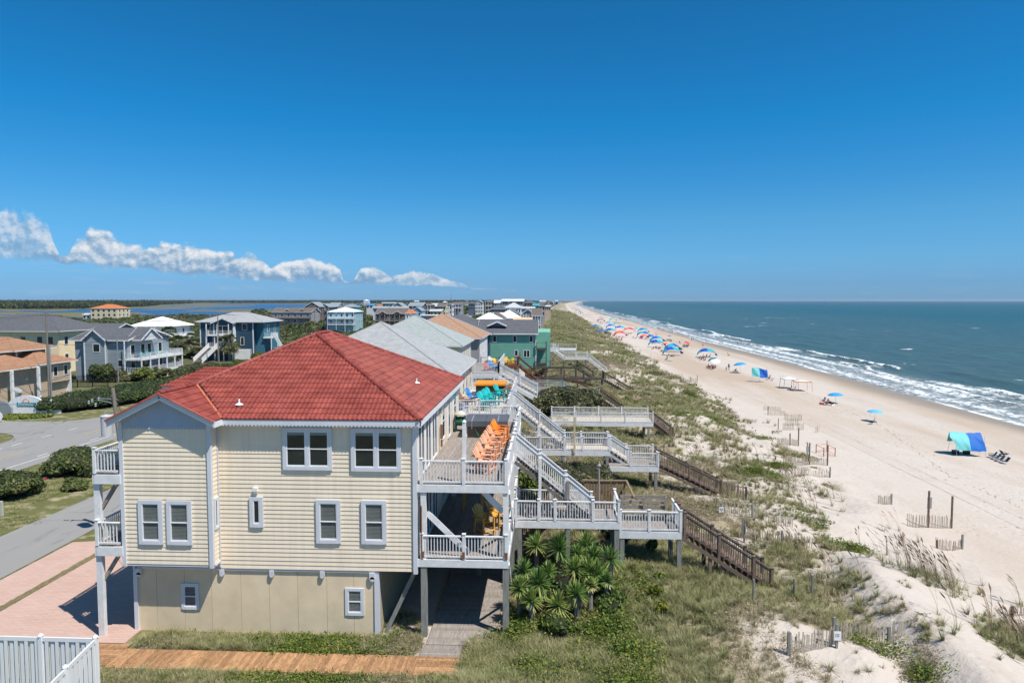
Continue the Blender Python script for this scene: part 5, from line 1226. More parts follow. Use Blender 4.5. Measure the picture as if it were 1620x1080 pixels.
fh('slate_house', 'wide slate blue house with grey roof behind the low flat roofed house', 647, 668, 483.5, 478.3, W['slate'], GBR, 'gx', Y=340, depth=12, rows=3, ncol=5, porchz=(-2.6,))
fh('brown_house', 'brown weathered house right of the wide slate one', 668, 682, 482.5, 479.5, W['brown'], BRNSH, 'hip', Y=360, depth=12, rows=2, ncol=3, porchz=(-2.6,))
fh('pale_house', 'pale grey roofed house left of the cream steep gable', 681, 693, 484.5, 479.5, W['slate'], LGR, 'gx', Y=400, depth=12, rows=1, ncol=3)
fh('steep_gable_house', 'cream house with tan steep roof near the bend of the road', 692, 705, 484, 479, W['cream'], BRNSH, 'gx', Y=390, depth=12, rows=2, ncol=3)
fh('cream_cottage', 'low cream cottage with pale roof below the steep cream gable', 680, 698, 492, 489, W['cream'], LGR, 'gx', Y=350, depth=9, rows=1, ncol=3)
fh('white_gable_house', 'white gabled house just left of the tall street mast', 707, 715, 483, 479.5, W['white'], GBR, 'gy', Y=440, depth=10, rows=2, ncol=2)
fh('grey_house', 'grey house with two galleries just right of the tall street mast', 716, 730, 481, 477.5, W['grey'], BRNSH, 'gx', Y=480, depth=12, rows=2, ncol=3, porchz=(-2.6,))
fh('dark_house', 'dark house at the far bend of the road', 741, 750, 480, 476.8, W['slate'], DARKSH, 'hip', Y=620, depth=14, rows=2, ncol=3)
fh('white_apartments', 'tall white apartment house with gables beyond the bend', 752, 763, 478.5, 474.8, W['white'], GBR, 'gy', Y=540, depth=14, rows=3, ncol=4, z0=0)
fh('brown_apartments', 'tall brown stacked building right of the white apartments', 768, 782, 477, 475, W['brown'], BRNSH, 'hip', Y=430, depth=14, rows=3, ncol=4, porchz=(-2.6, -5.3))
# beach row past the teal house
fh('white_metal_house', 'house with bright white standing seam roof nearest past the charcoal roofs', 751, 789, 507.5, 494.8, W['white'], METW, 'hip', Y=172, depth=14, rows=2, ncol=4)
fh('brown_roof_house', 'house with long dark brown roof between the white metal roofs', 768, 796, 504.5, 493.8, W['tan'], BRNSH, 'hip', Y=192, depth=15, rows=2, ncol=3)
fh('white_roof_lavender_house', 'pale lavender house with low white metal roof', 780, 807, 500, 494.5, W['blue'], METW, 'gx', Y=214, depth=10, rows=1, ncol=3)
fh('white_metal_house', 'house with long white metal roof running toward the sea', 786, 819, 503.5, 490.8, W['bluew'], METW, 'hip', Y=205, depth=16, rows=2, ncol=4)
fh('pale_orange_house', 'bright blue house with low pale orange roof', 814, 839, 506.8, 502, W['bluew'], PALR, 'gx', Y=182, depth=9, rows=1, ncol=3)
fh('slate_gable_house', 'slate blue gabled house behind the white metal roofs', 798, 818, 495.5, 488.5, W['slate'], DARKSH, 'gy', Y=248, depth=14, rows=2, ncol=3)
fh('grey_blue_gable_house', 'grey blue house with pale front gable on the seaward row', 827, 843, 495.5, 488, W['blue'], BRNSH, 'gy', Y=236, depth=14, rows=2, ncol=3, porchz=(-3.0,), pcol=WHITE)
fh('dark_roof_house', 'house with broad dark brown roof seaward of the pale gable', 842, 856, 499, 487.5, W['slate'], BRNSH, 'gx', Y=232, depth=14, rows=2, ncol=3, porchz=(-3.0,))
fh('dark_hip_house', 'house with dark grey hip roof behind the white metal roofs', 776, 799, 489, 481.3, W['slate'], DARKSH, 'hip', Y=330, depth=16, rows=2, ncol=5)
fh('tan_hip_house', 'pale tan hip roofed house with a row of windows', 799, 824, 486.5, 478.5, W['white'], LGR, 'hip', Y=335, depth=16, rows=2, ncol=6, porchz=(-2.7,))
fh('flat_grey_house', 'house with flat light grey roof left of the broad dark brown roof', 826, 845, 487.5, 485, W['grey'], LGR, 'gx', Y=300, depth=9, rows=1, ncol=3)
fh('long_roof_building', 'large building with long white roof on the skyline', 794, 828, 476.3, 473.0, W['slate'], METW, 'gx', Y=420, depth=16, rows=2, ncol=8, porchz=(-3.0,))
fh('white_box_building', 'plain white roofed box left of the long roof on the skyline', 782, 794, 479, 474.8, W['white'], METW, 'gx', Y=425, depth=14, rows=2, ncol=3)
fh('deck_house', 'dark house with stacked decks right of the long white roof', 829, 846, 478.5, 474.8, W['brown'], DARKSH, 'hip', Y=420, depth=14, rows=3, ncol=4, porchz=(-2.7, -5.4), pcol=W['grey'])
fh('teal_roof_house', 'small house with teal metal roof facets', 844, 852, 482.5, 479.5, W['turq'], TEALR, 'gx', Y=360, depth=10, rows=1, ncol=2)
fh('brown_hip_house', 'seaward house with broad brown hip roof beyond the teal facets', 848, 862, 483.5, 478, W['grey'], BRNSH, 'hip', Y=380, depth=15, rows=2, ncol=3)
fh('low_tan_house', 'low tan house with white roof at the edge of the far dune', 861, 871, 484.5, 482.5, W['tan'], LGR, 'gx', Y=430, depth=9, rows=1, ncol=3)
random.seed(21)
cols_ = [W['white'], W['grey'], W['slate'], W['sky'], W['cream'], W['tan'], W['blue'], W['brown']]; rf_ = [DARKSH, BRNSH, GBR, LGR, METW, ORR]
cn = {id(W['white']): 'white', id(W['grey']): 'grey', id(W['slate']): 'slate', id(W['sky']): 'pale blue', id(W['cream']): 'cream', id(W['tan']): 'tan', id(W['blue']): 'grey blue', id(W['brown']): 'brown'}
rn = {id(DARKSH): 'charcoal', id(BRNSH): 'brown', id(GBR): 'blue grey', id(LGR): 'light grey', id(METW): 'white', id(ORR): 'orange'}
far_px = [(731, 740, 479.5), (764, 769, 480), (846, 853, 477.5), (853, 858, 476.6), (858, 864, 476.8), (862, 868, 479.5), (866, 871, 477), (870, 875, 478.2), (873, 878, 476.6), (877, 881, 477.6), (879, 883, 476.4), (883, 886, 476.2), (886, 889, 476.6), (820, 827, 481), (735, 741, 476.8), (700, 707, 478), (655, 662, 476.8), (566, 574, 480.5), (640, 646, 480.2)]
pos = ['along the far shore road', 'near the far road', 'on the far seaward row', 'on the skyline above the dune', 'near the far end of the beach', 'by the far dunes', 'at the distant tip of the row', 'in the distant row']
for i, (a, b, pe) in enumerate(far_px):
    c = cols_[i % 8]; r = rf_[(i*5+1) % 6]
    Yf = min(2300, max(420, (b-a)**-1*11*1080))
    fh('far_house', 'tiny %s house, %s roof, %s, %s' % (cn[id(c)], rn[id(r)], pos[i % 8], ['tall', 'low', 'wide', 'narrow'][i % 4]+' one'), a, b, pe, pe-1.6, c, r, ['hip', 'gx', 'gy'][i % 3], Y=Yf, depth=12, rows=2, ncol=3)['group'] = 'distant houses'
fh('far_house', 'small bright white mainland house among the dark trees', 575, 583, 475.6, 473.6, W['white'], METW, 'hip', Y=1500, depth=12, rows=1, ncol=2, z0=3)
fh('small_red_house', 'small white house with bright red roof behind the navy house', 398, 414, 507, 502.5, W['white'], REDR, 'gx', Y=230, depth=9, rows=1, ncol=2)

# ================================================================ street furniture
PW = mat('utility_pole_wood', (.20, .175, .15), .85, .25, 3, stretch=(4, 4, .4)); GALV = mat('galvanised_grey', (.33, .35, .37), .45, .08, 2, metal=.4)
def pole(label, x, y, h, r=.15, arm=True, cat='utility pole', lean=(0, 0), lamp=False):
    t = thing('utility_pole', label, cat, (x, y, 0)); top = (x+lean[0], y+lean[1], h)
    MB().tube((x, y, -.5), top, r, r*.7, n=10).build('pole', PW if not lamp else GALV, t)
    if arm:
        MB().box(top[0]-1.1, top[0]+1.1, y-.05, y+.05, h-.55, h-.43).build('crossarm', PW, t)
        for d in (-1, 0, 1): MB().lathe((top[0]+d, y, h-.43), [(.05, 0), (.07, .06), (.04, .1), (.06, .14), (0, .18)], 8).build('insulator', GALV, t)
    return t, Vector(top)
t1, p1 = pole('tall utility pole beside the resort sign and the tan house', -65.6, 86.7, 12.3)
MB().tube((-65.3, 86.7, 0), (-65.3, 86.7, 8), .1, n=8).build('conduit', GALV, t1)
t2, p2 = pole('utility pole with grey transformer beside the driveway', -24.0, 38.0, 8.75, .15, False, lean=(-.95, 0))
TG = mat('transformer_grey', (.50, .51, .52), .45, .04, 2)
MB().tube((-25.1, 37.6, 6.05), (-25.1, 37.6, 7.15), .30, .32, n=20).lathe((-25.1, 37.6, 7.15), [(.34, 0), (.34, .06), (.12, .12), (0, .14)], 16).build('transformer', TG, t2)
for d in (-.12, .12): MB().tube((-25.1+d, 37.6, 7.2), (-25.1+d, 37.6, 7.55), .035, n=8).build('bushing', GALV, t2)
MB().beam((-24.7, 38, 8.1), (-25.9, 38, 8.15), .05, .05).beam((-24.7, 38, 7.8), (-25.9, 38, 8.1), .04, .04).build('bracket', GALV, t2)
for i, (dx, dz) in enumerate(((-.9, 0), (-1.3, -.1), (-1.1, -.35), (-1.5, -.2))): MB().lathe((-24.9+dx, 38, 8.0+dz), [(.03, 0), (.07, .05), (.04, .1), (.07, .16), (.03, .22)], 8).build('insulator', GALV, t2)
MB().tube((-24.25, 37.85, 3.4), (-24.4, 37.85, 6.9), .06, n=8).build('conduit', GALV, t2)
t3, p3 = pole('slim grey street pole before the porches of the grey blue house', -71.5, 110.5, 5.0, .09, False, lamp=True); MB().tube((-71.5, 110.5, 0), (-71.5, 110.5, 7.9), .09, n=8).build('mast', GALV, t3)
t4, p4 = pole('utility pole in front of the navy house stair', -71.3, 145.4, 11.2)
MB().tube((-71.3, 145.2, 5.5), (-69.6, 145.2, 6.4), .05, n=6).lathe((-69.6, 145.2, 6.3), [(.2, 0), (.22, .08), (0, .14)], 8).build('street_light', GALV, t4)
pz = atz(498, 529)
t5, p5 = pole('utility pole by the parked car near the brown duplex', -95, 277, 12.0)
for i, (px, pb, h, lb) in enumerate(((580, 519, 12.5, 'utility pole left of the twin gabled building'), (617, 519, 12, 'utility pole in front of the twin gabled building'), (571, 521, 7, 'short utility pole near the pale blue house'), (672, 510, 12, 'utility pole beside the low flat roofed blue house'), (647, 512, 11, 'utility pole before the narrow white house'), (655, 513, 9, 'utility pole by the slim pale blue house'), (770, 500, 10, 'utility pole at the bend beside the dark trees'), (757, 500, 9, 'utility pole left of the bend among the trees'))):
    q = atz(px, pb); pole(lb, q.x, q.y, h, .16)
q = atz(714, 512); tm, pm_ = pole('tallest dark mast with thin antenna near the road bend', q.x, q.y, 15.2, .3, False, cat='mast'); MB().tube((q.x, q.y, 15), (q.x, q.y, 19.5), .05, n=6).build('antenna', BLACK, tm)
def wire(label, a, b, sag=.8, r=.018, n=14):
    a = Vector(a); b = Vector(b); mb = MB(); pr = None
    for i in range(n+1):
        t = i/n; p = a+(b-a)*t; p.z -= sag*4*t*(1-t)
        if pr is not None: mb.tube(pr, p, r, r, n=4, cap=False)
        pr = p
    tag(mb.build('power_line', mat('wire', (.10, .10, .10), .6), None), label, 'power line', 'overhead wires')
WR = MATS.get('wire') or mat('wire', (.10, .10, .10), .6)
for i, (dx, dz) in enumerate(((-1, -.35), (0, -.35), (1, -.35), (0, -3.0), (0, -4.2))):
    nm = ['left top', 'middle top', 'right top', 'upper cable', 'lower cable'][i]
    wire('%s wire from the pole by the resort sign to the navy house pole' % nm, p1+Vector((dx, 0, dz)), p4+Vector((dx, 0, dz)), 1.2, .02+.012*(i > 2), 18)
    wire('%s wire running left from the pole by the resort sign' % nm, p1+Vector((dx, 0, dz)), p1+Vector((dx-14, -34, dz)), .8, .018)
    wire('%s wire from the navy house pole to the pole by the parked car' % nm, p4+Vector((dx, 0, dz)), p5+Vector((dx, 0, dz)), 1.6, .03, 18)
wire('thin wire running left from the transformer pole', (-26.4, 38, 7.95), (-66, 37, 8.2), .5, .014)
wire('service drop from the transformer pole to the cream house', (-24.85, 38, 7.3), (-17.4, 30.0, 7.2), .4, .014)
wire('guy wire of the transformer pole', (-24.8, 38, 8.2), (-22.9, 39.5, 0), 0, .012)
# resort sign: white arched panels with a small emblem
sg = thing('resort_sign', 'white arched resort sign with teal lettering and an orange sun behind the hedge', 'sign', (-63.5, 80, 0))
def arch(cx, cy, r, h, m, nm, dz=0):
    pts = [(cx-r, -.3)]+[(cx-r*math.cos(t), dz+h*math.sin(t)) for t in np.linspace(0, PI, 22)]+[(cx+r, -.3)]
    return MB().prism(pts, 'y', cy, cy+.25).build(nm, m, sg)
SW = mat('sign_white', (.72, .73, .75), .5, .05, 1)
c = aty(42, 650, 79.5); arch(c.x, 79.5, 2.45, 1.55, SW, 'centre_panel', .7); c2 = aty(4, 655, 79.3); arch(c2.x-.3, 79.2, 1.5, 1.0, GALV, 'side_panel', .6); c3 = aty(80, 650, 80); arch(c3.x, 80, 1.2, 1.1, SW, 'side_panel', .6)
for i in range(9): MB().box(c.x-2.2+i*.52, c.x-2.18+i*.52, 79.485, 79.5, .6, .75+1.45*math.sqrt(max(0, 1-((i-4.2)*.5/2.45)**2))).build('panel_seam', mat('seam_grey', (.5, .5, .52), .6), sg)
pts = [(c.x+.75*math.cos(t)*.62, 1.45+.42*math.sin(t)) for t in np.linspace(0, PI, 14)]; MB().prism(pts, 'y', 79.44, 79.48).build('sun_emblem', mat('sun_orange', (.75, .30, .12), .6), sg)
pts = [(c.x+.28*math.cos(t), 1.45+.24*math.sin(t)) for t in np.linspace(0, PI, 10)]; MB().prism(pts, 'y', 79.42, 79.45).build('sun_emblem', SW, sg)
MB().box(c.x-1.15, c.x+1.2, 79.43, 79.48, 1.02, 1.42).build('lettering_band', mat('sign_teal', (.02, .30, .36), .5), sg)
tc = bpy.data.curves.new('lettering', 'FONT'); tc.body = 'Bluewater'; tc.size = .5; tc.extrude = .01; tc.align_x = 'CENTER'; tc.shear = .25
tc.materials.append(SW); to = bpy.data.objects.new('lettering_source', tc); COL.objects.link(to); bpy.context.view_layer.update()
tm_ = bpy.data.meshes.new_from_object(to.evaluated_get(bpy.context.evaluated_depsgraph_get())); bpy.data.objects.remove(to); tm_.transform(Matrix.Rotation(PI/2, 4, 'X'))
to = bpy.data.objects.new('lettering', tm_); COL.objects.link(to); to.parent = sg; to.location = (c.x+.0+63.5, 79.41-80, 1.08)
# black metal fence behind the hedge
bf = thing('black_fence', 'black metal picket fence on the lawn before the grey blue house', 'fence', (-77, 108, 0))
for (a, b) in (((-84, 103.5), (-76.2, 103.5)), ((-76.2, 103.5), (-70.0, 105.5)), ((-83, 110.5), (-72, 110.5))):
    L = math.hypot(b[0]-a[0], b[1]-a[1]); n = int(L/.16); mb = MB()
    for i in range(n+1):
        x = a[0]+(b[0]-a[0])*i/n; y = a[1]+(b[1]-a[1])*i/n; mb.box(x-.018, x+.018, y-.018, y+.018, -.1, 1.2)
    mb.build('picket', BLACK, bf, kind='stuff')
    for z in (.15, 1.05): MB().beam((*a, z), (*b, z), .04, .05).build('rail', BLACK, bf)
    for i in range(int(L/1.8)+1):
        t = i/int(L/1.8); x = a[0]+(b[0]-a[0])*t; y = a[1]+(b[1]-a[1])*t; pbox('post', BLACK, bf, x-.05, x+.05, y-.05, y+.05, -.1, 1.4)
# parked cars
def car(label, x, y, rz, col):
    t = thing('parked_car', label, 'car', (x, y, 0), None, rz); ORG[t.name] = (0, 0, 0)
    prof = [(-2.2, .35), (-2.25, .8), (-1.9, .95), (-1.3, 1.02), (-.75, 1.42), (.75, 1.45), (1.5, 1.0), (2.15, .85), (2.25, .55), (2.2, .35)]
    mb = MB(); mb.prism(prof, 'y', -.88, .88); mb.build('body', mat('car_paint_'+label[:5].strip(), col, .25, .03, spec=.6), t)
    for s in (-.89, .885): MB().prism([(-1.1, 1.02), (-.68, 1.36), (.68, 1.38), (1.3, 1.02)], 'y', s, s+.008).build('side_window', GLASS, t)
    MB().quad((-1.27, -.8, 1.045), (-1.27, .8, 1.045), (-.79, .75, 1.40), (-.79, -.75, 1.40)).build('windscreen', GLASS, t)
    for a in (-1.4, 1.4):
        for s in (-1, 1):
            w_ = MB().tube((a, s*.75, .33), (a, s*.92, .33), .33, n=16).build('wheel', mat('tyre', (.02, .02, .02), .8), t); MB().tube((a, s*.921, .33), (a, s*.93, .33), .2, n=12).build('rim', GALV, w_)
    for s in (-.65, .65): MB().box(-2.27, -2.2, s-.15, s+.15, .6, .74).build('headlight', WHITE, t)
    return t
q = atz(531, 527.5); car('black car parked on the gravel by the utility pole', q.x, q.y, .1, (.02, .022, .025)); q = atz(541, 526); car('white car parked behind the black one', q.x, q.y+2, .05, (.6, .6, .6))
# small yard things
mk = thing('road_marker', 'pale concrete marker post at the verge of the side road', 'post', tuple(atz(2, 812)))
q = atz(2, 817); ORG[mk.name] = tuple(q); mk.location = q; MB().box(q.x-.1, q.x+.1, q.y-.1, q.y+.1, -.1, 1.0).build('shaft', mat('pale_concrete', (.42, .43, .36), .9), mk)
q = atz(46, 782); gn = thing('meter_box', 'small pale green utility pedestal among the verge bushes', 'utility box', (q.x, q.y, 0)); MB().box(q.x-.12, q.x+.12, q.y-.1, q.y+.1, -.1, .55).build('cabinet', mat('pale_green', (.35, .45, .38), .6), gn); MB().box(q.x-.14, q.x+.14, q.y-.12, q.y+.12, .55, .6).build('lid', WHITE, gn)
q = atz(70, 766); fl = thing('utility_flag', 'small red and white marker flag between the verge bushes', 'flag', (q.x, q.y, 0)); MB().tube((q.x, q.y, 0), (q.x, q.y, .55), .015, n=6).build('stick', WHITE, fl); MB().box(q.x, q.x+.22, q.y-.01, q.y+.01, .35, .55).build('cloth', mat('flag_red', (.6, .05, .08), .7), fl)
q = atz(195, 660); q = atz(2, 668); dk = thing('round_sign', 'pale disc sign on a post at the left edge by the junction', 'sign', (q.x, q.y, 0)); MB().tube((q.x-.6, q.y, -.1), (q.x-.6, q.y, 1.6), .05, n=8).build('post', GALV, dk); MB().tube((q.x-.3, q.y-.1, .7), (q.x-.3, q.y-.06, .7), .55, n=20).build('disc', WHITE, dk)
# ================================================================ vegetation
rng = np.random.RandomState(11)
def fol(name, cols, rough=.6, trans=.25):
    """leaf material: attribute tone picks a colour between the given ones, leaf by leaf"""
    s = NT(name); a = s.N('ShaderNodeAttribute'); a.attribute_name = 'tone'
    n = s.noise(.6, 3); v = s.math('ADD', a.outputs['Fac'], s.math('MULTIPLY', s.math('SUBTRACT', n, .5), .7))
    oi = s.N('ShaderNodeObjectInfo'); v = s.math('ADD', v, s.math('MULTIPLY', s.math('SUBTRACT', oi.outputs['Random'], .5), .35), True)
    c = s.ramp(v, *[(i/(len(cols)-1), c) for i, c in enumerate(cols)])
    s.L(c, s.b.inputs['Base Color']); s.b.inputs['Roughness'].default_value = rough; s.b.inputs['Specular IOR Level'].default_value = .3
    tr = s.N('ShaderNodeBsdfTranslucent'); s.L(c, tr.inputs[0]); mx = s.N('ShaderNodeMixShader'); mx.inputs[0].default_value = trans
    s.L(s.b.outputs[0], mx.inputs[1]); s.L(tr.outputs[0], mx.inputs[2]); s.L(mx.outputs[0], s.t.nodes['Material Output'].inputs[0]); return s.m
F_DUNE = fol('dune_grass_blades', [(.12, .14, .045), (.22, .24, .09), (.34, .33, .155), (.50, .44, .27)])
F_DRY = fol('dry_grass_blades', [(.21, .175, .11), (.37, .31, .20), (.56, .48, .34)])
F_GREEN = fol('fresh_green_leaves', [(.04, .075, .012), (.09, .145, .02), (.17, .22, .035), (.30, .27, .07)])
F_BUSH = fol('bush_leaves', [(.03, .052, .015), (.065, .098, .027), (.12, .155, .045), (.20, .21, .08)])
F_OLIVE = fol('olive_bush_leaves', [(.06, .068, .027), (.12, .13, .05), (.21, .20, .09), (.30, .25, .13)])
F_HEDGE = fol('hedge_leaves', [(.02, .042, .01), (.042, .078, .018), (.08, .13, .03), (.14, .19, .05)])
F_YUC = fol('yucca_leaves', [(.035, .085, .02), (.08, .17, .035), (.19, .29, .07), (.38, .36, .12)], .4)
F_PALM = fol('palm_fronds', [(.05, .062, .018), (.11, .13, .045), (.20, .20, .09), (.34, .27, .16)], .5)
F_TREE = fol('far_tree_leaves', [(.022, .036, .013), (.045, .07, .023), (.08, .11, .04), (.12, .14, .06)])
F_GOLD = fol('yellow_flowering_leaves', [(.09, .13, .01), (.22, .22, .02), (.42, .34, .02)])
SEED = mat('seed_heads', (.19, .135, .085), .9, .2, 8); BARK = mat('palm_bark', (.20, .17, .14), .95, .3, 8, bump=.6, bscale=25); DARKC = mat('bush_core_shade', (.022, .024, .012), .95, .3, 3)  # last one: near-black bush cores, inner shade put into the colour
def pymesh(name, V, F, m, tone=None, smooth=False):
    V = np.asarray(V, 'f'); F = np.asarray(F, 'i'); k = F.shape[1]
    me = bpy.data.meshes.new(name); me.vertices.add(len(V)); me.vertices.foreach_set('co', V.ravel())
    me.loops.add(F.size); me.loops.foreach_set('vertex_index', F.ravel()); me.polygons.add(len(F))
    me.polygons.foreach_set('loop_start', np.arange(0, F.size, k, dtype='i')); me.polygons.foreach_set('loop_total', np.full(len(F), k, 'i')); me.update(calc_edges=True)
    if tone is not None: a = me.attributes.new('tone', 'FLOAT', 'POINT'); a.data.foreach_set('value', np.asarray(tone, 'f'))
    if smooth: me.polygons.foreach_set('use_smooth', np.full(len(F), True))
    me.materials.append(m); return me
def blades(n, h, spread, wid, lean=.5, seg=2, r0=.06, R=rng, droop=.3, hv=.4):
    """tuft of curved blades; returns V, F(quads), tone"""
    V = []; F = []; T = []
    for i in range(n):
        a = R.rand()*2*PI; r = r0*math.sqrt(R.rand()); bx, by = r*math.cos(a), r*math.sin(a); a2 = a+R.randn()*.6
        H_ = h*(1-hv*R.rand()); l = spread*(.3+R.rand()*lean); px, py = -math.sin(a2)*wid/2, math.cos(a2)*wid/2; t0 = R.rand(); k = len(V)
        for j in range(seg+1):
            t = j/seg; q = l*t**1.7; z = H_*(t-droop*t*t*(l/max(h, .01))); w_ = 1-t*.85
            x, y = bx+math.cos(a2)*q, by+math.sin(a2)*q
            V += [(x-px*w_, y-py*w_, z), (x+px*w_, y+py*w_, z)]; T += [t0*.7+t*.3]*2
        for j in range(seg): F.append((k+2*j, k+2*j+1, k+2*j+3, k+2*j+2))
    return V, F, T
def leafcloud(P, Nn, size, R=rng, tone=None, aspect=1.6):
    """one quad leaf at each point P, turned roughly along Nn"""
    n = len(P); d = Nn+R.randn(n, 3)*.55; d /= np.linalg.norm(d, axis=1)[:, None]
    a = np.cross(d, R.randn(n, 3)); a /= np.linalg.norm(a, axis=1)[:, None]; b = np.cross(d, a)
    s = (size*(.6+.8*R.rand(n)))[:, None]; a = a*s*.5*aspect; b = b*s*.5
    V = np.stack([P-a, P-b*.9, P+a, P+b*.9], 1).reshape(-1, 3); F = np.arange(4*n).reshape(-1, 4)
    t = (R.rand(n) if tone is None else tone); return V, F, np.repeat(t, 4)
def lobes(rx, ry, rz, k, R=rng, flat=.0):
    L = []
    for i in range(k):
        a = R.rand()*2*PI; r = math.sqrt(R.rand())*.68; z = R.rand()**.8*(1-r*r)**.5*.62
        s = .30+.22*R.rand(); L.append((rx*r*math.cos(a), ry*r*math.sin(a), rz*z+rz*.1, s*(rx+ry)/2*.9, s*rz*1.15, R.rand()))
    return L
def bush_data(rx, ry, rz, n, leaf, k=14, R=rng):
    L = lobes(rx, ry, rz, k, R); w_ = np.array([l[3]**2 for l in L]); w_ /= w_.sum(); c = R.choice(k, n, p=w_)
    A = np.array(L)[c]; d = R.randn(n, 3); d /= np.linalg.norm(d, axis=1)[:, None]; d[:, 2] = np.abs(d[:, 2])*.9-.15*R.rand(n)
    rr = (.8+.25*R.rand(n))[:, None]; P = A[:, :3]+d*np.stack([A[:, 3], A[:, 3], A[:, 4]], 1)*rr
    P[:, 2] = np.maximum(P[:, 2], .02); tone = np.clip(A[:, 5]*.45+R.rand(n)*.4+d[:, 2]*.12, 0, 1)
    return P, d, tone, L
def icos(L, f=.82):
    V = []; F = []
    for x, y, z, r, h_, _ in L:
        k = len(V); nu, nv = 7, 5
        for i in range(nv+1):
            t = PI*i/nv*.62
            for j in range(nu): p = 2*PI*j/nu; V.append((x+r*f*math.sin(t)*math.cos(p), y+r*f*math.sin(t)*math.sin(p), z+h_*f*math.cos(t)))
        for i in range(nv):
            for j in range(nu): F.append((k+i*nu+j, k+(i+1)*nu+j, k+(i+1)*nu+(j+1) % nu, k+i*nu+(j+1) % nu))
    return V, F
def bush(name, label, x, y, rx, ry, rz, n, leaf, m, k=14, z=None, cat='bush', group=None, aspect=1.6, rz_=0):
    z = gz(x, y) if z is None else z; t = thing(name, label, cat, (x, y, z-.05), group, rz_)
    P, d, tone, L = bush_data(rx, ry, rz, n, leaf, k); V, F, T = leafcloud(P, d, leaf, tone=tone, aspect=aspect)
    o = bpy.data.objects.new('foliage', pymesh('foliage', V, F, m, T)); COL.objects.link(o); o.parent = t; o['kind'] = 'stuff'
    V, F = icos(L); o = bpy.data.objects.new('branches', pymesh('branches', V, F, DARKC)); COL.objects.link(o); o.parent = t  # closed dark lobes stand in for the shade among the leaves
    return t
LIB = bpy.data.collections.new('plant_library')
def lib(name, parts):
    """parts: list of (V,F,T,mat) joined in one mesh"""
    V = []; F = []; T = []; M = []; mats = []
    for v, f, t, m in parts:
        k = len(V); V += [tuple(a) for a in v]; F += [tuple(int(i)+k for i in q) for q in f]; T += list(t) if t is not None else [.5]*len(v); 
        if m not in mats: mats.append(m)
        M += [mats.index(m)]*len(f)
    me = bpy.data.meshes.new(name); me.from_pydata(V, [], F); a = me.attributes.new('tone', 'FLOAT', 'POINT'); a.data.foreach_set('value', np.asarray(T, 'f'))
    for m in mats: me.materials.append(m)
    me.polygons.foreach_set('material_index', M); me.update(); return me
def scatter(name, P, rz, sc, idx, meshes, label=None, cat=None, tilt=None):
    """one object whose points each carry a copy of one of the meshes"""
    c = bpy.data.collections.new(name+'_kinds')
    for i, me in enumerate(meshes): c.objects.link(bpy.data.objects.new('%s_%02d' % (name, i), me))
    n = len(P); me = bpy.data.meshes.new(name); me.vertices.add(n); me.vertices.foreach_set('co', np.asarray(P, 'f').ravel())
    R3 = np.zeros((n, 3), 'f'); R3[:, 2] = rz
    if tilt is not None: R3[:, 0] = tilt[:, 0]; R3[:, 1] = tilt[:, 1]
    a = me.attributes.new('rot', 'FLOAT_VECTOR', 'POINT'); a.data.foreach_set('vector', R3.ravel())
    a = me.attributes.new('scl', 'FLOAT', 'POINT'); a.data.foreach_set('value', np.asarray(sc, 'f'))
    a = me.attributes.new('idx', 'INT', 'POINT'); a.data.foreach_set('value', np.asarray(idx, 'i'))
    o = bpy.data.objects.new(name, me); COL.objects.link(o); o['kind'] = 'stuff'
    if label: o['label'] = label; o['category'] = cat
    g = bpy.data.node_groups.new(name, 'GeometryNodeTree'); g.interface.new_socket('Geometry', in_out='INPUT', socket_type='NodeSocketGeometry'); g.interface.new_socket('Geometry', in_out='OUTPUT', socket_type='NodeSocketGeometry')
    N = g.nodes.new; L = g.links.new; gi = N('NodeGroupInput'); go = N('NodeGroupOutput')
    ci = N('GeometryNodeCollectionInfo'); ci.inputs['Collection'].default_value = c; ci.inputs['Separate Children'].default_value = True; ci.inputs['Reset Children'].default_value = True
    ip = N('GeometryNodeInstanceOnPoints'); ip.inputs['Pick Instance'].default_value = True
    def at(nm, ty):
        k = N('GeometryNodeInputNamedAttribute'); k.data_type = ty; k.inputs['Name'].default_value = nm; return [s for s in k.outputs if s.enabled and s.name == 'Attribute'][0]
    L(gi.outputs[0], ip.inputs['Points']); L(ci.outputs[0], ip.inputs['Instance']); L(at('idx', 'INT'), ip.inputs['Instance Index'])
    er = N('FunctionNodeEulerToRotation'); L(at('rot', 'FLOAT_VECTOR'), er.inputs[0]); L(er.outputs[0], ip.inputs['Rotation']); L(at('scl', 'FLOAT'), ip.inputs['Scale']); L(ip.outputs[0], go.inputs[0])
    md = o.modifiers.new('scatter', 'NODES'); md.node_group = g; return o
def tri(bl): return bl
# --- kinds of tufts
tufts = []
for i in range(4): tufts.append(lib('g%d' % i, [(*blades(34, .52, .38, .020, .8), F_DUNE), (*blades(10, .35, .4, .018, .9), F_DRY)]))
for i in range(3): tufts.append(lib('d%d' % i, [(*blades(26, .36, .4, .018, .9, droop=.5), F_DRY), (*blades(10, .45, .3, .018), F_DUNE)]))
for i in range(2):   # low leafy herbs
    n = 60; P = rng.randn(n, 3)*[.22, .22, .05]+[0, 0, .12]; tufts.append(lib('h%d' % i, [(*leafcloud(P, np.tile([0, 0, 1.], (n, 1)), .075), F_GREEN), (*blades(6, .3, .3, .015), F_DUNE)]))
for i in range(2):   # tangled dead brush
    n = 70; P = rng.randn(n, 3)*[.25, .25, .06]+[0, 0, .12]; tufts.append(lib('b%d' % i, [(*leafcloud(P, rng.randn(n, 3), .028, aspect=5), F_DRY), (*blades(14, .3, .5, .014, 1.0, droop=.7), F_DRY)]))
nG, nD, nH, nB = (0, 4), (4, 7), (7, 9), (9, 11)
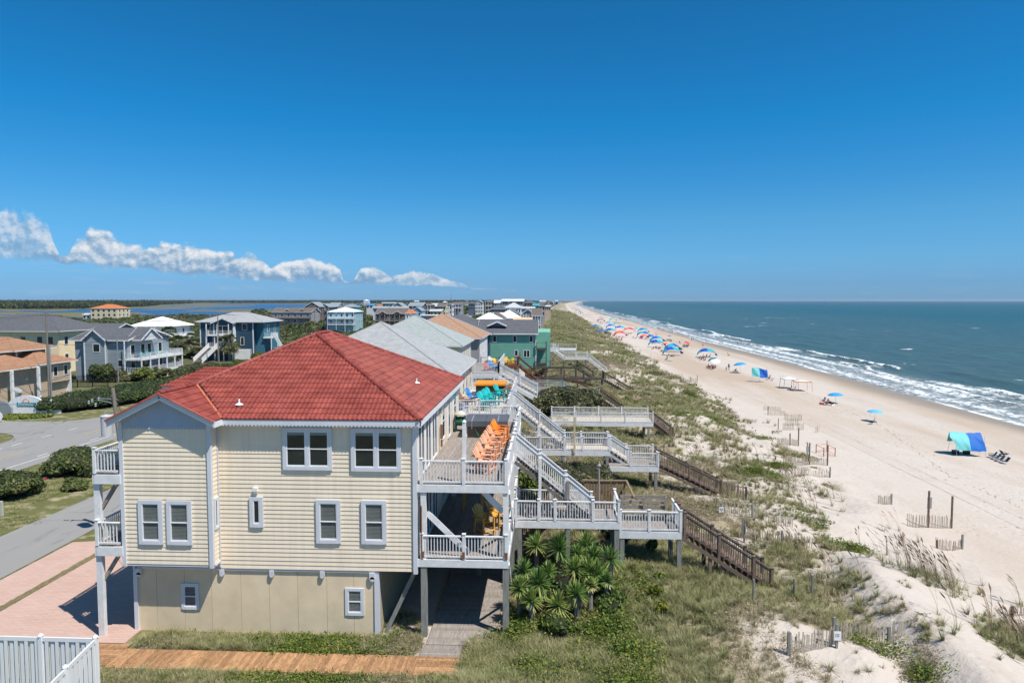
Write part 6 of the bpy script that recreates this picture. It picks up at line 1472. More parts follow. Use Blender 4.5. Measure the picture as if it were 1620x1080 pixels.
def sample(x0, x1, y0, y1, n, dens=None):
    x = rng.uniform(x0, x1, n); y = rng.uniform(y0, y1, n)
    if dens is not None: k = rng.rand(n) < dens(x, y); x, y = x[k], y[k]
    return x, y
def pick(x, y, wts, rnd=.22):
    """kinds chosen in drifts: each kind follows its own noise"""
    s = np.stack([fbm(x*.22+31*i, y*.16+17*i, 3)+w_+rng.rand(len(x))*rnd for i, w_ in enumerate(wts)]); c = s.argmax(0)
    out = np.zeros(len(x), int)
    for i, (a, b) in enumerate((nG, nD, nH, nB)): k = c == i; out[k] = rng.randint(a, b, k.sum())
    return out
PX, PY, PS = [], [], []
def under_deck(x, y): return ((x > -7.2) & (x < -1.6) & (y > 26.9) & (y < 42)) | ((x < -3.1) & (y > 23.8) & (y < 42))
for x0, x1, y0, y1, n, s0 in ((-3, 23, 20, 34, 15000, .9), (-2, 24, 34, 62, 17000, 1.0), (-6, 32, 62, 125, 20000, 1.35), (-8, 38, 125, 300, 18000, 2.3), (-8, 44, 300, 800, 14000, 4.2)):
    x, y = sample(x0+(shore(y0) if y0 > 100 else 0), x1+shore(y1), y0, y1, n)
    v = veg(x, y); k = (rng.rand(len(x)) < v**1.3) & ~under_deck(x, y)
    for a, b, c, d in FOOT: k &= ~((x > a) & (x < b-4) & (y > c) & (y < d)) | (y < 126)
    x, y = x[k], y[k]
    if y0 < 126: kk = ~((x < -3.5) & (y > 43) & (y < 126)); x, y = x[kk], y[kk]
    PX.append(x); PY.append(y); PS.append(s0*(.45+.85*rng.rand(len(x))**1.5))
x = np.concatenate(PX); y = np.concatenate(PY); s = np.concatenate(PS)
near = (y < 34)
wl = pick(x, y, (.17, .08, -.07, .05)); 
scatter('dune_grass', np.stack([x, y, height(x, y)-.02], 1), rng.rand(len(x))*6.28, s, wl, tufts, 'olive and tan dune grass covering the dunes below the boardwalks', 'dune grass', tilt=rng.randn(len(x), 2)*.12+[.05, .12])
# weeds between the house and the plank walk and along the bottom edge
PX, PY, PS, PI_ = [], [], [], []
for x0, x1, y0, y1, n, s0 in ((-16.2, -5.0, 25.5, 26.85, 1500, .62), (-16.8, -3.2, 21.0, 23.95, 3600, .62), (-3.1, 3.5, 21.0, 26.4, 4200, .7), (-7, -5, 26.0, 29, 150, .6)):
    x, y = sample(x0, x1, y0, y1, n); PX.append(x); PY.append(y); PS.append(s0*(.6+.8*rng.rand(len(x))))
x = np.concatenate(PX); y = np.concatenate(PY); s = np.concatenate(PS)
scatter('weeds', np.stack([x, y, height(x, y)-.02], 1), rng.rand(len(x))*6.28, s, pick(x, y, (.05, .10, .03, .09), .5), tufts, 'mixed green and dry weeds beside the plank walk', 'weeds', tilt=rng.randn(len(x), 2)*.15)
# bright trailing vine over the dune foot
def blob(cx, cy, rx, ry, n):
    a = rng.rand(n)*2*PI; r = np.abs(rng.randn(n))*.62*(.6+.8*vnoise(np.cos(a)*2+cx, np.sin(a)*2+cy)); return cx+rx*r*np.cos(a), cy+ry*r*np.sin(a)
xs_, ys_ = [], []
for cx, cy, rx, ry, n in ((3.0, 22.4, 1.4, 1.6, 260), (3.2, 25.2, .9, 2.0, 170), (2.4, 27.0, .8, .9, 160), (17.5, 56.5, 2.4, 1.2, 160), (21, 62, 2, .8, 90), (17.9, 40.0, 1.2, .5, 80), (13.6, 24.6, 1.3, .7, 12), (-1.0, 27.2, .7, 1.1, 120), (12.6, 26.4, 1.2, .5, 14), (7.4, 39, 1.0, .9, 90), (-.5, 24.2, 2.4, 1.3, 60)):
    a, b = blob(cx, cy, rx, ry, n); xs_.append(a); ys_.append(b)
x = np.concatenate(xs_); y = np.concatenate(ys_)
vn = []
for i in range(3): n = 110; P = rng.randn(n, 3)*[.24, .24, .11]+[0, 0, .2]; vn.append(lib('v%d' % i, [(*leafcloud(P, np.tile([.2, -.2, 1.], (n, 1)), .055), F_GREEN)]))
scatter('trailing_vine', np.stack([x, y, height(x, y)], 1), rng.rand(len(x))*6.28, .7+.6*rng.rand(len(x)), rng.randint(0, 3, len(x)), vn, 'bright green leafy vine spreading over the dune foot', 'vine')
# sea oats with dark seed heads on the bare ridge and strewn over the slopes
def oat():
    V, F, T = blades(16, .7, .6, .016, .9, droop=.6); P2 = []; pv, pf = [], []
    for i in range(3):
        a = rng.rand()*.8-.6; r = rng.rand()*.1; h_ = 1.1+rng.rand()*.45; bx, by = r, rng.randn()*.08; lx = .35+.25*rng.rand(); k = len(pv); w_ = .010
        pts = [(bx+lx*t**2*math.cos(a), by+lx*t**2*math.sin(a), h_*t) for t in (0, .4, .75, 1)]
        for p in pts: pv += [(p[0], p[1]-w_, p[2]), (p[0], p[1]+w_, p[2])]
        for j in range(3): pf.append((k+2*j, k+2*j+1, k+2*j+3, k+2*j+2))
        k = len(pv); p = pts[-1]; d = (.16*math.cos(a), .16*math.sin(a), .13)
        for t, w2 in ((-.25, .02), (.2, .045), (.65, .04), (1.2, .008)): pv += [(p[0]+d[0]*t, p[1]+d[1]*t-w2, p[2]+d[2]*t), (p[0]+d[0]*t, p[1]+d[1]*t+w2, p[2]+d[2]*t)]
        for j in range(3): pf.append((k+2*j, k+2*j+1, k+2*j+3, k+2*j+2)); pf.append((k+2*j, k+2*j+2, k+2*j+3, k+2*j+1))
    return lib('oat', [(V, F, T, F_DUNE), (pv, pf, None, SEED)])
oats = [oat() for _ in range(5)]
x, y = sample(16.2, 24, 21, 37, 800, lambda x, y: sstep(.44, .6, fbm(x*.35, y*.35+9, 3))*(1-sstep(20, 25, x))*.75)
x2, y2 = sample(12, 15, 30, 40, 50); x3, y3 = sample(10, 24, 38, 70, 260, lambda x, y: sstep(.45, .6, fbm(x*.3+9, y*.2, 3))); x4, y4 = sample(26, 44, 90, 170, 260, lambda x, y: .4+0*x)
x4, y4 = x4[veg(x4, y4) > .2], y4[veg(x4, y4) > .2]
x = np.concatenate([x, x2, x3, x4]); y = np.concatenate([y, y2, y3, y4])
scatter('sea_oats', np.stack([x, y, height(x, y)-.02], 1), rng.randn(len(x))*.5+2.7, .75+.4*rng.rand(len(x)), rng.randint(0, 5, len(x)), oats, 'sea oats with dark bent seed heads on the bare sand ridge', 'sea oats')
# lawn blades near the road
ln = [lib('l%d' % i, [(*blades(26, .11, .12, .014, .8, 1, .16), F_DUNE)]) for i in range(3)]
x, y = sample(-44, -24, 24, 75, 26000); k = (((x < -31.9) & (x > -42.6)) | ((x > -27.1) & (x < -24.7) & (y > 37.5)) | ((x > -27.0) & (y > 41.2))) & (fbm(x*.3, y*.3, 4) > .44) & (np.abs(x+41) < 60)
x, y = x[k], y[k]; k = fbm(x*.7, y*.7, 3)+rng.rand(len(x))*.3 < .72; x, y = x[k], y[k]
scatter('lawn_grass', np.stack([x, y, height(x, y)], 1), rng.rand(len(x))*6.28, .8+.8*rng.rand(len(x)), rng.randint(0, 3, len(x)), ln, 'thin patchy lawn between the side road and the main road', 'lawn')
# inland scrub thickets
def thick(n, leaf, r, h_, m):
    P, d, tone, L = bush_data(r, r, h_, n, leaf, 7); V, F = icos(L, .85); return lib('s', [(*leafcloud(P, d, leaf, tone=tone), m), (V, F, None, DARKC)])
scr_ = [thick(260, .42, 2.0, 1.6, F_BUSH), thick(260, .40, 1.7, 2.0, F_OLIVE), thick(240, .45, 2.3, 1.5, F_BUSH), thick(220, .38, 1.5, 1.2, F_OLIVE), thick(220, .42, 1.8, 1.4, F_TREE)]
def open_land(x, y, pad=0):
    k = np.ones(len(x), bool)
    for a, b, c, d in FOOT: k &= ~((x > a-pad) & (x < b+pad) & (y > c-6-pad) & (y < d+pad))
    k &= np.abs(x-(-47.35+np.interp(y, [0, 300, 420, 550, 744, 992, 3000], [0, 0, -4, -18, -30, -52, -160]))) > 8.5+pad
    k &= sound_mask(x, y) < .05; return k
px_, py_, ps_ = [], [], []
for x0, x1, y0, y1, n, s0, th in ((-100, -26, 120, 300, 6500, 1.0, .44), (-190, -100, 105, 420, 8000, 1.1, .42), (-330, -30, 300, 620, 9000, 1.7, .46), (-300, 0, 620, 1500, 6000, 3.2, .42), (-27, -8, 128, 300, 900, 1.0, .40)):
    x, y = sample(x0, x1, y0, y1, n); k = open_land(x, y, 1.0) & (fbm(x*.025+3, y*.018, 4)+rng.rand(len(x))*.12 > th) & ~((x > -90) & (x < -54) & (y < 142)) & ~((x > -100) & (x < -76) & (y > 250) & (y < 285)) & ~((x > -122) & (x < -86) & (y > 138) & (y < 182)) & ~((x > -305) & (x < -268) & (y > 390) & (y < 432)); x, y = x[k], y[k]
    px_.append(x); py_.append(y); ps_.append(s0*(.6+.8*rng.rand(len(x))))
x = np.concatenate(px_); y = np.concatenate(py_); s = np.concatenate(ps_)
scatter('scrub_thicket', np.stack([x, y, height(x, y)-.1], 1), rng.rand(len(x))*6.28, s, rng.randint(0, 5, len(x)), scr_, 'low maritime scrub thickets between the houses and the sound', 'scrub')
# mainland woods beyond the sound
trees_ = [thick(240, 1.7, 6.5, 10, F_TREE), thick(240, 1.5, 5.5, 13, F_TREE), thick(220, 1.6, 7, 9, F_BUSH)]
px_, py_, ps_ = [], [], []
for x0, x1, y0, y1, n, s0 in ((-1500, -560, 930, 1500, 3600, .95), (-2600, -200, 1450, 3000, 7000, 1.25), (-4200, -100, 2700, 6200, 10000, 1.35), (-600, 60, 1700, 6000, 3500, 1.1)):
    x, y = sample(x0, x1, y0, y1, n); k = (sound_mask(x, y) < .02) & (sound_mask(x, y-60) < .6) & (fbm(x*.0016+8, y*.0014, 3) > .34) & (x < -80-y*.03+(y > 3000)*200)
    b = -x/y; far_ = np.interp(b, [0, .12, .2, .3, .52, .6, .72, 2], [1500, 1900, 2600, 3400, 3300, 1500, 1050, 950]); k &= y > far_*.97
    x, y = x[k], y[k]; px_.append(x); py_.append(y); ps_.append(s0*(.7+.5*rng.rand(len(x))))
x = np.concatenate(px_); y = np.concatenate(py_); s = np.concatenate(ps_)
scatter('mainland_woods', np.stack([x, y, np.zeros(len(x))-1.5], 1), rng.rand(len(x))*6.28, s, rng.randint(0, 3, len(x)), trees_, 'dark wooded mainland shore beyond the sound', 'woods')

# --- individual bushes and hedges
bush('dune_bush', 'big olive green bush between the two nearest white boardwalks', 1.6, 41.3, 3.6, 3.2, 2.3, 7000, .13, F_OLIVE, 22, z=1.3)
bush('dune_bush', 'round dense green bush below the neighbouring deck before the grey green boardwalk', 2.0, 75.5, 4.8, 4.0, 3.0, 6500, .2, F_OLIVE, 24, z=1.2)
bush('dune_bush', 'bright green leafy bush squeezed behind the stair posts of the red roofed house', -.5, 37.2, 1.5, 1.5, 2.2, 2500, .14, F_GREEN, 12, z=2.6)
bush('dune_bush', 'grassy green bush behind the long level white boardwalk', 3.0, 61.0, 3.6, 2.0, 1.6, 2600, .17, F_OLIVE, 14, z=.8)
bush('dune_bush', 'dark bush in the shade under the white landing with the bench', 3.9, 35.6, 1.0, .8, 1.4, 1500, .1, F_BUSH, 10)
bush('verge_bush', 'large rounded dark green bush by the main road', -37.4, 52.5, 3.4, 2.7, 1.9, 7000, .16, F_BUSH, 20)
bush('verge_bush', 'spreading dark green bush at the left edge near the side road', -38.0, 45.6, 3.0, 2.3, 1.7, 6000, .15, F_BUSH, 18)
bush('verge_bush', 'small low bush touching the larger left edge bush', -34.2, 47.6, 1.1, 1.0, 1.0, 1500, .13, F_BUSH, 9)
bush('verge_bush', 'low extension of the rounded bush by the main road', -35.4, 54.5, 2.0, 1.6, 1.4, 2500, .15, F_BUSH, 12)
q = atz(163, 604); bush('yard_bush', 'round dark green shrub in front of the grey blue house', q.x, q.y, 2.5, 2.3, 3.1, 4500, .2, F_BUSH, 16)
for i, (px, py, r, h_, m, lb) in enumerate(((196, 603, 1.7, 2.0, F_OLIVE, 'grey green shrub right of the round dark shrub'), (222, 602, 2.6, 2.4, F_GREEN, 'yellow green shrub below the porches'), (240, 598, 2.0, 2.3, F_BUSH, 'green shrub at the porch end of the grey blue house'), (285, 604, 3.2, 2.6, F_BUSH, 'wide green shrub behind the low red cross roof'), (18, 661, 1.8, .42, F_GREEN, 'low bright green shrub before the resort sign'), (55, 660, 2.0, .4, F_GREEN, 'low spreading green shrub under the sign lettering'), (310, 590, 4.5, 2.0, F_OLIVE, 'broad olive shrub before the navy house stair'), (345, 588, 4.0, 1.8, F_BUSH, 'dark shrub row piece before the garage'), (383, 580, 2.2, 1.6, F_GREEN, 'bright green shrub near the red roof edge'), (412, 570, 2.4, 1.9, F_GREEN, 'small bright shrub beside the navy house corner'), (330, 568, 1.2, 1.2, F_GOLD, 'yellow flowering shrub at the foot of the front stair'), (60, 560, 4, 3, F_BUSH, 'shrub behind the tan house'))):
    q = atz(px, py); bush('yard_bush', lb, q.x, q.y, r, r*.9, h_, 1800, .2, m, 12)
# clipped hedge running beside the road
def hedge(label, pts, w_, h_, n, leaf, m, name='hedge'):
    t = thing(name, label, 'hedge', (pts[0][0], pts[0][1], 0)); P = []; D = []; T = []; L = []
    for (x0, y0), (x1, y1) in zip(pts[:-1], pts[1:]):
        ln_ = math.hypot(x1-x0, y1-y0); k = int(ln_/.9)
        for i in range(k):
            f = (i+.5)/k; cx, cy = x0+(x1-x0)*f+rng.randn()*.15, y0+(y1-y0)*f+rng.randn()*.15
            for j in range(3):
                o = (j-1)*w_*.33; nx, ny = -(y1-y0)/ln_, (x1-x0)/ln_; L.append((cx+nx*o-pts[0][0], cy+ny*o-pts[0][1], h_*.45, w_*.36*(.9+.25*rng.rand()), h_*.55*(.9+.25*rng.rand()), rng.rand()))
    A = np.array(L)[rng.randint(0, len(L), n)]; d = rng.randn(n, 3); d /= np.linalg.norm(d, axis=1)[:, None]; d[:, 2] = np.abs(d[:, 2])*1.0-.3*rng.rand(n)
    P = A[:, :3]+d*np.stack([A[:, 3], A[:, 3], A[:, 4]], 1)*(.85+.22*rng.rand(n))[:, None]; P[:, 2] = np.maximum(P[:, 2], .03)
    V, F, TT = leafcloud(P, d, leaf, tone=np.clip(A[:, 5]*.35+rng.rand(n)*.5, 0, 1)); o = bpy.data.objects.new('foliage', pymesh('foliage', V, F, m, TT)); COL.objects.link(o); o.parent = t; o['kind'] = 'stuff'
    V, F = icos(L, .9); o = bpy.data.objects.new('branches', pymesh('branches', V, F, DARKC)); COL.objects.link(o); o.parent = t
hedge('long dark clipped hedge curving beside the main road', [(-62.0, 80.6), (-59.3, 82.5), (-57.2, 86), (-56, 92), (-55.5, 101)], 3.2, 1.9, 18000, .2, F_HEDGE)
hedge('second stretch of dark hedge behind the corner hedge', [(-61.5, 85), (-59.8, 90), (-58.8, 100)], 3.2, 1.9, 12000, .2, F_HEDGE)
hedge('low olive hedge before the palms of the navy house', [(-58, 104), (-58, 130)], 3.4, 1.5, 9000, .22, F_OLIVE)
# yellow flowering clumps on the dune
for i, (px, py, r, lb) in enumerate(((1040, 948, .38, 'upper of the two yellow clumps'), (1048, 972, .42, 'lower of the two yellow clumps'), (1022, 860, .5, 'topmost green yellow plant under the white landing'), (1033, 885, .45, 'round green plant under the white landing'), (1042, 928, .3, 'small green plant above the yellow clumps'))):
    q = atz(px, py, .6); bush('flowering_clump', lb+' on the dune', q.x, q.y, r, r, r*1.6, 420, .09, F_GOLD if i < 2 else F_GREEN, 7, cat='plant')
# --- yuccas
def yucca(label, x, y, zc, r, trunk, lean=0):
    z = gz(x, y); t = thing('yucca', label, 'yucca', (x, y, z), 'yuccas beside the boardwalk'); n = 125; V = []; F = []; T = []; h0 = max(.25, zc-z); w_ = .032
    for i in range(n):
        a = i*2.4+rng.randn()*.2; el = math.radians(rng.uniform(-35, 88)); L_ = r*(.8+.35*rng.rand()); dx, dy, dz = math.cos(a)*math.cos(el), math.sin(a)*math.cos(el), math.sin(el)
        px, py = -math.sin(a)*w_, math.cos(a)*w_; k = len(V); tn = .2+.5*rng.rand()+(.35 if el < -.2 else 0)
        for tt, ww in ((.05, .7), (.45, 1.0), (.8, .6), (1, .08)):
            dr = -.10*tt*tt*L_*math.cos(el); V += [(lean+dx*L_*tt-px*ww, dy*L_*tt-py*ww, h0+dz*L_*tt+dr), (lean+dx*L_*tt+px*ww, dy*L_*tt+py*ww, h0+dz*L_*tt+dr)]; T += [min(1, tn+tt*.15)]*2
        for j in range(3): F.append((k+2*j, k+2*j+1, k+2*j+3, k+2*j+2))
    o = bpy.data.objects.new('crown', pymesh('crown', V, F, F_YUC, T)); COL.objects.link(o); o.parent = t
    mb = MB(); mb.tube((0, 0, -.3), (lean, 0, h0), .13 if trunk else .1, .10, n=9); o = mb.build('trunk', BARK, t, local=True)
    n2 = 30; V = []; F = []; T = []
    for i in range(n2):   # dead leaves hanging from the neck
        a = rng.rand()*6.28; L_ = r*.5*(.6+.6*rng.rand()); k = len(V); px, py = -math.sin(a)*.03, math.cos(a)*.03
        for tt, rr in ((0, .08), (.5, .24), (1, .2)): V += [(lean+math.cos(a)*rr-px, math.sin(a)*rr-py, h0-.02-L_*tt), (lean+math.cos(a)*rr+px, math.sin(a)*rr+py, h0-.02-L_*tt)]; T += [.9]*2
        for j in range(2): F.append((k+2*j, k+2*j+1, k+2*j+3, k+2*j+2))
    o = bpy.data.objects.new('dead_leaves', pymesh('dead_leaves', V, F, F_DRY, T)); COL.objects.link(o); o.parent = t
YL = [(849, 862, 31.0, .6, 'yucca highest at the left under the brown yard stair'), (885, 868, 30.6, .75, 'largest dark yucca in the top row'), (928, 862, 30.8, .62, 'yucca under the white landing beam'), (940, 878, 30.0, .5, 'smaller yucca just right below the landing beam'), (915, 876, 30.2, .45, 'small yucca tucked between the top row plants'), (966, 885, 29.8, .65, 'rightmost yucca of the clump against the dune'), (909, 900, 29.2, .6, 'yucca in the middle of the clump with dry skirt'), (931, 903, 29.2, .62, 'middle right yucca of the touching pair'), (945, 908, 28.9, .6, 'right yucca of the touching pair'), (830, 902, 29.0, .55, 'small yucca beside the left edge of the clump'), (853, 923, 28.2, .65, 'wide yucca with outspread leaves at centre left'), (822, 930, 28.0, .5, 'leftmost low yucca near the deck post'), (841, 950, 27.5, .5, 'low yucca at the lower left of the clump'), (883, 958, 27.4, .6, 'dark yucca at the bottom centre'), (912, 940, 27.6, .55, 'yucca with raised crown at the lower right'), (934, 925, 28.0, .35, 'pale tufted yucca on a tall bare grey trunk'), (960, 918, 28.4, .38, 'smallest yucca at the right edge of the clump'), (868, 905, 29.4, .5, 'half hidden yucca behind the wide one')]
for i, (px, py, Yd, r, lb) in enumerate(YL):
    q = aty(px, py, Yd); yucca(lb, q.x, q.y, q.z, r*1.12, True, .0)
for i, (x, y, rr, hh) in enumerate(((.1, 28.7, 1.3, 1.3), (1.3, 29.6, 1.3, 1.4), (2.4, 28.6, 1.1, 1.1), (.8, 27.4, 1.2, .9), (2.0, 30.9, 1.2, 1.4), (-.5, 30.4, .9, 1.3))):
    bush('understorey_shrub', ['leafy undergrowth at the left of the yucca clump', 'leafy undergrowth at the heart of the yucca clump', 'leafy undergrowth at the right of the yucca clump', 'yellowish undergrowth below the yucca clump', 'undergrowth at the back of the yucca clump', 'undergrowth against the deck behind the yuccas'][i], x, y, rr, rr*.9, hh, 1300, .1, [F_GREEN, F_BUSH, F_GREEN, F_GREEN, F_BUSH, F_BUSH][i], 10)
# --- cabbage palms
def palm(label, x, y, h_, cr):
    z = gz(x, y); t = thing('cabbage_palm', label, 'palm', (x, y, z), 'cabbage palms by the navy house'); MB().tube((0, 0, -.2), (0, 0, h_), .24, .2, n=10).build('trunk', BARK, t, local=True)
    V = []; F = []; T = []
    for i in range(46):
        a = i*2.4; el = math.radians(rng.uniform(-62, 80)); stem = cr*.5; dx, dy, dz = math.cos(a)*math.cos(el), math.sin(a)*math.cos(el), math.sin(el); hub = np.array([dx*stem, dy*stem, h_+dz*stem])
        side = np.array([-math.sin(a), math.cos(a), 0]); fw = np.array([dx, dy, dz-.22]); tn = .15+.5*rng.rand()+(.4 if el < -.35 else 0)
        for j in range(11):
            f = (j-5)/5*1.25; d = fw*math.cos(f)+side*math.sin(f); L_ = cr*.62*(1-.12*abs(f)); k = len(V); wv = np.cross(d, np.cross(fw, side)+rng.randn(3)*.4); wv = wv/np.linalg.norm(wv)*.11
            for tt, ww in ((.05, .5), (.55, 1), (1, .1)): c_ = hub+d*L_*tt+np.array([0, 0, -.28*tt*tt*L_]); V += [tuple(c_-wv*ww), tuple(c_+wv*ww)]; T += [min(1, tn)]*2
            for jj in range(2): F.append((k+2*jj, k+2*jj+1, k+2*jj+3, k+2*jj+2))
    o = bpy.data.objects.new('crown', pymesh('crown', V, F, F_PALM, T)); COL.objects.link(o); o.parent = t
for px, pb, pc, cr, lb in ((268, 566, 526, 1.9, 'tall palm beside the white roofed house'), (281, 574, 542, 2.1, 'large palm on the lawn left of the navy house'), (303, 560, 536, 1.9, 'palm behind the lawn just left of the navy house corner'), (320, 568, 547, 2.1, 'palm covering the left corner of the navy house'), (364, 571, 541, 2.2, 'palm before the garage door of the navy house'), (388, 566, 536, 2.2, 'palm right of the garage door'), (396, 564, 538, 1.9, 'palm standing close against its neighbour by the garage'), (408, 563, 540, 2.0, 'rightmost palm under the side stair'), (262, 610, 596, 1.7, 'low palm with drooping grey fronds behind the hedge end')):
    q = atz(px, pb); c_ = aty(px, pc, q.y); palm(lb, q.x, q.y, max(1.2, c_.z-gz(q.x, q.y)), cr*1.15)
# ================================================================ the beach: people, shades, chairs, fences
def gnd(px, py):
    z = -3.2
    for _ in range(8): q = atz(px, py, z); z = max(gz(q.x, q.y), SEA-.6)
    return Vector((q.x, q.y, z))
FB = lambda n, c: mat(n, c, .65, .05, 1.5)
C_TEAL = FB('teal_fabric', (.02, .33, .40)); C_BLUE = FB('blue_fabric', (.004, .07, .38)); C_PALE = FB('pale_aqua_fabric', (.15, .50, .50)); C_PINK = FB('magenta_fabric', (.60, .01, .14)); C_OR = FB('orange_fabric', (.75, .13, .01)); C_WH = FB('white_fabric', (.72, .73, .78)); C_SKY = FB('sky_blue_fabric', (.03, .30, .58)); C_NAVY = FB('navy_fabric', (.02, .035, .09)); C_RED = FB('red_fabric', (.55, .03, .04)); C_BRN = FB('brown_fabric', (.10, .06, .05)); C_ROYAL = FB('royal_fabric', (.008, .10, .45)); C_SEA = FB('sea_green_fabric', (.02, .32, .32)); C_BLK = FB('black_fabric', (.02, .02, .025)); C_GRN = FB('grey_fabric', (.2, .2, .22))
POLE = mat('pale_pole', (.6, .6, .6), .35, .05, metal=.3)
# --- people, grown from a skeleton
def body(joints, edges, root=0):
    me = bpy.data.meshes.new('body'); me.from_pydata([j[:3] for j in joints], edges, []); o = bpy.data.objects.new('body_source', me); COL.objects.link(o)
    md = o.modifiers.new('skin', 'SKIN'); md.use_smooth_shade = True
    for i, j in enumerate(joints): sv = me.skin_vertices[0].data[i]; sv.radius = (j[3], j[3] if len(j) < 5 else j[4]); sv.use_root = i == root
    s = o.modifiers.new('sub', 'SUBSURF'); s.levels = 1; s.render_levels = 1
    bpy.context.view_layer.update(); m = bpy.data.meshes.new_from_object(o.evaluated_get(bpy.context.evaluated_depsgraph_get())); bpy.data.objects.remove(o); m.name = 'body'; return m
def skeleton(hip, chest, neck, head, sh, el, ha, hp, kn, an, toe):
    J = [(*hip, .115, .09), (*[(a+b)/2 for a, b in zip(hip, chest)], .105, .08), (*chest, .135, .09), (*neck, .05), (*[(a+b)/2 for a, b in zip(neck, head)], .06), (*head, .085), (head[0], head[1], head[2]+.07, .07)]
    E_ = [(0, 1), (1, 2), (2, 3), (3, 4), (4, 5), (5, 6)]
    for s in (0, 1):
        k = len(J); J += [(*sh[s], .052), (*el[s], .038), (*ha[s], .028), (ha[s][0], ha[s][1], ha[s][2]-.07, .03)]; E_ += [(2, k), (k, k+1), (k+1, k+2), (k+2, k+3)]
        k = len(J); J += [(*hp[s], .085), (*kn[s], .055), (*an[s], .036), (*toe[s], .03)]; E_ += [(0, k), (k, k+1), (k+1, k+2), (k+2, k+3)]
    return body(J, E_)
SK = {
 'stand': skeleton((0, 0, .95), (0, 0, 1.32), (0, 0, 1.47), (0, -.01, 1.6), ((-.19, 0, 1.4), (.19, 0, 1.4)), ((-.24, .03, 1.12), (.24, .02, 1.12)), ((-.25, -.05, .88), (.25, -.08, .88)), ((-.1, 0, .88), (.1, 0, .88)), ((-.11, -.01, .48), (.11, -.01, .48)), ((-.11, .02, .07), (.11, .02, .07)), ((-.12, -.13, .03), (.12, -.13, .03))),
 'walk': skeleton((0, 0, .93), (0, -.02, 1.3), (0, -.03, 1.45), (0, -.06, 1.58), ((-.19, -.02, 1.38), (.19, -.02, 1.38)), ((-.24, -.14, 1.13), (.24, .14, 1.13)), ((-.22, -.30, .98), (.23, .12, .88)), ((-.1, 0, .87), (.1, 0, .87)), ((-.11, .10, .48), (.11, -.20, .50)), ((-.11, .36, .16), (.11, -.24, .07)), ((-.11, .30, .04), (.11, -.40, .04))),
 'sit': skeleton((0, 0, .32), (0, .14, .66), (0, .18, .82), (0, .14, .95), ((-.19, .15, .75), (.19, .15, .75)), ((-.27, .02, .52), (.27, .02, .52)), ((-.22, -.2, .48), (.22, -.2, .48)), ((-.1, -.02, .3), (.1, -.02, .3)), ((-.12, -.42, .42), (.12, -.42, .42)), ((-.12, -.60, .08), (.12, -.60, .08)), ((-.12, -.75, .05), (.12, -.75, .05)))}
SKIN_ = [mat('skin_fair', (.50, .27, .18), .6, .05), mat('skin_tan', (.30, .15, .09), .6, .05), mat('skin_deep', (.14, .07, .045), .6, .05)]
def suit(pose, kind):
    mb = MB()
    if pose == 'sit':
        mb.lathe((0, 0, .22), [(.15, 0), (.17, .08), (.15, .18)], 12)
        if kind: mb.prism([(-.02, .4), (.24, .78), (.04, .84), (-.16, .44)], 'x', -.17, .17)
    else:
        z = .80 if pose == 'stand' else .78; mb.lathe((0, 0, z), [(.155, 0), (.165, .1), (.14, .22)], 14)
        if kind: mb.lathe((0, 0, z+.24), [(.145, 0), (.165, .18), (.20, .30), (.1, .36)], 14)
    return mb
def hairm(pose):
    h = {'stand': (0, .01, 1.60), 'walk': (0, -.04, 1.58), 'sit': (0, .16, .95)}[pose]
    return MB().lathe((h[0], h[1]+.015, h[2]), [(.10, -.05), (.112, .03), (.10, .10), (.06, .145), (0, .155)], 12)
_pc = {}
def person(label, px, py, pose='stand', face=0.0, skin=0, cloth=None, top=0, hair=0, sc=1.0, at=None):
    q = at or gnd(px, py); t = thing('person', label, 'person', (q.x, q.y, q.z+(0 if pose != 'sit' else .0)), 'people on the beach', face)
    cloth = cloth or C_NAVY; hm = [mat('hair_brown', (.05, .03, .02), .8), mat('hair_blond', (.35, .22, .09), .8), mat('hat_straw', (.5, .4, .25), .8)][hair]
    for nm, key, m, mk_ in (('body', (pose,), SKIN_[skin], None), ('clothing', ('c', pose, top), cloth, lambda: suit(pose, top)), ('hair', ('h', pose), hm, lambda: hairm(pose))):
        kk = (nm, key, m.name)
        if kk not in _pc:
            me = SK[pose].copy() if nm == 'body' else mk_().mesh(nm, m)
            if nm == 'body': me.materials.clear(); me.materials.append(m)
            _pc[kk] = me
        o = bpy.data.objects.new(nm, _pc[kk]); COL.objects.link(o); o.parent = t
    t.scale = (sc,)*3; return t
_ch = {}
def beach_chair(label, px, py, rz, m, at=None, flat=False):
    q = at or gnd(px, py); t = thing('beach_chair', label, 'beach chair', (q.x, q.y, q.z), 'low chairs on the beach', rz)
    k = (m.name, flat)
    if k not in _ch:
        b = .45 if flat else .62
        _ch[k] = [('seat', MB().prism([(-.26, .30), (.24, .22), (.24, .25), (-.26, .33)], 'x', -.27, .27).mesh('seat', m)), ('backrest', MB().beam((0, .22, .24), (0, .52 if flat else .42, .24+b), .52, .03, up=(0, 1, 0)).mesh('backrest', m))]
        for s in (-.28, .28):
            _ch[k] += [('leg', MB().tube((s, -.26, .30), (s, .36, .0), .016, n=6).mesh('leg', POLE)), ('leg', MB().tube((s, .24, .30), (s, -.22, 0), .016, n=6).mesh('leg', POLE)), ('armrest', MB().box(s-.025, s+.025, -.24, .3, .46, .485).mesh('armrest', m))]
    for nm, me in _ch[k]: o = bpy.data.objects.new(nm, me); COL.objects.link(o); o.parent = t
    return t
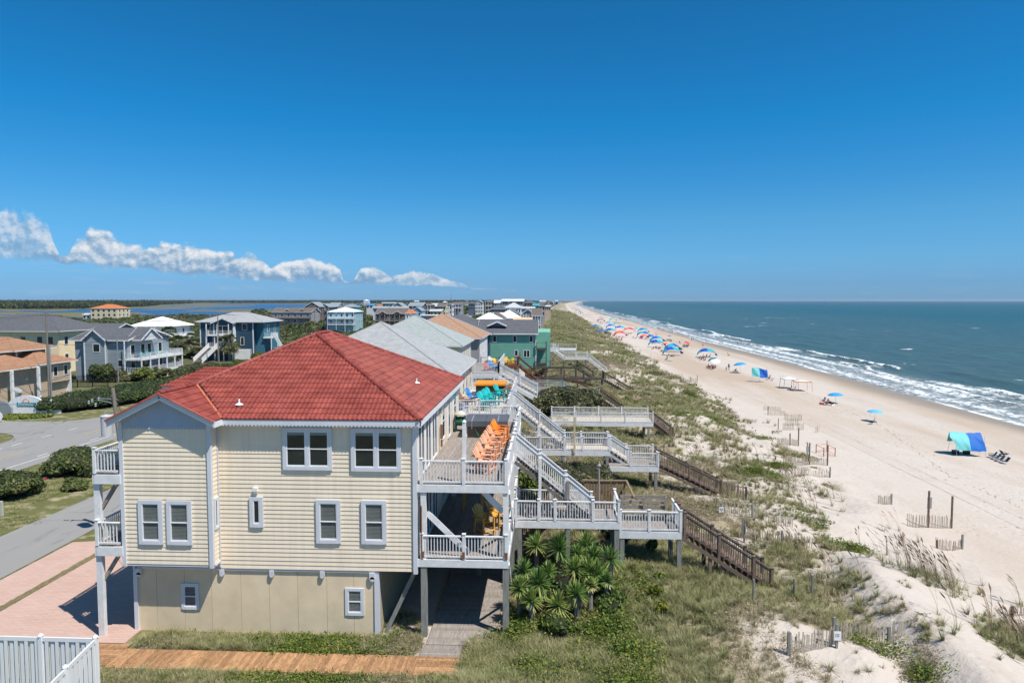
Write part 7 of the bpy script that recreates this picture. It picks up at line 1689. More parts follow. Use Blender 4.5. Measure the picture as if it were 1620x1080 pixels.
def arch_canopy(label, px, py, wpx, ca, cb, rz=.25, hs=1.0, name='wind_canopy'):
    """fabric flown from a bowed pole, in two colours"""
    q = gnd(px, py); W_ = min(6.2, max(4.0, wpx*1.3*q.y/1080)); Hh = 2.75*hs; t = thing(name, label, 'canopy', (q.x, q.y, q.z), 'bright canopies on the beach', rz)
    def P(u, v):
        a = PI*(.04+.92*u); x = -math.cos(a)*W_/2; z = Hh*math.sin(a)**.75
        y = -v*2.0; k = v; return (x*(1+.10*k)-.35*k, y, max(.25*k, z*(1-.40*k)+.25*k+.09*math.sin(9*u+5*v)*k))
    for (a, b, m) in ((0, .26, ca), (.26, .52, cb), (.52, .76, ca), (.76, 1, cb)):
        mb = MB(); mb.grid(lambda u, v, a=a, b=b: P(a+(b-a)*u, v), 5, 6); n = len(mb.V)
        mb.grid(lambda u, v, a=a, b=b: tuple(np.array(P(a+(b-a)*u, v))+np.array([0, 0, -.02])), 5, 6); mb.smooth = True; mb.build('fabric_panel', m, t, local=True, recalc=False)
    mb = MB(); pr = None
    for i in range(15): 
        p = P(i/14, 0); 
        if pr: mb.tube(pr, p, .02, n=6, cap=False)
        pr = p
    mb.build('bowed_pole', POLE, t, local=True)
    for s in (-1, 1): MB().beam((s*W_/2*.98, 0, .1), (s*(W_/2+.5), -.9, 0), .012, .012).build('guy_line', POLE, t, local=True)
    return t
def umbrella(label, px, py, m, d=2.1, h=2.0, tilt=(0, 0), at=None, m2=None):
    q = at or gnd(px, py); t = thing('beach_umbrella', label, 'umbrella', (q.x, q.y, q.z), 'beach umbrellas'); R_ = d/2; tx, ty = tilt
    MB().tube((0, 0, -.2), (tx*h, ty*h, h), .02, n=8).build('pole', POLE, t, local=True)
    mb = MB(); n = 8; c = Vector((tx*h, ty*h, h)); ax = Vector((tx, ty, 1)).normalized(); a = ax.orthogonal().normalized(); b = ax.cross(a); rings = [(0, .0), (.45, -.07), (.8, -.22), (1.0, -.38)]
    for r, z in rings:
        for i in range(16): tt = 2*PI*i/16; rr = R_*r*(1-.04*(i % 2)); mb.V.append(tuple(c+(a*math.cos(tt)+b*math.sin(tt))*rr+ax*(z*R_*.9)))
    for k in range(3):
        for i in range(16): j = (i+1) % 16; mb.F.append((k*16+i, k*16+j, (k+1)*16+j, (k+1)*16+i)); mb.M.append(1 if m2 and (i//2) % 2 else 0)
    mb.build('shade', [m, m2 or m], t, local=True, recalc=False)
    for i in range(8): tt = 2*PI*i/8; e_ = c+(a*math.cos(tt)+b*math.sin(tt))*R_*.8-ax*R_*.22; MB().tube(c-ax*.35, e_-ax*.02, .008, n=4, cap=False).build('rib', POLE, t, local=True)
    return t
# nearest shelter: teal and blue sheet over four poles
q = gnd(1530, 719); sh = thing('beach_shelter', 'large shelter of teal and blue cloth on thin poles nearest on the sand', 'shelter', (q.x, q.y, q.z)); ORG[sh.name] = (0, 0, 0)
def cl_(u, v):   # u across, v from the hanging near hem over the ridge to the far flap
    x = -1.7+3.3*u; bl = math.sin(PI*min(1, v*1.6))*(.28 if u < .5 else .12)
    if v < .62: t_ = v/.62; y = -1.0+1.25*t_-bl*.4; z = .62+1.95*t_**.8+.1*(1-u)
    else: t_ = (v-.62)/.38; y = .25+1.0*t_; z = 2.57+.1*(1-u)-1.25*t_**1.6
    wr = .05*math.sin(11*v+7*u)+.03*math.sin(23*u+9*v); return (x-(.45*(1-abs(2*v-.9)) if u < .3 else 0)*(1-u/.3)+wr, y+wr, z+wr*.6)
for a, b, m, nm in ((0, .48, C_PALE, 'teal_sheet'), (.48, 1, FB('bright_blue_sheet', (.004, .12, .46)), 'blue_sheet')):
    mb = MB(); mb.grid(lambda u, v, a=a, b=b: cl_(a+(b-a)*u, v), 14, 22); mb.smooth = True; mb.build(nm, m, sh, local=True, recalc=False)
for x, y, z in ((-1.7, -.9, 2.0), (1.55, -.95, 2.4), (-1.6, 1.25, 1.5), (1.6, 1.2, 2.3), (-1.2, .2, 2.6), (1.6, .25, 2.55)): MB().tube((x, y, -.2), (x, y*.6, z), .018, n=6).build('pole', POLE, sh, local=True)
sh.scale = (.93,)*3
for dx, lb in ((-1.1, 'left'), (.1, 'right')):
    c = thing('cool_box', 'dark cool box in the shade at the %s under the big shelter' % ('teal end' if dx < 0 else 'blue end'), 'cool box', (q.x+dx, q.y+.3, q.z)); ORG[c.name] = (0, 0, 0)
    MB().box(-.3, .3, -.2, .2, 0, .38).build('box', C_BLK, c, local=True); MB().box(-.31, .31, -.21, .21, .38, .46).build('lid', C_GRN, c, local=True)
for i, (px, py) in enumerate(((1568, 724), (1574, 727), (1580, 730), (1588, 733))):
    beach_chair(['farthest blue grey lounger in the row beside the big shelter', 'second blue grey lounger of the row beside the shelter', 'third blue grey lounger of the row beside the shelter', 'nearest lounger of the row beside the shelter with white towel'][i], px, py, math.radians(250+i*4), [C_NAVY, FB('slate_fabric', (.06, .10, .15)), FB('slate_fabric', (.06, .10, .15)), FB('blue_grey_fabric', (.10, .16, .24))][i] if i < 3 else C_NAVY, flat=True)
beach_chair('lone low dark chair behind the lounger row', 1590, 722, math.radians(90), C_BLK, flat=True)
# umbrellas along the sand
umbrella('pale blue umbrella with one empty navy chair under it', 1384, 667, FB('pale_blue_fabric', (.13, .42, .66)), 2.2, 1.75, (.0, 0)); beach_chair('empty navy chair under the pale blue umbrella', 1378, 671, math.radians(245), C_NAVY)
umbrella('turquoise umbrella leaning over two seated people', 1322, 638, C_SKY, 2.5, 1.8, (-.05, 0)); 
beach_chair('black chair of the seated couple by the turquoise umbrella', 1302, 637, math.radians(240), C_BLK); beach_chair('second black chair of the couple by the turquoise umbrella', 1307, 640, math.radians(240), C_BLK); beach_chair('dark empty chair right under the turquoise umbrella', 1317, 641, math.radians(110), C_BLK, flat=True)
person('person in blue shirt sitting by the turquoise umbrella', 1303, 638, 'sit', math.radians(240), 0, C_ROYAL, 1); person('person in black sitting next to the blue shirt', 1308, 641, 'sit', math.radians(240), 0, C_BLK, 1)
c = gnd(1300, 640); k = thing('cool_box', 'red cool box behind the couple at the turquoise umbrella', 'cool box', tuple(c)); ORG[k.name] = (0, 0, 0); MB().box(-.28, .28, -.2, .2, 0, .4).build('box', C_RED, k, local=True); MB().box(-.29, .29, -.21, .21, .4, .47).build('lid', C_WH, k, local=True)
def frame_tent(label, px, py, w_, d_, h_, mt, mp, slope=.25, legm=None):
    q = gnd(px, py); t = thing('beach_tent', label, 'canopy tent', tuple(q), 'pair of open tents'); ORG[t.name] = (0, 0, 0)
    for x in (-w_/2, w_/2):
        for y in (-d_/2, d_/2): MB().beam((x*1.12, y, -.1), (x, y, h_), .06, .06).build('leg', mp, t, local=True)
    mb = MB(); mb.grid(lambda u, v: ((u-.5)*w_*1.04, (v-.5)*d_*1.04, h_+slope*math.sin(PI*u)*math.sin(PI*v)), 8, 8); mb.build('roof_cloth', mt, t, local=True, recalc=False)
    for a, b in (((-w_/2, -d_/2), (w_/2, -d_/2)), ((w_/2, -d_/2), (w_/2, d_/2)), ((-w_/2, d_/2), (w_/2, d_/2)), ((-w_/2, -d_/2), (-w_/2, d_/2))): MB().beam((*a, h_-.04), (*b, h_-.04), .05, .16).build('valance', mp if legm is None else legm, t, local=True)
frame_tent('white topped open tent with grey legs', 1248, 614, 2.5, 2.4, 1.9, C_WH, C_GRN, .3, C_WH)
frame_tent('open tent with pale top and coral orange frame', 1268, 618, 2.8, 2.4, 1.85, FB('cream_fabric', (.72, .62, .52)), FB('coral_fabric', (.75, .28, .17)), .2)
beach_chair('navy chair in the shade of the white topped tent', 1249, 617, math.radians(240), C_NAVY); beach_chair('grey chair in the shade of the white topped tent', 1255, 618, math.radians(240), C_GRN)
# wind blown upright sheet and its neighbours
q = gnd(1202, 604); t = thing('wind_sheet', 'upright rippling sheet of pale aqua and blue flown from a leaning pole', 'canopy', tuple(q)); ORG[t.name] = (0, 0, 0)
def ws(u, v): return (-1.7+3.2*u, -.4+.5*v+.1*math.sin(9*u+4*v), 1.0+2.0*v+.12*math.sin(6*u)-(.35*u*v)+.05*math.sin(16*v+8*u))
for a, b, m, nm in ((0, .5, C_PALE, 'aqua_sheet'), (.5, 1, C_ROYAL, 'blue_sheet')):
    mb = MB(); mb.grid(lambda u, v, a=a, b=b: ws(a+(b-a)*u, v), 10, 12); mb.smooth = True; mb.build(nm, m, t, local=True, recalc=False)
for x in (-1.6, 0, 1.5): MB().tube((x, .15, -.1), (x, .1, 2.9), .018, n=6).build('pole', POLE, t, local=True)
beach_chair('teal lounger right of the upright sheet', 1213, 600, math.radians(245), C_SEA); beach_chair('blue lounger right of the upright sheet', 1221, 602, math.radians(245), C_ROYAL, flat=True); person('person in red sitting between the teal and blue loungers', 1217, 601, 'sit', math.radians(245), 0, C_RED, 1)
umbrella('flat sky blue shade on a tall thin pole', 1172, 590, C_SKY, 3.0, 2.5, (-.15, 0)); person('person in dark clothes standing by the flat blue shade', 1153, 586, 'stand', 2.6, 0, C_NAVY, 1); person('child in white and blue beside the standing adult', 1149, 587, 'stand', 3.4, 0, C_SKY, 1, 1, .68)
beach_chair('big dark chair left of the thin pole', 1162, 588, math.radians(230), C_NAVY); beach_chair('dark chair with raised foot rest by the thin pole', 1166, 589, math.radians(100), C_NAVY, flat=True)
umbrella('white umbrella tipped over toward the dune', 1131, 579, C_WH, 2.7, 1.7, (-.1, -.35)); umbrella('sea green umbrella lying low behind the white one', 1128, 571, C_SEA, 2.5, .9, (-.3, .3))
USED = {}
ARS = [(1117, 563, 'the lone teal arch'), (1062, 562, 'the front arch'), (1038, 549, 'the arch before the largest'), (1038, 541, 'the largest arch'), (1017, 533, 'the blue arch with pink cloth'), (980, 533, 'the magenta arch'), (995, 526, 'the pink arch by the sea'), (965, 529, 'the teal arch by the magenta one'), (950, 528, 'the flat blue canopy'), (966, 520, 'the blue and white arch'), (943, 521, 'the landward teal arch'), (950, 509, 'the blue and orange arch'), (969, 508, 'the thin teal arch'), (1086, 545, 'the pink umbrella'), (1059, 537, 'the small blue umbrella'), (1128, 580, 'the tipped white umbrella'), (1021, 524, 'the bright blue umbrella'), (918, 496, 'the distant teal pair'), (985, 507, 'the surf edge walkers'), (1095, 539, 'the wet sand pair'), (1062, 524, 'the waders by the surf'), (1045, 521, 'the far waders'), (1167, 547, 'the shallow pool')]
for i, (px, py, pose, f, s_, c_, tp) in enumerate(((1120, 582, 'sit', 3.9, 1, C_BRN, 0), (1126, 583, 'sit', 3.6, 0, C_BLK, 1), (1107, 568, 'sit', 4.0, 1, C_BRN, 1), (1113, 569, 'sit', 4.0, 1, C_BLK, 0), (1152, 563, 'sit', 1.2, 1, C_NAVY, 0), (1112, 550, 'walk', 2.5, 0, C_PINK, 0), (1167, 547, 'walk', 1.5, 1, C_BLK, 0), (1042.5, 521, 'walk', 1, 1, C_BLK, 0), (1048, 523, 'sit', 1, 1, C_BLK, 0), (1063, 524, 'stand', 1, 1, C_BLK, 0), (1060, 527, 'walk', 1.4, 0, C_BRN, 0), (1063.5, 527, 'stand', 2, 1, C_NAVY, 0), (1038, 530, 'sit', 1, 0, C_OR, 1), (1094, 539, 'stand', .8, 1, C_BLK, 1), (1096.5, 539, 'stand', 1.4, 2, C_BRN, 1), (1117, 541, 'sit', 1, 1, C_BRN, 0), (1075, 543, 'sit', 2, 1, C_NAVY, 1), (1082, 549, 'sit', 4, 1, C_NAVY, 1), (1087, 549, 'sit', 4.1, 0, C_ROYAL, 1), (1058, 539, 'sit', 4, 1, C_BLK, 0), (1062, 541, 'sit', 4, 1, C_BRN, 0), (946.5, 538, 'walk', 3.2, 0, C_RED, 0), (957, 539, 'walk', 3.1, 0, C_NAVY, 0), (983, 541, 'stand', 3, 0, C_PINK, 1), (976, 538, 'sit', 3, 0, C_BLK, 0), (972, 538, 'sit', 3, 1, C_BLK, 0), (979, 507, 'stand', 1, 1, C_BLK, 0), (981.5, 507, 'stand', 1, 1, C_NAVY, 0), (986.5, 508.5, 'walk', 1, 1, C_BLK, 0), (991, 507.5, 'stand', 2, 1, C_BLK, 0), (996.5, 508, 'stand', 1, 1, C_BLK, 0), (915.5, 522, 'walk', 3, 0, C_BLK, 1), (918, 522, 'stand', 3, 1, C_NAVY, 1), (1037, 551, 'sit', 4, 1, C_BRN, 0), (1044, 553, 'sit', 4, 1, C_BLK, 1), (1047, 557, 'sit', 4, 2, C_BRN, 1), (1055, 570, 'sit', 4, 1, C_SKY, 1), (938, 524, 'sit', 4, 0, C_PINK, 0), (941, 524, 'sit', 4, 1, C_BLK, 0), (962, 521, 'sit', 4, 1, C_BLK, 0), (966, 521, 'sit', 4, 1, C_NAVY, 0), (966, 530, 'sit', 4, 1, C_BLK, 0), (947, 531, 'sit', 4, 0, C_NAVY, 1), (1002, 535, 'sit', 4, 0, C_PINK, 0), (1006, 536, 'sit', 4, 0, C_ROYAL, 0), (950, 510, 'sit', 4, 1, C_BLK, 0))):
    pn = {'sit': 'sitting low', 'stand': 'standing', 'walk': 'walking'}[pose]; cn_ = c_.name.replace('_fabric', '').replace('_', ' ')
    wh = 'tipped white umbrella' if px > 1118 and px < 1130 else ('first of the far arched canopies' if px < 960 else ('crowded canopies' if px < 1065 else 'row of arched shades'))
    pos_ = ['at the water edge below the surf'] if (py < 528 and px > 975) else ['on the sand near the '+wh]
    near_ = min(ARS, key=lambda a: (a[0]-px)**2+(2.0*(a[1]-py))**2); dx = px-near_[0]; side = ('just left of' if dx < -12 else 'left of' if dx < -5 else 'just right of' if dx > 12 else 'right of' if dx > 5 else 'in front of' if py > near_[1] else 'behind')
    lb = 'person in %s %s %s %s' % (cn_, pn, side, near_[2])
    if lb in USED: lb = lb.replace('person', ['woman sized person', 'smaller person', 'darker haired person'][USED[lb] % 3], 1); USED[lb] = 1
    USED[lb] = USED.get(lb, 0)+1
    person(lb, px, py, pose, f, s_, c_, tp, i % 3)
R5 = random.Random(9)
for k_, (ax_, ay_, nm_) in enumerate(ARS[:17]):
    for j_ in range(3):
        c_ = [C_BLK, C_NAVY, C_RED, C_WH, C_BRN, C_ROYAL, C_PINK][(k_*3+j_) % 7]; cn_ = c_.name.replace('_fabric', '').replace('_', ' ')
        lb = 'person in %s resting %s %s' % (cn_, ['under the left side of', 'under the middle of', 'under the right side of'][j_], nm_); wd_ = 9 if k_ < 6 else 6
        person(lb, ax_+(j_-1)*wd_*.55+R5.uniform(-1, 1), ay_+3+R5.uniform(-.6, 1.2), 'sit', 3.6+R5.random(), (k_+j_) % 3, c_, j_ % 2, j_)
for px, py in ((1080, 522.5), (1143.5, 529), (1228, 548)):
    q = atz(px, py, SEA); person('bather standing waist deep in the %s' % ('surf far out' if px < 1100 else 'shallow trough before the breaker' if px < 1200 else 'water beyond the broken wave'), px, py, 'stand', 1, 0, C_RED, 0, at=Vector((q.x, q.y, SEA-.75)))
for px, py, rz in ((1108, 570, 4.0), (1114, 571, 4.0), (1120, 584, 3.9), (1126, 585, 3.6), (1082, 550, 4), (1087, 550, 4)): beach_chair('low dark chair carrying a seated person by the %s' % {1108: 'lone teal arch, left seat', 1114: 'lone teal arch, right seat', 1120: 'tipped white umbrella, left seat', 1126: 'tipped white umbrella, right seat', 1082: 'pink umbrella, left seat', 1087: 'pink umbrella, right seat'}[px], px, py, rz, C_BRN)
# arched canopies, each two coloured
AR = [(1117, 565, 23, C_TEAL, C_BLUE, 'teal and blue arched canopy standing apart above two seated people'), (1062, 562, 28, C_TEAL, C_BLUE, 'near arched canopy with teal end hanging low at the front of the cluster'), (1062, 556, 26, C_BLUE, C_TEAL, 'arched canopy with deep blue right end directly behind the front one'), (1038, 549, 22, C_TEAL, C_BLUE, 'teal and blue arch in front of the largest arch of the cluster'), (1038, 542, 28, C_TEAL, C_ROYAL, 'largest arched canopy of the cluster, blue on the right'),
      (1029, 537, 10, C_ROYAL, C_BLUE, 'small all blue canopy beside the largest arch'), (1017, 533, 22, C_BLUE, C_TEAL, 'blue arch with pink cloth before it'), (1018, 536, 11, C_PINK, C_OR, 'small magenta and orange canopy in front of the blue arch'), (1017, 527, 14, C_TEAL, C_ROYAL, 'teal arch behind the blue one'), (980, 533, 18, C_PINK, C_OR, 'magenta and orange arch nearest the dune'), (995, 526, 16, C_PINK, C_OR, 'pink and orange arch seaward of the magenta one'), (965, 529, 16, C_TEAL, C_BLUE, 'teal and blue arch left of the magenta one'), (950, 528, 14, C_BLUE, C_ROYAL, 'low flat blue canopy left of the teal arch'),
      (981, 523, 18, C_TEAL, C_BLUE, 'wide light blue arch behind the magenta one'), (966, 520, 15, C_SKY, C_BLUE, 'blue and white arch in the second row'), (964, 515, 12, C_PALE, C_SKY, 'pale aqua arch behind the blue and white one'), (943, 521, 15, C_TEAL, C_BLUE, 'teal arch with blue right side at the landward end'), (950, 509, 10, C_BLUE, C_OR, 'blue and orange arch standing alone farther on'), (951, 504, 6, C_TEAL, C_TEAL, 'small teal canopy behind the blue and orange arch'), (969, 508, 11, C_TEAL, C_SEA, 'thin teal arch near the water'), (1008, 524, 7, C_PALE, C_TEAL, 'small pale canopy right of the pink arch'), (918, 496, 6, C_TEAL, C_ROYAL, 'distant teal canopy pair near the dune bend'), (913, 492, 5, C_NAVY, C_TEAL, 'distant dark canopy behind the teal pair'), (976, 514, 6, C_SEA, C_TEAL, 'small sea green canopy behind the wide arch')]
for i, (px, py, w_, a, b, lb) in enumerate(AR): arch_canopy(lb, px, py, w_, a, b, rz=.3+.1*((i*7) % 5-2), hs=1.0 if 'flat' not in lb and 'small' not in lb else .75)
umbrella('pink and violet umbrella lying tilted by the seated group', 1086, 545, C_PINK, 2.4, 1.1, (.3, -.2), m2=C_RED); umbrella('small blue umbrella above a seated pair', 1059, 537, C_ROYAL, 1.9, 1.8); umbrella('bright blue umbrella near the wet sand', 1021, 524, C_ROYAL, 1.9, 1.8); umbrella('orange flat shade beside the largest arch', 1053, 546, C_OR, 3.6, 1.0, (.1, 0))
bd = gnd(1058, 571); t = thing('paddle_board', 'teal board lying on the sand before the front canopy', 'board', tuple(bd), None, .1); ORG[t.name] = (0, 0, 0); MB().lathe((0, 0, .05), [(.0, 0), (.3, .02), (.3, .08), (0, .1)], 12).build('deck', C_SEA, t, local=True); t.scale = (3.6, 1, 1)
random.seed(5)
fcol = [(C_TEAL, 'teal'), (C_ROYAL, 'royal blue'), (C_WH, 'white'), (C_OR, 'orange'), (C_NAVY, 'navy'), (C_SKY, 'sky blue'), (C_RED, 'red'), (C_PINK, 'magenta')]
for i in range(26):
    f = i/25; px = 896+16*random.random()-10*f*f*1.2+14*(1-f)*random.random(); py = 492-11*f+random.uniform(-.4, .4); m, nm = fcol[(i*5) % 8]
    umbrella('distant %s umbrella %s' % (nm, ['at the near end of the far cluster', 'in the middle of the far cluster', 'at the back of the far cluster', 'beyond the far cluster'][i//8]), px, py, m, 2.4, 1.9)
for i in range(34):
    f = i/33; px = 902+22*random.random()*(1-f*.6)-8*f; py = 497-14*f; pn = 'stand' if i % 2 else 'walk'; q = gnd(px, py)
    if height(q.x, q.y) > -2.3: q.x += 12; q.z = gz(q.x, q.y)
    person('distant %s clad person %s %s' % (fcol[i % 8][1], 'standing' if pn == 'stand' else 'walking', ['at the near end of the far crowd', 'inside the far crowd', 'near the middle of the far crowd', 'past the far crowd', 'toward the beach tip'][i//8]), 0, 0, pn, i, i % 3, fcol[i % 8][0], 1, at=q)
umbrella('white umbrella folded low on the empty stretch of sand', 927, 506, C_WH, 2.2, .9, (.3, 0)); k = gnd(923.5, 525); beach_chair('dark folded chair alone near the dune', 923.5, 525, 1.0, C_BLK)

# --- sand fences
FW = mat('weathered_lath', (.42, .35, .28), .9, .25, 9, rand=.15); FP = mat('brown_fence_post', (.16, .10, .07), .9, .2, 5)
def sfence(label, pts, h_=.95, bury=.0, sp=.11, single=False, posts=(), ph=1.3, m=None, lean=.06):
    pts = [Vector((x, y, 0)) for x, y in pts]; m = m or FW; p0 = pts[0]; t = thing('sand_fence', label, 'sand fence', (p0.x, p0.y, gz(p0.x, p0.y)), 'slatted sand fences'); mb = MB(); R = random.Random(int(p0.x*13+p0.y*7))
    cum = 0
    for a, b in zip(pts[:-1], pts[1:]):
        L = (b-a).length; n = max(2, int(L/sp))
        for i in range(n):
            c = a+(b-a)*((i+.5)/n); z = gz(c.x, c.y); hh = h_*(1-bury*R.random())*(.9+.15*R.random()); l1, l2 = R.uniform(-lean, lean), R.uniform(-lean, lean)
            B_ = MB() if single else mb; B_.beam((c.x, c.y, z-.1), (c.x+l1, c.y+l2, z+hh), .045, .012, up=(0, 1, 0))
            if single: B_.build('slat', m, t, recalc=False)
        for zz_ in (.25, .7):
            if zz_ < h_: q0 = a; n2 = max(1, int(L/1.2)); 
            for i in range(n2 if zz_ < h_ else 0):
                c = a+(b-a)*(i/n2); d = a+(b-a)*((i+1)/n2); mw_ = MB().beam((c.x, c.y-.02, gz(c.x, c.y)+zz_), (d.x, d.y-.02, gz(d.x, d.y)+zz_), .012, .012); mw_.build('wire_strand', m, t, recalc=False) if i == 0 and not single else None
    if not single: mb.build('slats', m, t, kind='stuff', recalc=False)
    for f, pm, hh in posts:
        k = f*(len(pts)-1); i = min(int(k), len(pts)-2); c = pts[i]+(pts[i+1]-pts[i])*(k-i); z = gz(c.x, c.y); MB().box(c.x-.05, c.x+.05, c.y-.05, c.y+.05, z-.3, z+hh).build('post', pm, t)
    return t
def gp2(*pp): return [(gnd2(px, py).x, gnd2(px, py).y) for px, py in pp]
def gnd2(px, py):
    z = 0.
    for _ in range(12): q = atz(px, py, z); z = .5*z+.5*gz(q.x, q.y)
    return Vector((q.x, q.y, gz(q.x, q.y)))
GP = POSTW
sfence('weathered slat fence crossing the sand with a small white notice', gp2((1244, 1036), (1300, 1026), (1370, 1016), (1432, 1004)), .82, .2, .095, True, [(.02, GP, .9), (.42, GP, 1.05), (.86, GP, .75)])
sfence('second slat fence half buried beside the brown stair foot', gp2((1168, 850), (1225, 858), (1285, 868)), .78, .2, .11, True, [(.06, GP, 1.2), (.6, GP, .8)])
sfence('slat fence in the grass above the second one', gp2((1135, 806), (1190, 818), (1255, 834)), .75, .25, .12, True, [(.5, GP, .8)])
sfence('upper slat fence below the short brown landing', gp2((1098, 770), (1150, 778), (1206, 790)), .75, .2, .12, True, [(.03, GP, 1.3), (.5, GP, .8)])
sfence('broken slat fence deep in the grass behind the stair foot', gp2((1276, 938), (1320, 944), (1355, 950)), .45, .4, .15, True, [(.1, GP, .9)])
sfence('short slat fence alone on the smooth sand near the ridge', gp2((1480, 866), (1522, 868)), .75, .2, .13, True, [(.05, FP, .55), (1, GP, .95)])
sfence('slat fence end at the right edge of the frame', gp2((1594, 974), (1640, 974)), .55, .2, .13, True, [(.15, FP, .5)])
sfence('slat fence between two tall rusty posts on the beach', gp2((1435, 832), (1468, 834), (1505, 835)), .95, .1, .13, True, [(.5, FP, 2.6), (1, FP, 2.3)])
sfence('short slat fence between grass ridge and the tall posts', gp2((1388, 796), (1410, 797)), .75, .2, .13, True, [(1, GP, .85)])
sfence('half buried curved slat fence on the open sand', gp2((1233, 756), (1275, 752), (1313, 755)), .85, .55, .14, True, [(1, GP, .95)])
sfence('thin drift of slats sunk in the sand by the green clump', gp2((1246, 776), (1310, 776)), .28, .5, .2, False, [(.02, GP, .7)])
sfence('slat fence ending at a post with a grey board', gp2((1238, 735), (1277, 735), (1309, 736)), .8, .2, .13, True, [(.55, FP, 2.1), (1, FP, 2.0)])
sfence('slat fence with two rusty posts on the upper beach', gp2((1229, 703), (1248, 704), (1263, 705)), .8, .2, .14, False, [(.55, FP, 1.3), (1, FP, 2.0)])
for i, (a, b, py) in enumerate(((1240, 1248, 664), (1249, 1260, 665), (1261, 1269, 665), (1242, 1264, 673), (1238, 1256, 680), (1260, 1272, 680), (1289, 1296, 684))):
    sfence('short loose fence panel %s' % ['top left of the seven scattered panels', 'top middle of the seven scattered panels', 'top right of the seven scattered panels', 'long slanting one in the middle row', 'lower left of the seven scattered panels', 'lower right beside the lower left panel', 'standing apart to the right of the others'][i], gp2((a, py), (b, py)), .95, .15, .15, False)
sfence('pale slat fence at the tip of the long grass tongue', gp2((1207, 648), (1236, 650)), .7, .2, .15, False); sfence('pale slat fence just below the grass tongue tip', gp2((1215, 656), (1243, 657)), .75, .2, .15, False, [(0, GP, 1.2)])
for i, (a, b, c, d) in enumerate(((969, 552, 981, 554), (985, 556, 995, 560), (994, 558, 1003, 563), (1000, 562, 1012, 567), (1005, 568, 1020, 571), (1012, 572, 1022, 577), (1022, 578, 1034, 583), (1036, 589, 1052, 592), (1052, 592, 1064, 594), (1090, 602, 1104, 606))):
    sfence('faint row of slats %s' % ['farthest along the dune edge', 'second farthest along the dune edge', 'third along the dune edge', 'fourth along the dune edge', 'fifth along the dune edge', 'sixth along the dune edge', 'below the front canopy', 'with a dark post near the dune corner', 'right of the dark post', 'nearest the dark stakes by the grass'][i], gp2((a, b), (c, d)), 1.0, .3, .2, False, [(0, GP, 1.4)] if i in (0, 7) else [])
def notice(label, px, py, h_, z0, w_=.3, hh=.4, m=None, marks=True):
    q = gnd2(px, py); t = thing('notice_post', label, 'sign', tuple(q)); ORG[t.name] = (0, 0, 0); MB().box(-.04, .04, .0, .08, -.3, h_).build('post', GP, t, local=True)
    MB().box(-w_/2, w_/2, -.03, -.005, z0, z0+hh).build('board', m or WHITE, t, local=True)
    if marks:
        b = MB()
        for i in range(2): 
            x = -w_*.32
            while x < w_*.3: b.box(x, x+.035, -.036, -.031, z0+hh*(.62-.2*i), z0+hh*(.74-.2*i)); x += .055
        b.build('printed_lines', C_GRN, t, local=True)
notice('small white notice on a post in the nearest slat fence', 1324, 1026, .95, .35, .26, .34); notice('small white notice in the grass beside the lower brown stair', 1141, 814, .75, .15, .3, .36)
notice('grey board on the tall post of the beach fence', 1277, 735, 2.1, 1.2, .28, .6, GALV, False); notice('grey board high on the rusty post of the right beach fence', 1469, 834, 2.6, 1.35, .3, .8, GALV, False)
q = gnd2(1306, 718); of = thing('rope_enclosure', 'small enclosure of orange cord on brown stakes on the beach', 'enclosure', tuple(q)); OC = mat('orange_cord', (.75, .18, .08), .6)
S_ = [gnd2(*p) for p in ((1291, 716), (1303, 722), (1321, 722), (1308, 714))]
for i, s in enumerate(S_): MB().box(s.x-.03, s.x+.03, s.y-.03, s.y+.03, s.z-.2, s.z+(.95 if i != 3 else 1.2)).build('stake', FP, of)
for a, b in ((0, 1), (1, 2), (2, 3), (3, 0)): MB().beam(S_[a]+Vector((0, 0, .85)), S_[b]+Vector((0, 0, .85)), .03, .04).build('cord', OC, of); MB().beam(S_[a]+Vector((0, 0, .2)), S_[b]+Vector((0, 0, .2)), .02, .03).build('cord', OC, of)
for i, (px, py, hh, lb) in enumerate(((1227, 727, .4, 'short dark stub of post in the sand'), (1092, 604, 1.1, 'dark stake at the corner of the grass tongue'), (1103, 603, 1.3, 'thin rusty stake beside the dark stake'), (1231, 679, 1.4, 'slim grey stake by the scattered fence panels'), (1222, 686, .4, 'low dark stub near the slim grey stake'), (1177, 858, 1.35, 'double grey post beside the brown stair'), (1191, 952, 1.0, 'grey post in the tall grass under the brown stair'), (1255, 945, .9, 'dark post right of the stair foot with a slanting wire'), (1073, 765, 1.2, 'grey post beside the short brown landing'))):
    q = gnd2(px, py); t = thing('stake', lb, 'stake', tuple(q)); ORG[t.name] = (0, 0, 0); MB().tube((0, 0, -.3), (.02, 0, hh), .055, .045, n=8).build('shaft', GP if i > 4 else FP, t, local=True)
# wrack line and bits on the sand
R = np.random.RandomState(2); n = 420; y = R.uniform(48, 160, n); x = np.interp(y, [48, 57, 67, 96, 136, 160], [38.5, 38.7, 39.0, 46.0, 49, 50])+R.randn(n)*.16+(R.rand(n) < .25)*R.randn(n)*2.5; mb = MB()
for a, b in zip(x, y):
    z = gz(a, b); t = R.rand()*.5+1.2; l = .05+.14*R.rand(); dx, dy = math.cos(t)*l, math.sin(t)*l; mb.quad((a-dx, b-dy, z+.008), (a+dy*.35, b-dx*.35, z+.012), (a+dx, b+dy, z+.008), (a-dy*.35, b+dx*.35, z+.02))
o = mb.build('wrack_line', mat('dry_seaweed', (.16, .12, .07), .95, .3, 9), None, recalc=False); o['kind'] = 'stuff'; o['label'] = 'broken line of dry seaweed along the upper beach'; o['category'] = 'seaweed'
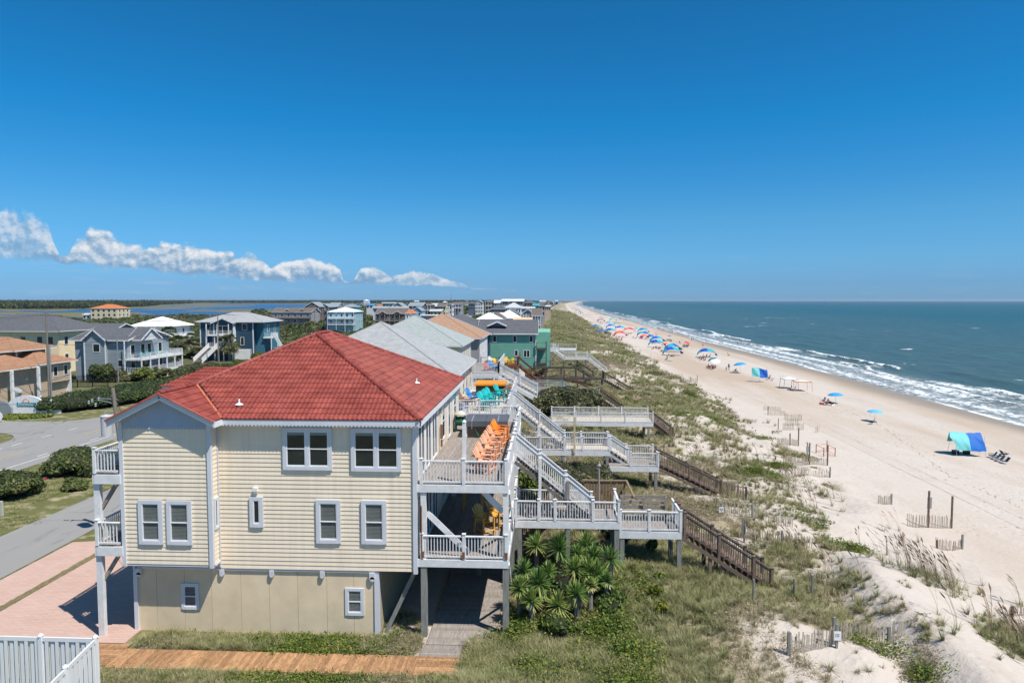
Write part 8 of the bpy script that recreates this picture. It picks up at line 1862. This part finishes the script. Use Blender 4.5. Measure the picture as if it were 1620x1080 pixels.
# tyre tracks pressed along the upper beach
for k_, off in enumerate((0, 1.9)):
    mb = MB(); yy = np.arange(44, 210, 1.0)
    for a, b in zip(yy[:-1], yy[1:]):
        xa, xb = [33.2+off+1.3*math.sin(v*.03)+.02*(v-44)+shore(v)*.8 for v in (a, b)]
        za, zb = gz(xa, a), gz(xb, b)
        for s in (-.13, .13): mb.quad((xa+s-.035, a, za+.004), (xa+s+.035, a, za+.014), (xb+s+.035, b, zb+.014), (xb+s-.035, b, zb+.004))
    o = mb.build('tyre_track', GROUND, None, recalc=False); o['kind'] = 'structure'
# ================================================================ cumulus bank low over the mainland, part of the sky itself
def sky_clouds():
    t = w.node_tree; N = t.nodes.new; L = t.links.new
    def M(op, a, b=0.0, c=0.0, cl=False):
        n = N('ShaderNodeMath'); n.operation = op; n.use_clamp = cl
        for i, v in enumerate((a, b, c)):
            if i >= len(n.inputs): break
            if isinstance(v, (int, float)): n.inputs[i].default_value = v
            else: L(v, n.inputs[i])
        return n.outputs[0]
    def RR(v, st):
        r = N('ShaderNodeValToRGB'); r.color_ramp.interpolation = 'EASE'; e = r.color_ramp.elements
        while len(e) < len(st): e.new(.5)
        for i, (p, c) in enumerate(st): e[i].position = min(1, max(0, p)); e[i].color = (*c, 1) if isinstance(c, tuple) else (c, c, c, 1)
        L(v, r.inputs[0]); return r.outputs[0]
    sx_ = sxyz.outputs; A = M('ARCTAN2', M('MULTIPLY', sx_[0], -1.0), sx_[1]); E_ = M('ARCSINE', sx_[2])
    def ae(px, py): d = _ray(px, py).normalized(); return math.atan2(-d.x, d.y), math.asin(d.z)
    A0, A1 = ae(860, 440)[0], 1.25
    un = M('DIVIDE', M('SUBTRACT', A, A0), A1-A0)
    U_ = lambda px: (ae(px, 440)[0]-A0)/(A1-A0)
    SCL = .25
    top = [(855, 470), (800, 462), (755, 457), (715, 442), (700, 437), (672, 428), (650, 424), (630, 431), (612, 430), (590, 420), (572, 424), (556, 446), (545, 445), (537, 424), (520, 412), (495, 402), (470, 404), (450, 410), (430, 422), (412, 404), (398, 397), (380, 407), (355, 390), (320, 382), (270, 383), (235, 384), (205, 384), (185, 368), (165, 353), (150, 354), (128, 372), (106, 402), (96, 402), (80, 352), (52, 336), (20, 322), (-20, 326), (-80, 345), (-160, 360), (-260, 345), (-400, 380), (-600, 420)]
    # the colour ramp holds few stops, so the outline is kept as two curves of them
    def curve(tab):
        tab = sorted((U_(px), ae(px, py)[1]/SCL) for px, py in tab); k = tab[:30]
        r1 = RR(un, k[:]); rest = tab[29:]
        if len(rest) < 2: return r1
        r2 = RR(un, rest); f = M('GREATER_THAN', un, tab[29][0]); mx = N('ShaderNodeMix'); L(f, mx.inputs[0]); L(r1, mx.inputs[2]); L(r2, mx.inputs[3]); return mx.outputs[0]
    T_ = curve(top); B0 = curve([(855, 464), (760, 459), (700, 453), (600, 451), (530, 448), (430, 446), (330, 440), (200, 428), (110, 420), (60, 416), (-40, 413), (-300, 415), (-600, 440)])
    e_ = M('DIVIDE', E_, SCL); hgt = M('MAXIMUM', M('SUBTRACT', T_, B0), .012); h_ = M('DIVIDE', M('SUBTRACT', e_, B0), hgt)
    def nz(sc, det, ox=0., oy=0., st=1.25, rough=.6, dist=0.):
        c = N('ShaderNodeCombineXYZ'); L(M('ADD', A, ox), c.inputs[0]); L(M('MULTIPLY', M('ADD', E_, oy), st), c.inputs[1])
        n = N('ShaderNodeTexNoise'); n.inputs['Scale'].default_value = sc; n.inputs['Detail'].default_value = det; n.inputs['Roughness'].default_value = rough; n.inputs['Distortion'].default_value = dist; L(c.outputs[0], n.inputs['Vector']); return n.outputs[0]
    n0 = nz(34, 9, rough=.6, dist=.08, st=1.1); n1 = nz(34, 9, -.004, .0065, rough=.6, dist=.08, st=1.1); nb = nz(9, 3)
    body = M('SUBTRACT', 1.02, h_); body = M('MINIMUM', M('MULTIPLY', body, 1.6), 1.0); fb = RR(M('ADD', h_, M('MULTIPLY', M('SUBTRACT', n0, .5), .5)), [(0, 0.), (.16, 1.)])
    dens = M('ADD', M('MULTIPLY', M('SUBTRACT', n0, .5), 1.75), M('MULTIPLY', M('SUBTRACT', body, .10), 1.05))
    al = RR(dens, [(.02, 0.), (.34, 1.)]); al = M('MULTIPLY', al, fb)
    thin = RR(un, [(U_(860), 0.), (U_(740), .35), (U_(690), .9), (U_(300), 1.), (U_(90), .95), (U_(70), .75), (U_(-100), .7), (1., .2)]); al = M('MULTIPLY', al, thin)
    al = M('MULTIPLY', al, M('GREATER_THAN', sx_[1], 0.0))
    lit = M('ADD', M('MULTIPLY', M('SUBTRACT', n0, n1), 3.4), M('ADD', M('MULTIPLY', h_, .62), M('MULTIPLY', M('SUBTRACT', nb, .5), .7))); lit = M('ADD', lit, .12)
    colr = RR(lit, [(.0, (.235, .40, .62)), (.3, (.36, .52, .70)), (.62, (.62, .71, .82)), (1.0, (.86, .89, .93))])
    bgc = N('ShaderNodeBackground'); L(colr, bgc.inputs[0]); bgc.inputs[1].default_value = .76
    # thin streaks of far cloud near the horizon
    st = nz(16, 6, st=9.0); sa = RR(st, [(.50, 0.), (.72, .5)]); sa = M('MULTIPLY', sa, RR(E_, [(0.0, 0.), (.012, .8), (.05, .5), (.075, 0.)])); sa = M('MULTIPLY', sa, RR(un, [(0., .3), (.3, 1.), (.8, 1.), (1., .3)]))
    sa = M('MULTIPLY', sa, M('GREATER_THAN', sx_[1], 0.0))
    bgs = N('ShaderNodeBackground'); bgs.inputs[0].default_value = (.40, .57, .76, 1); bgs.inputs[1].default_value = .76
    m1 = N('ShaderNodeMixShader'); L(sa, m1.inputs[0]); L(bg.outputs[0], m1.inputs[1]); L(bgs.outputs[0], m1.inputs[2])
    m2 = N('ShaderNodeMixShader'); L(al, m2.inputs[0]); L(m1.outputs[0], m2.inputs[1]); L(bgc.outputs[0], m2.inputs[2]); L(m2.outputs[0], wo.inputs[0])
sky_clouds()
# ================================================================ faint sea air: far woods and houses lose a little contrast
hz = bpy.data.materials.new('sea_air'); hz.use_nodes = True; _t = hz.node_tree; _t.nodes.clear()
_v = _t.nodes.new('ShaderNodeVolumePrincipled'); _v.inputs['Density'].default_value = 4.5e-5; _v.inputs['Color'].default_value = (.72, .85, 1, 1); _v.inputs['Anisotropy'].default_value = .2
_o = _t.nodes.new('ShaderNodeOutputMaterial'); _t.links.new(_v.outputs[0], _o.inputs['Volume'])
MB().box(-9500, 46500, -900, 46500, -11, 24).build('haze', hz, None, kind='stuff')
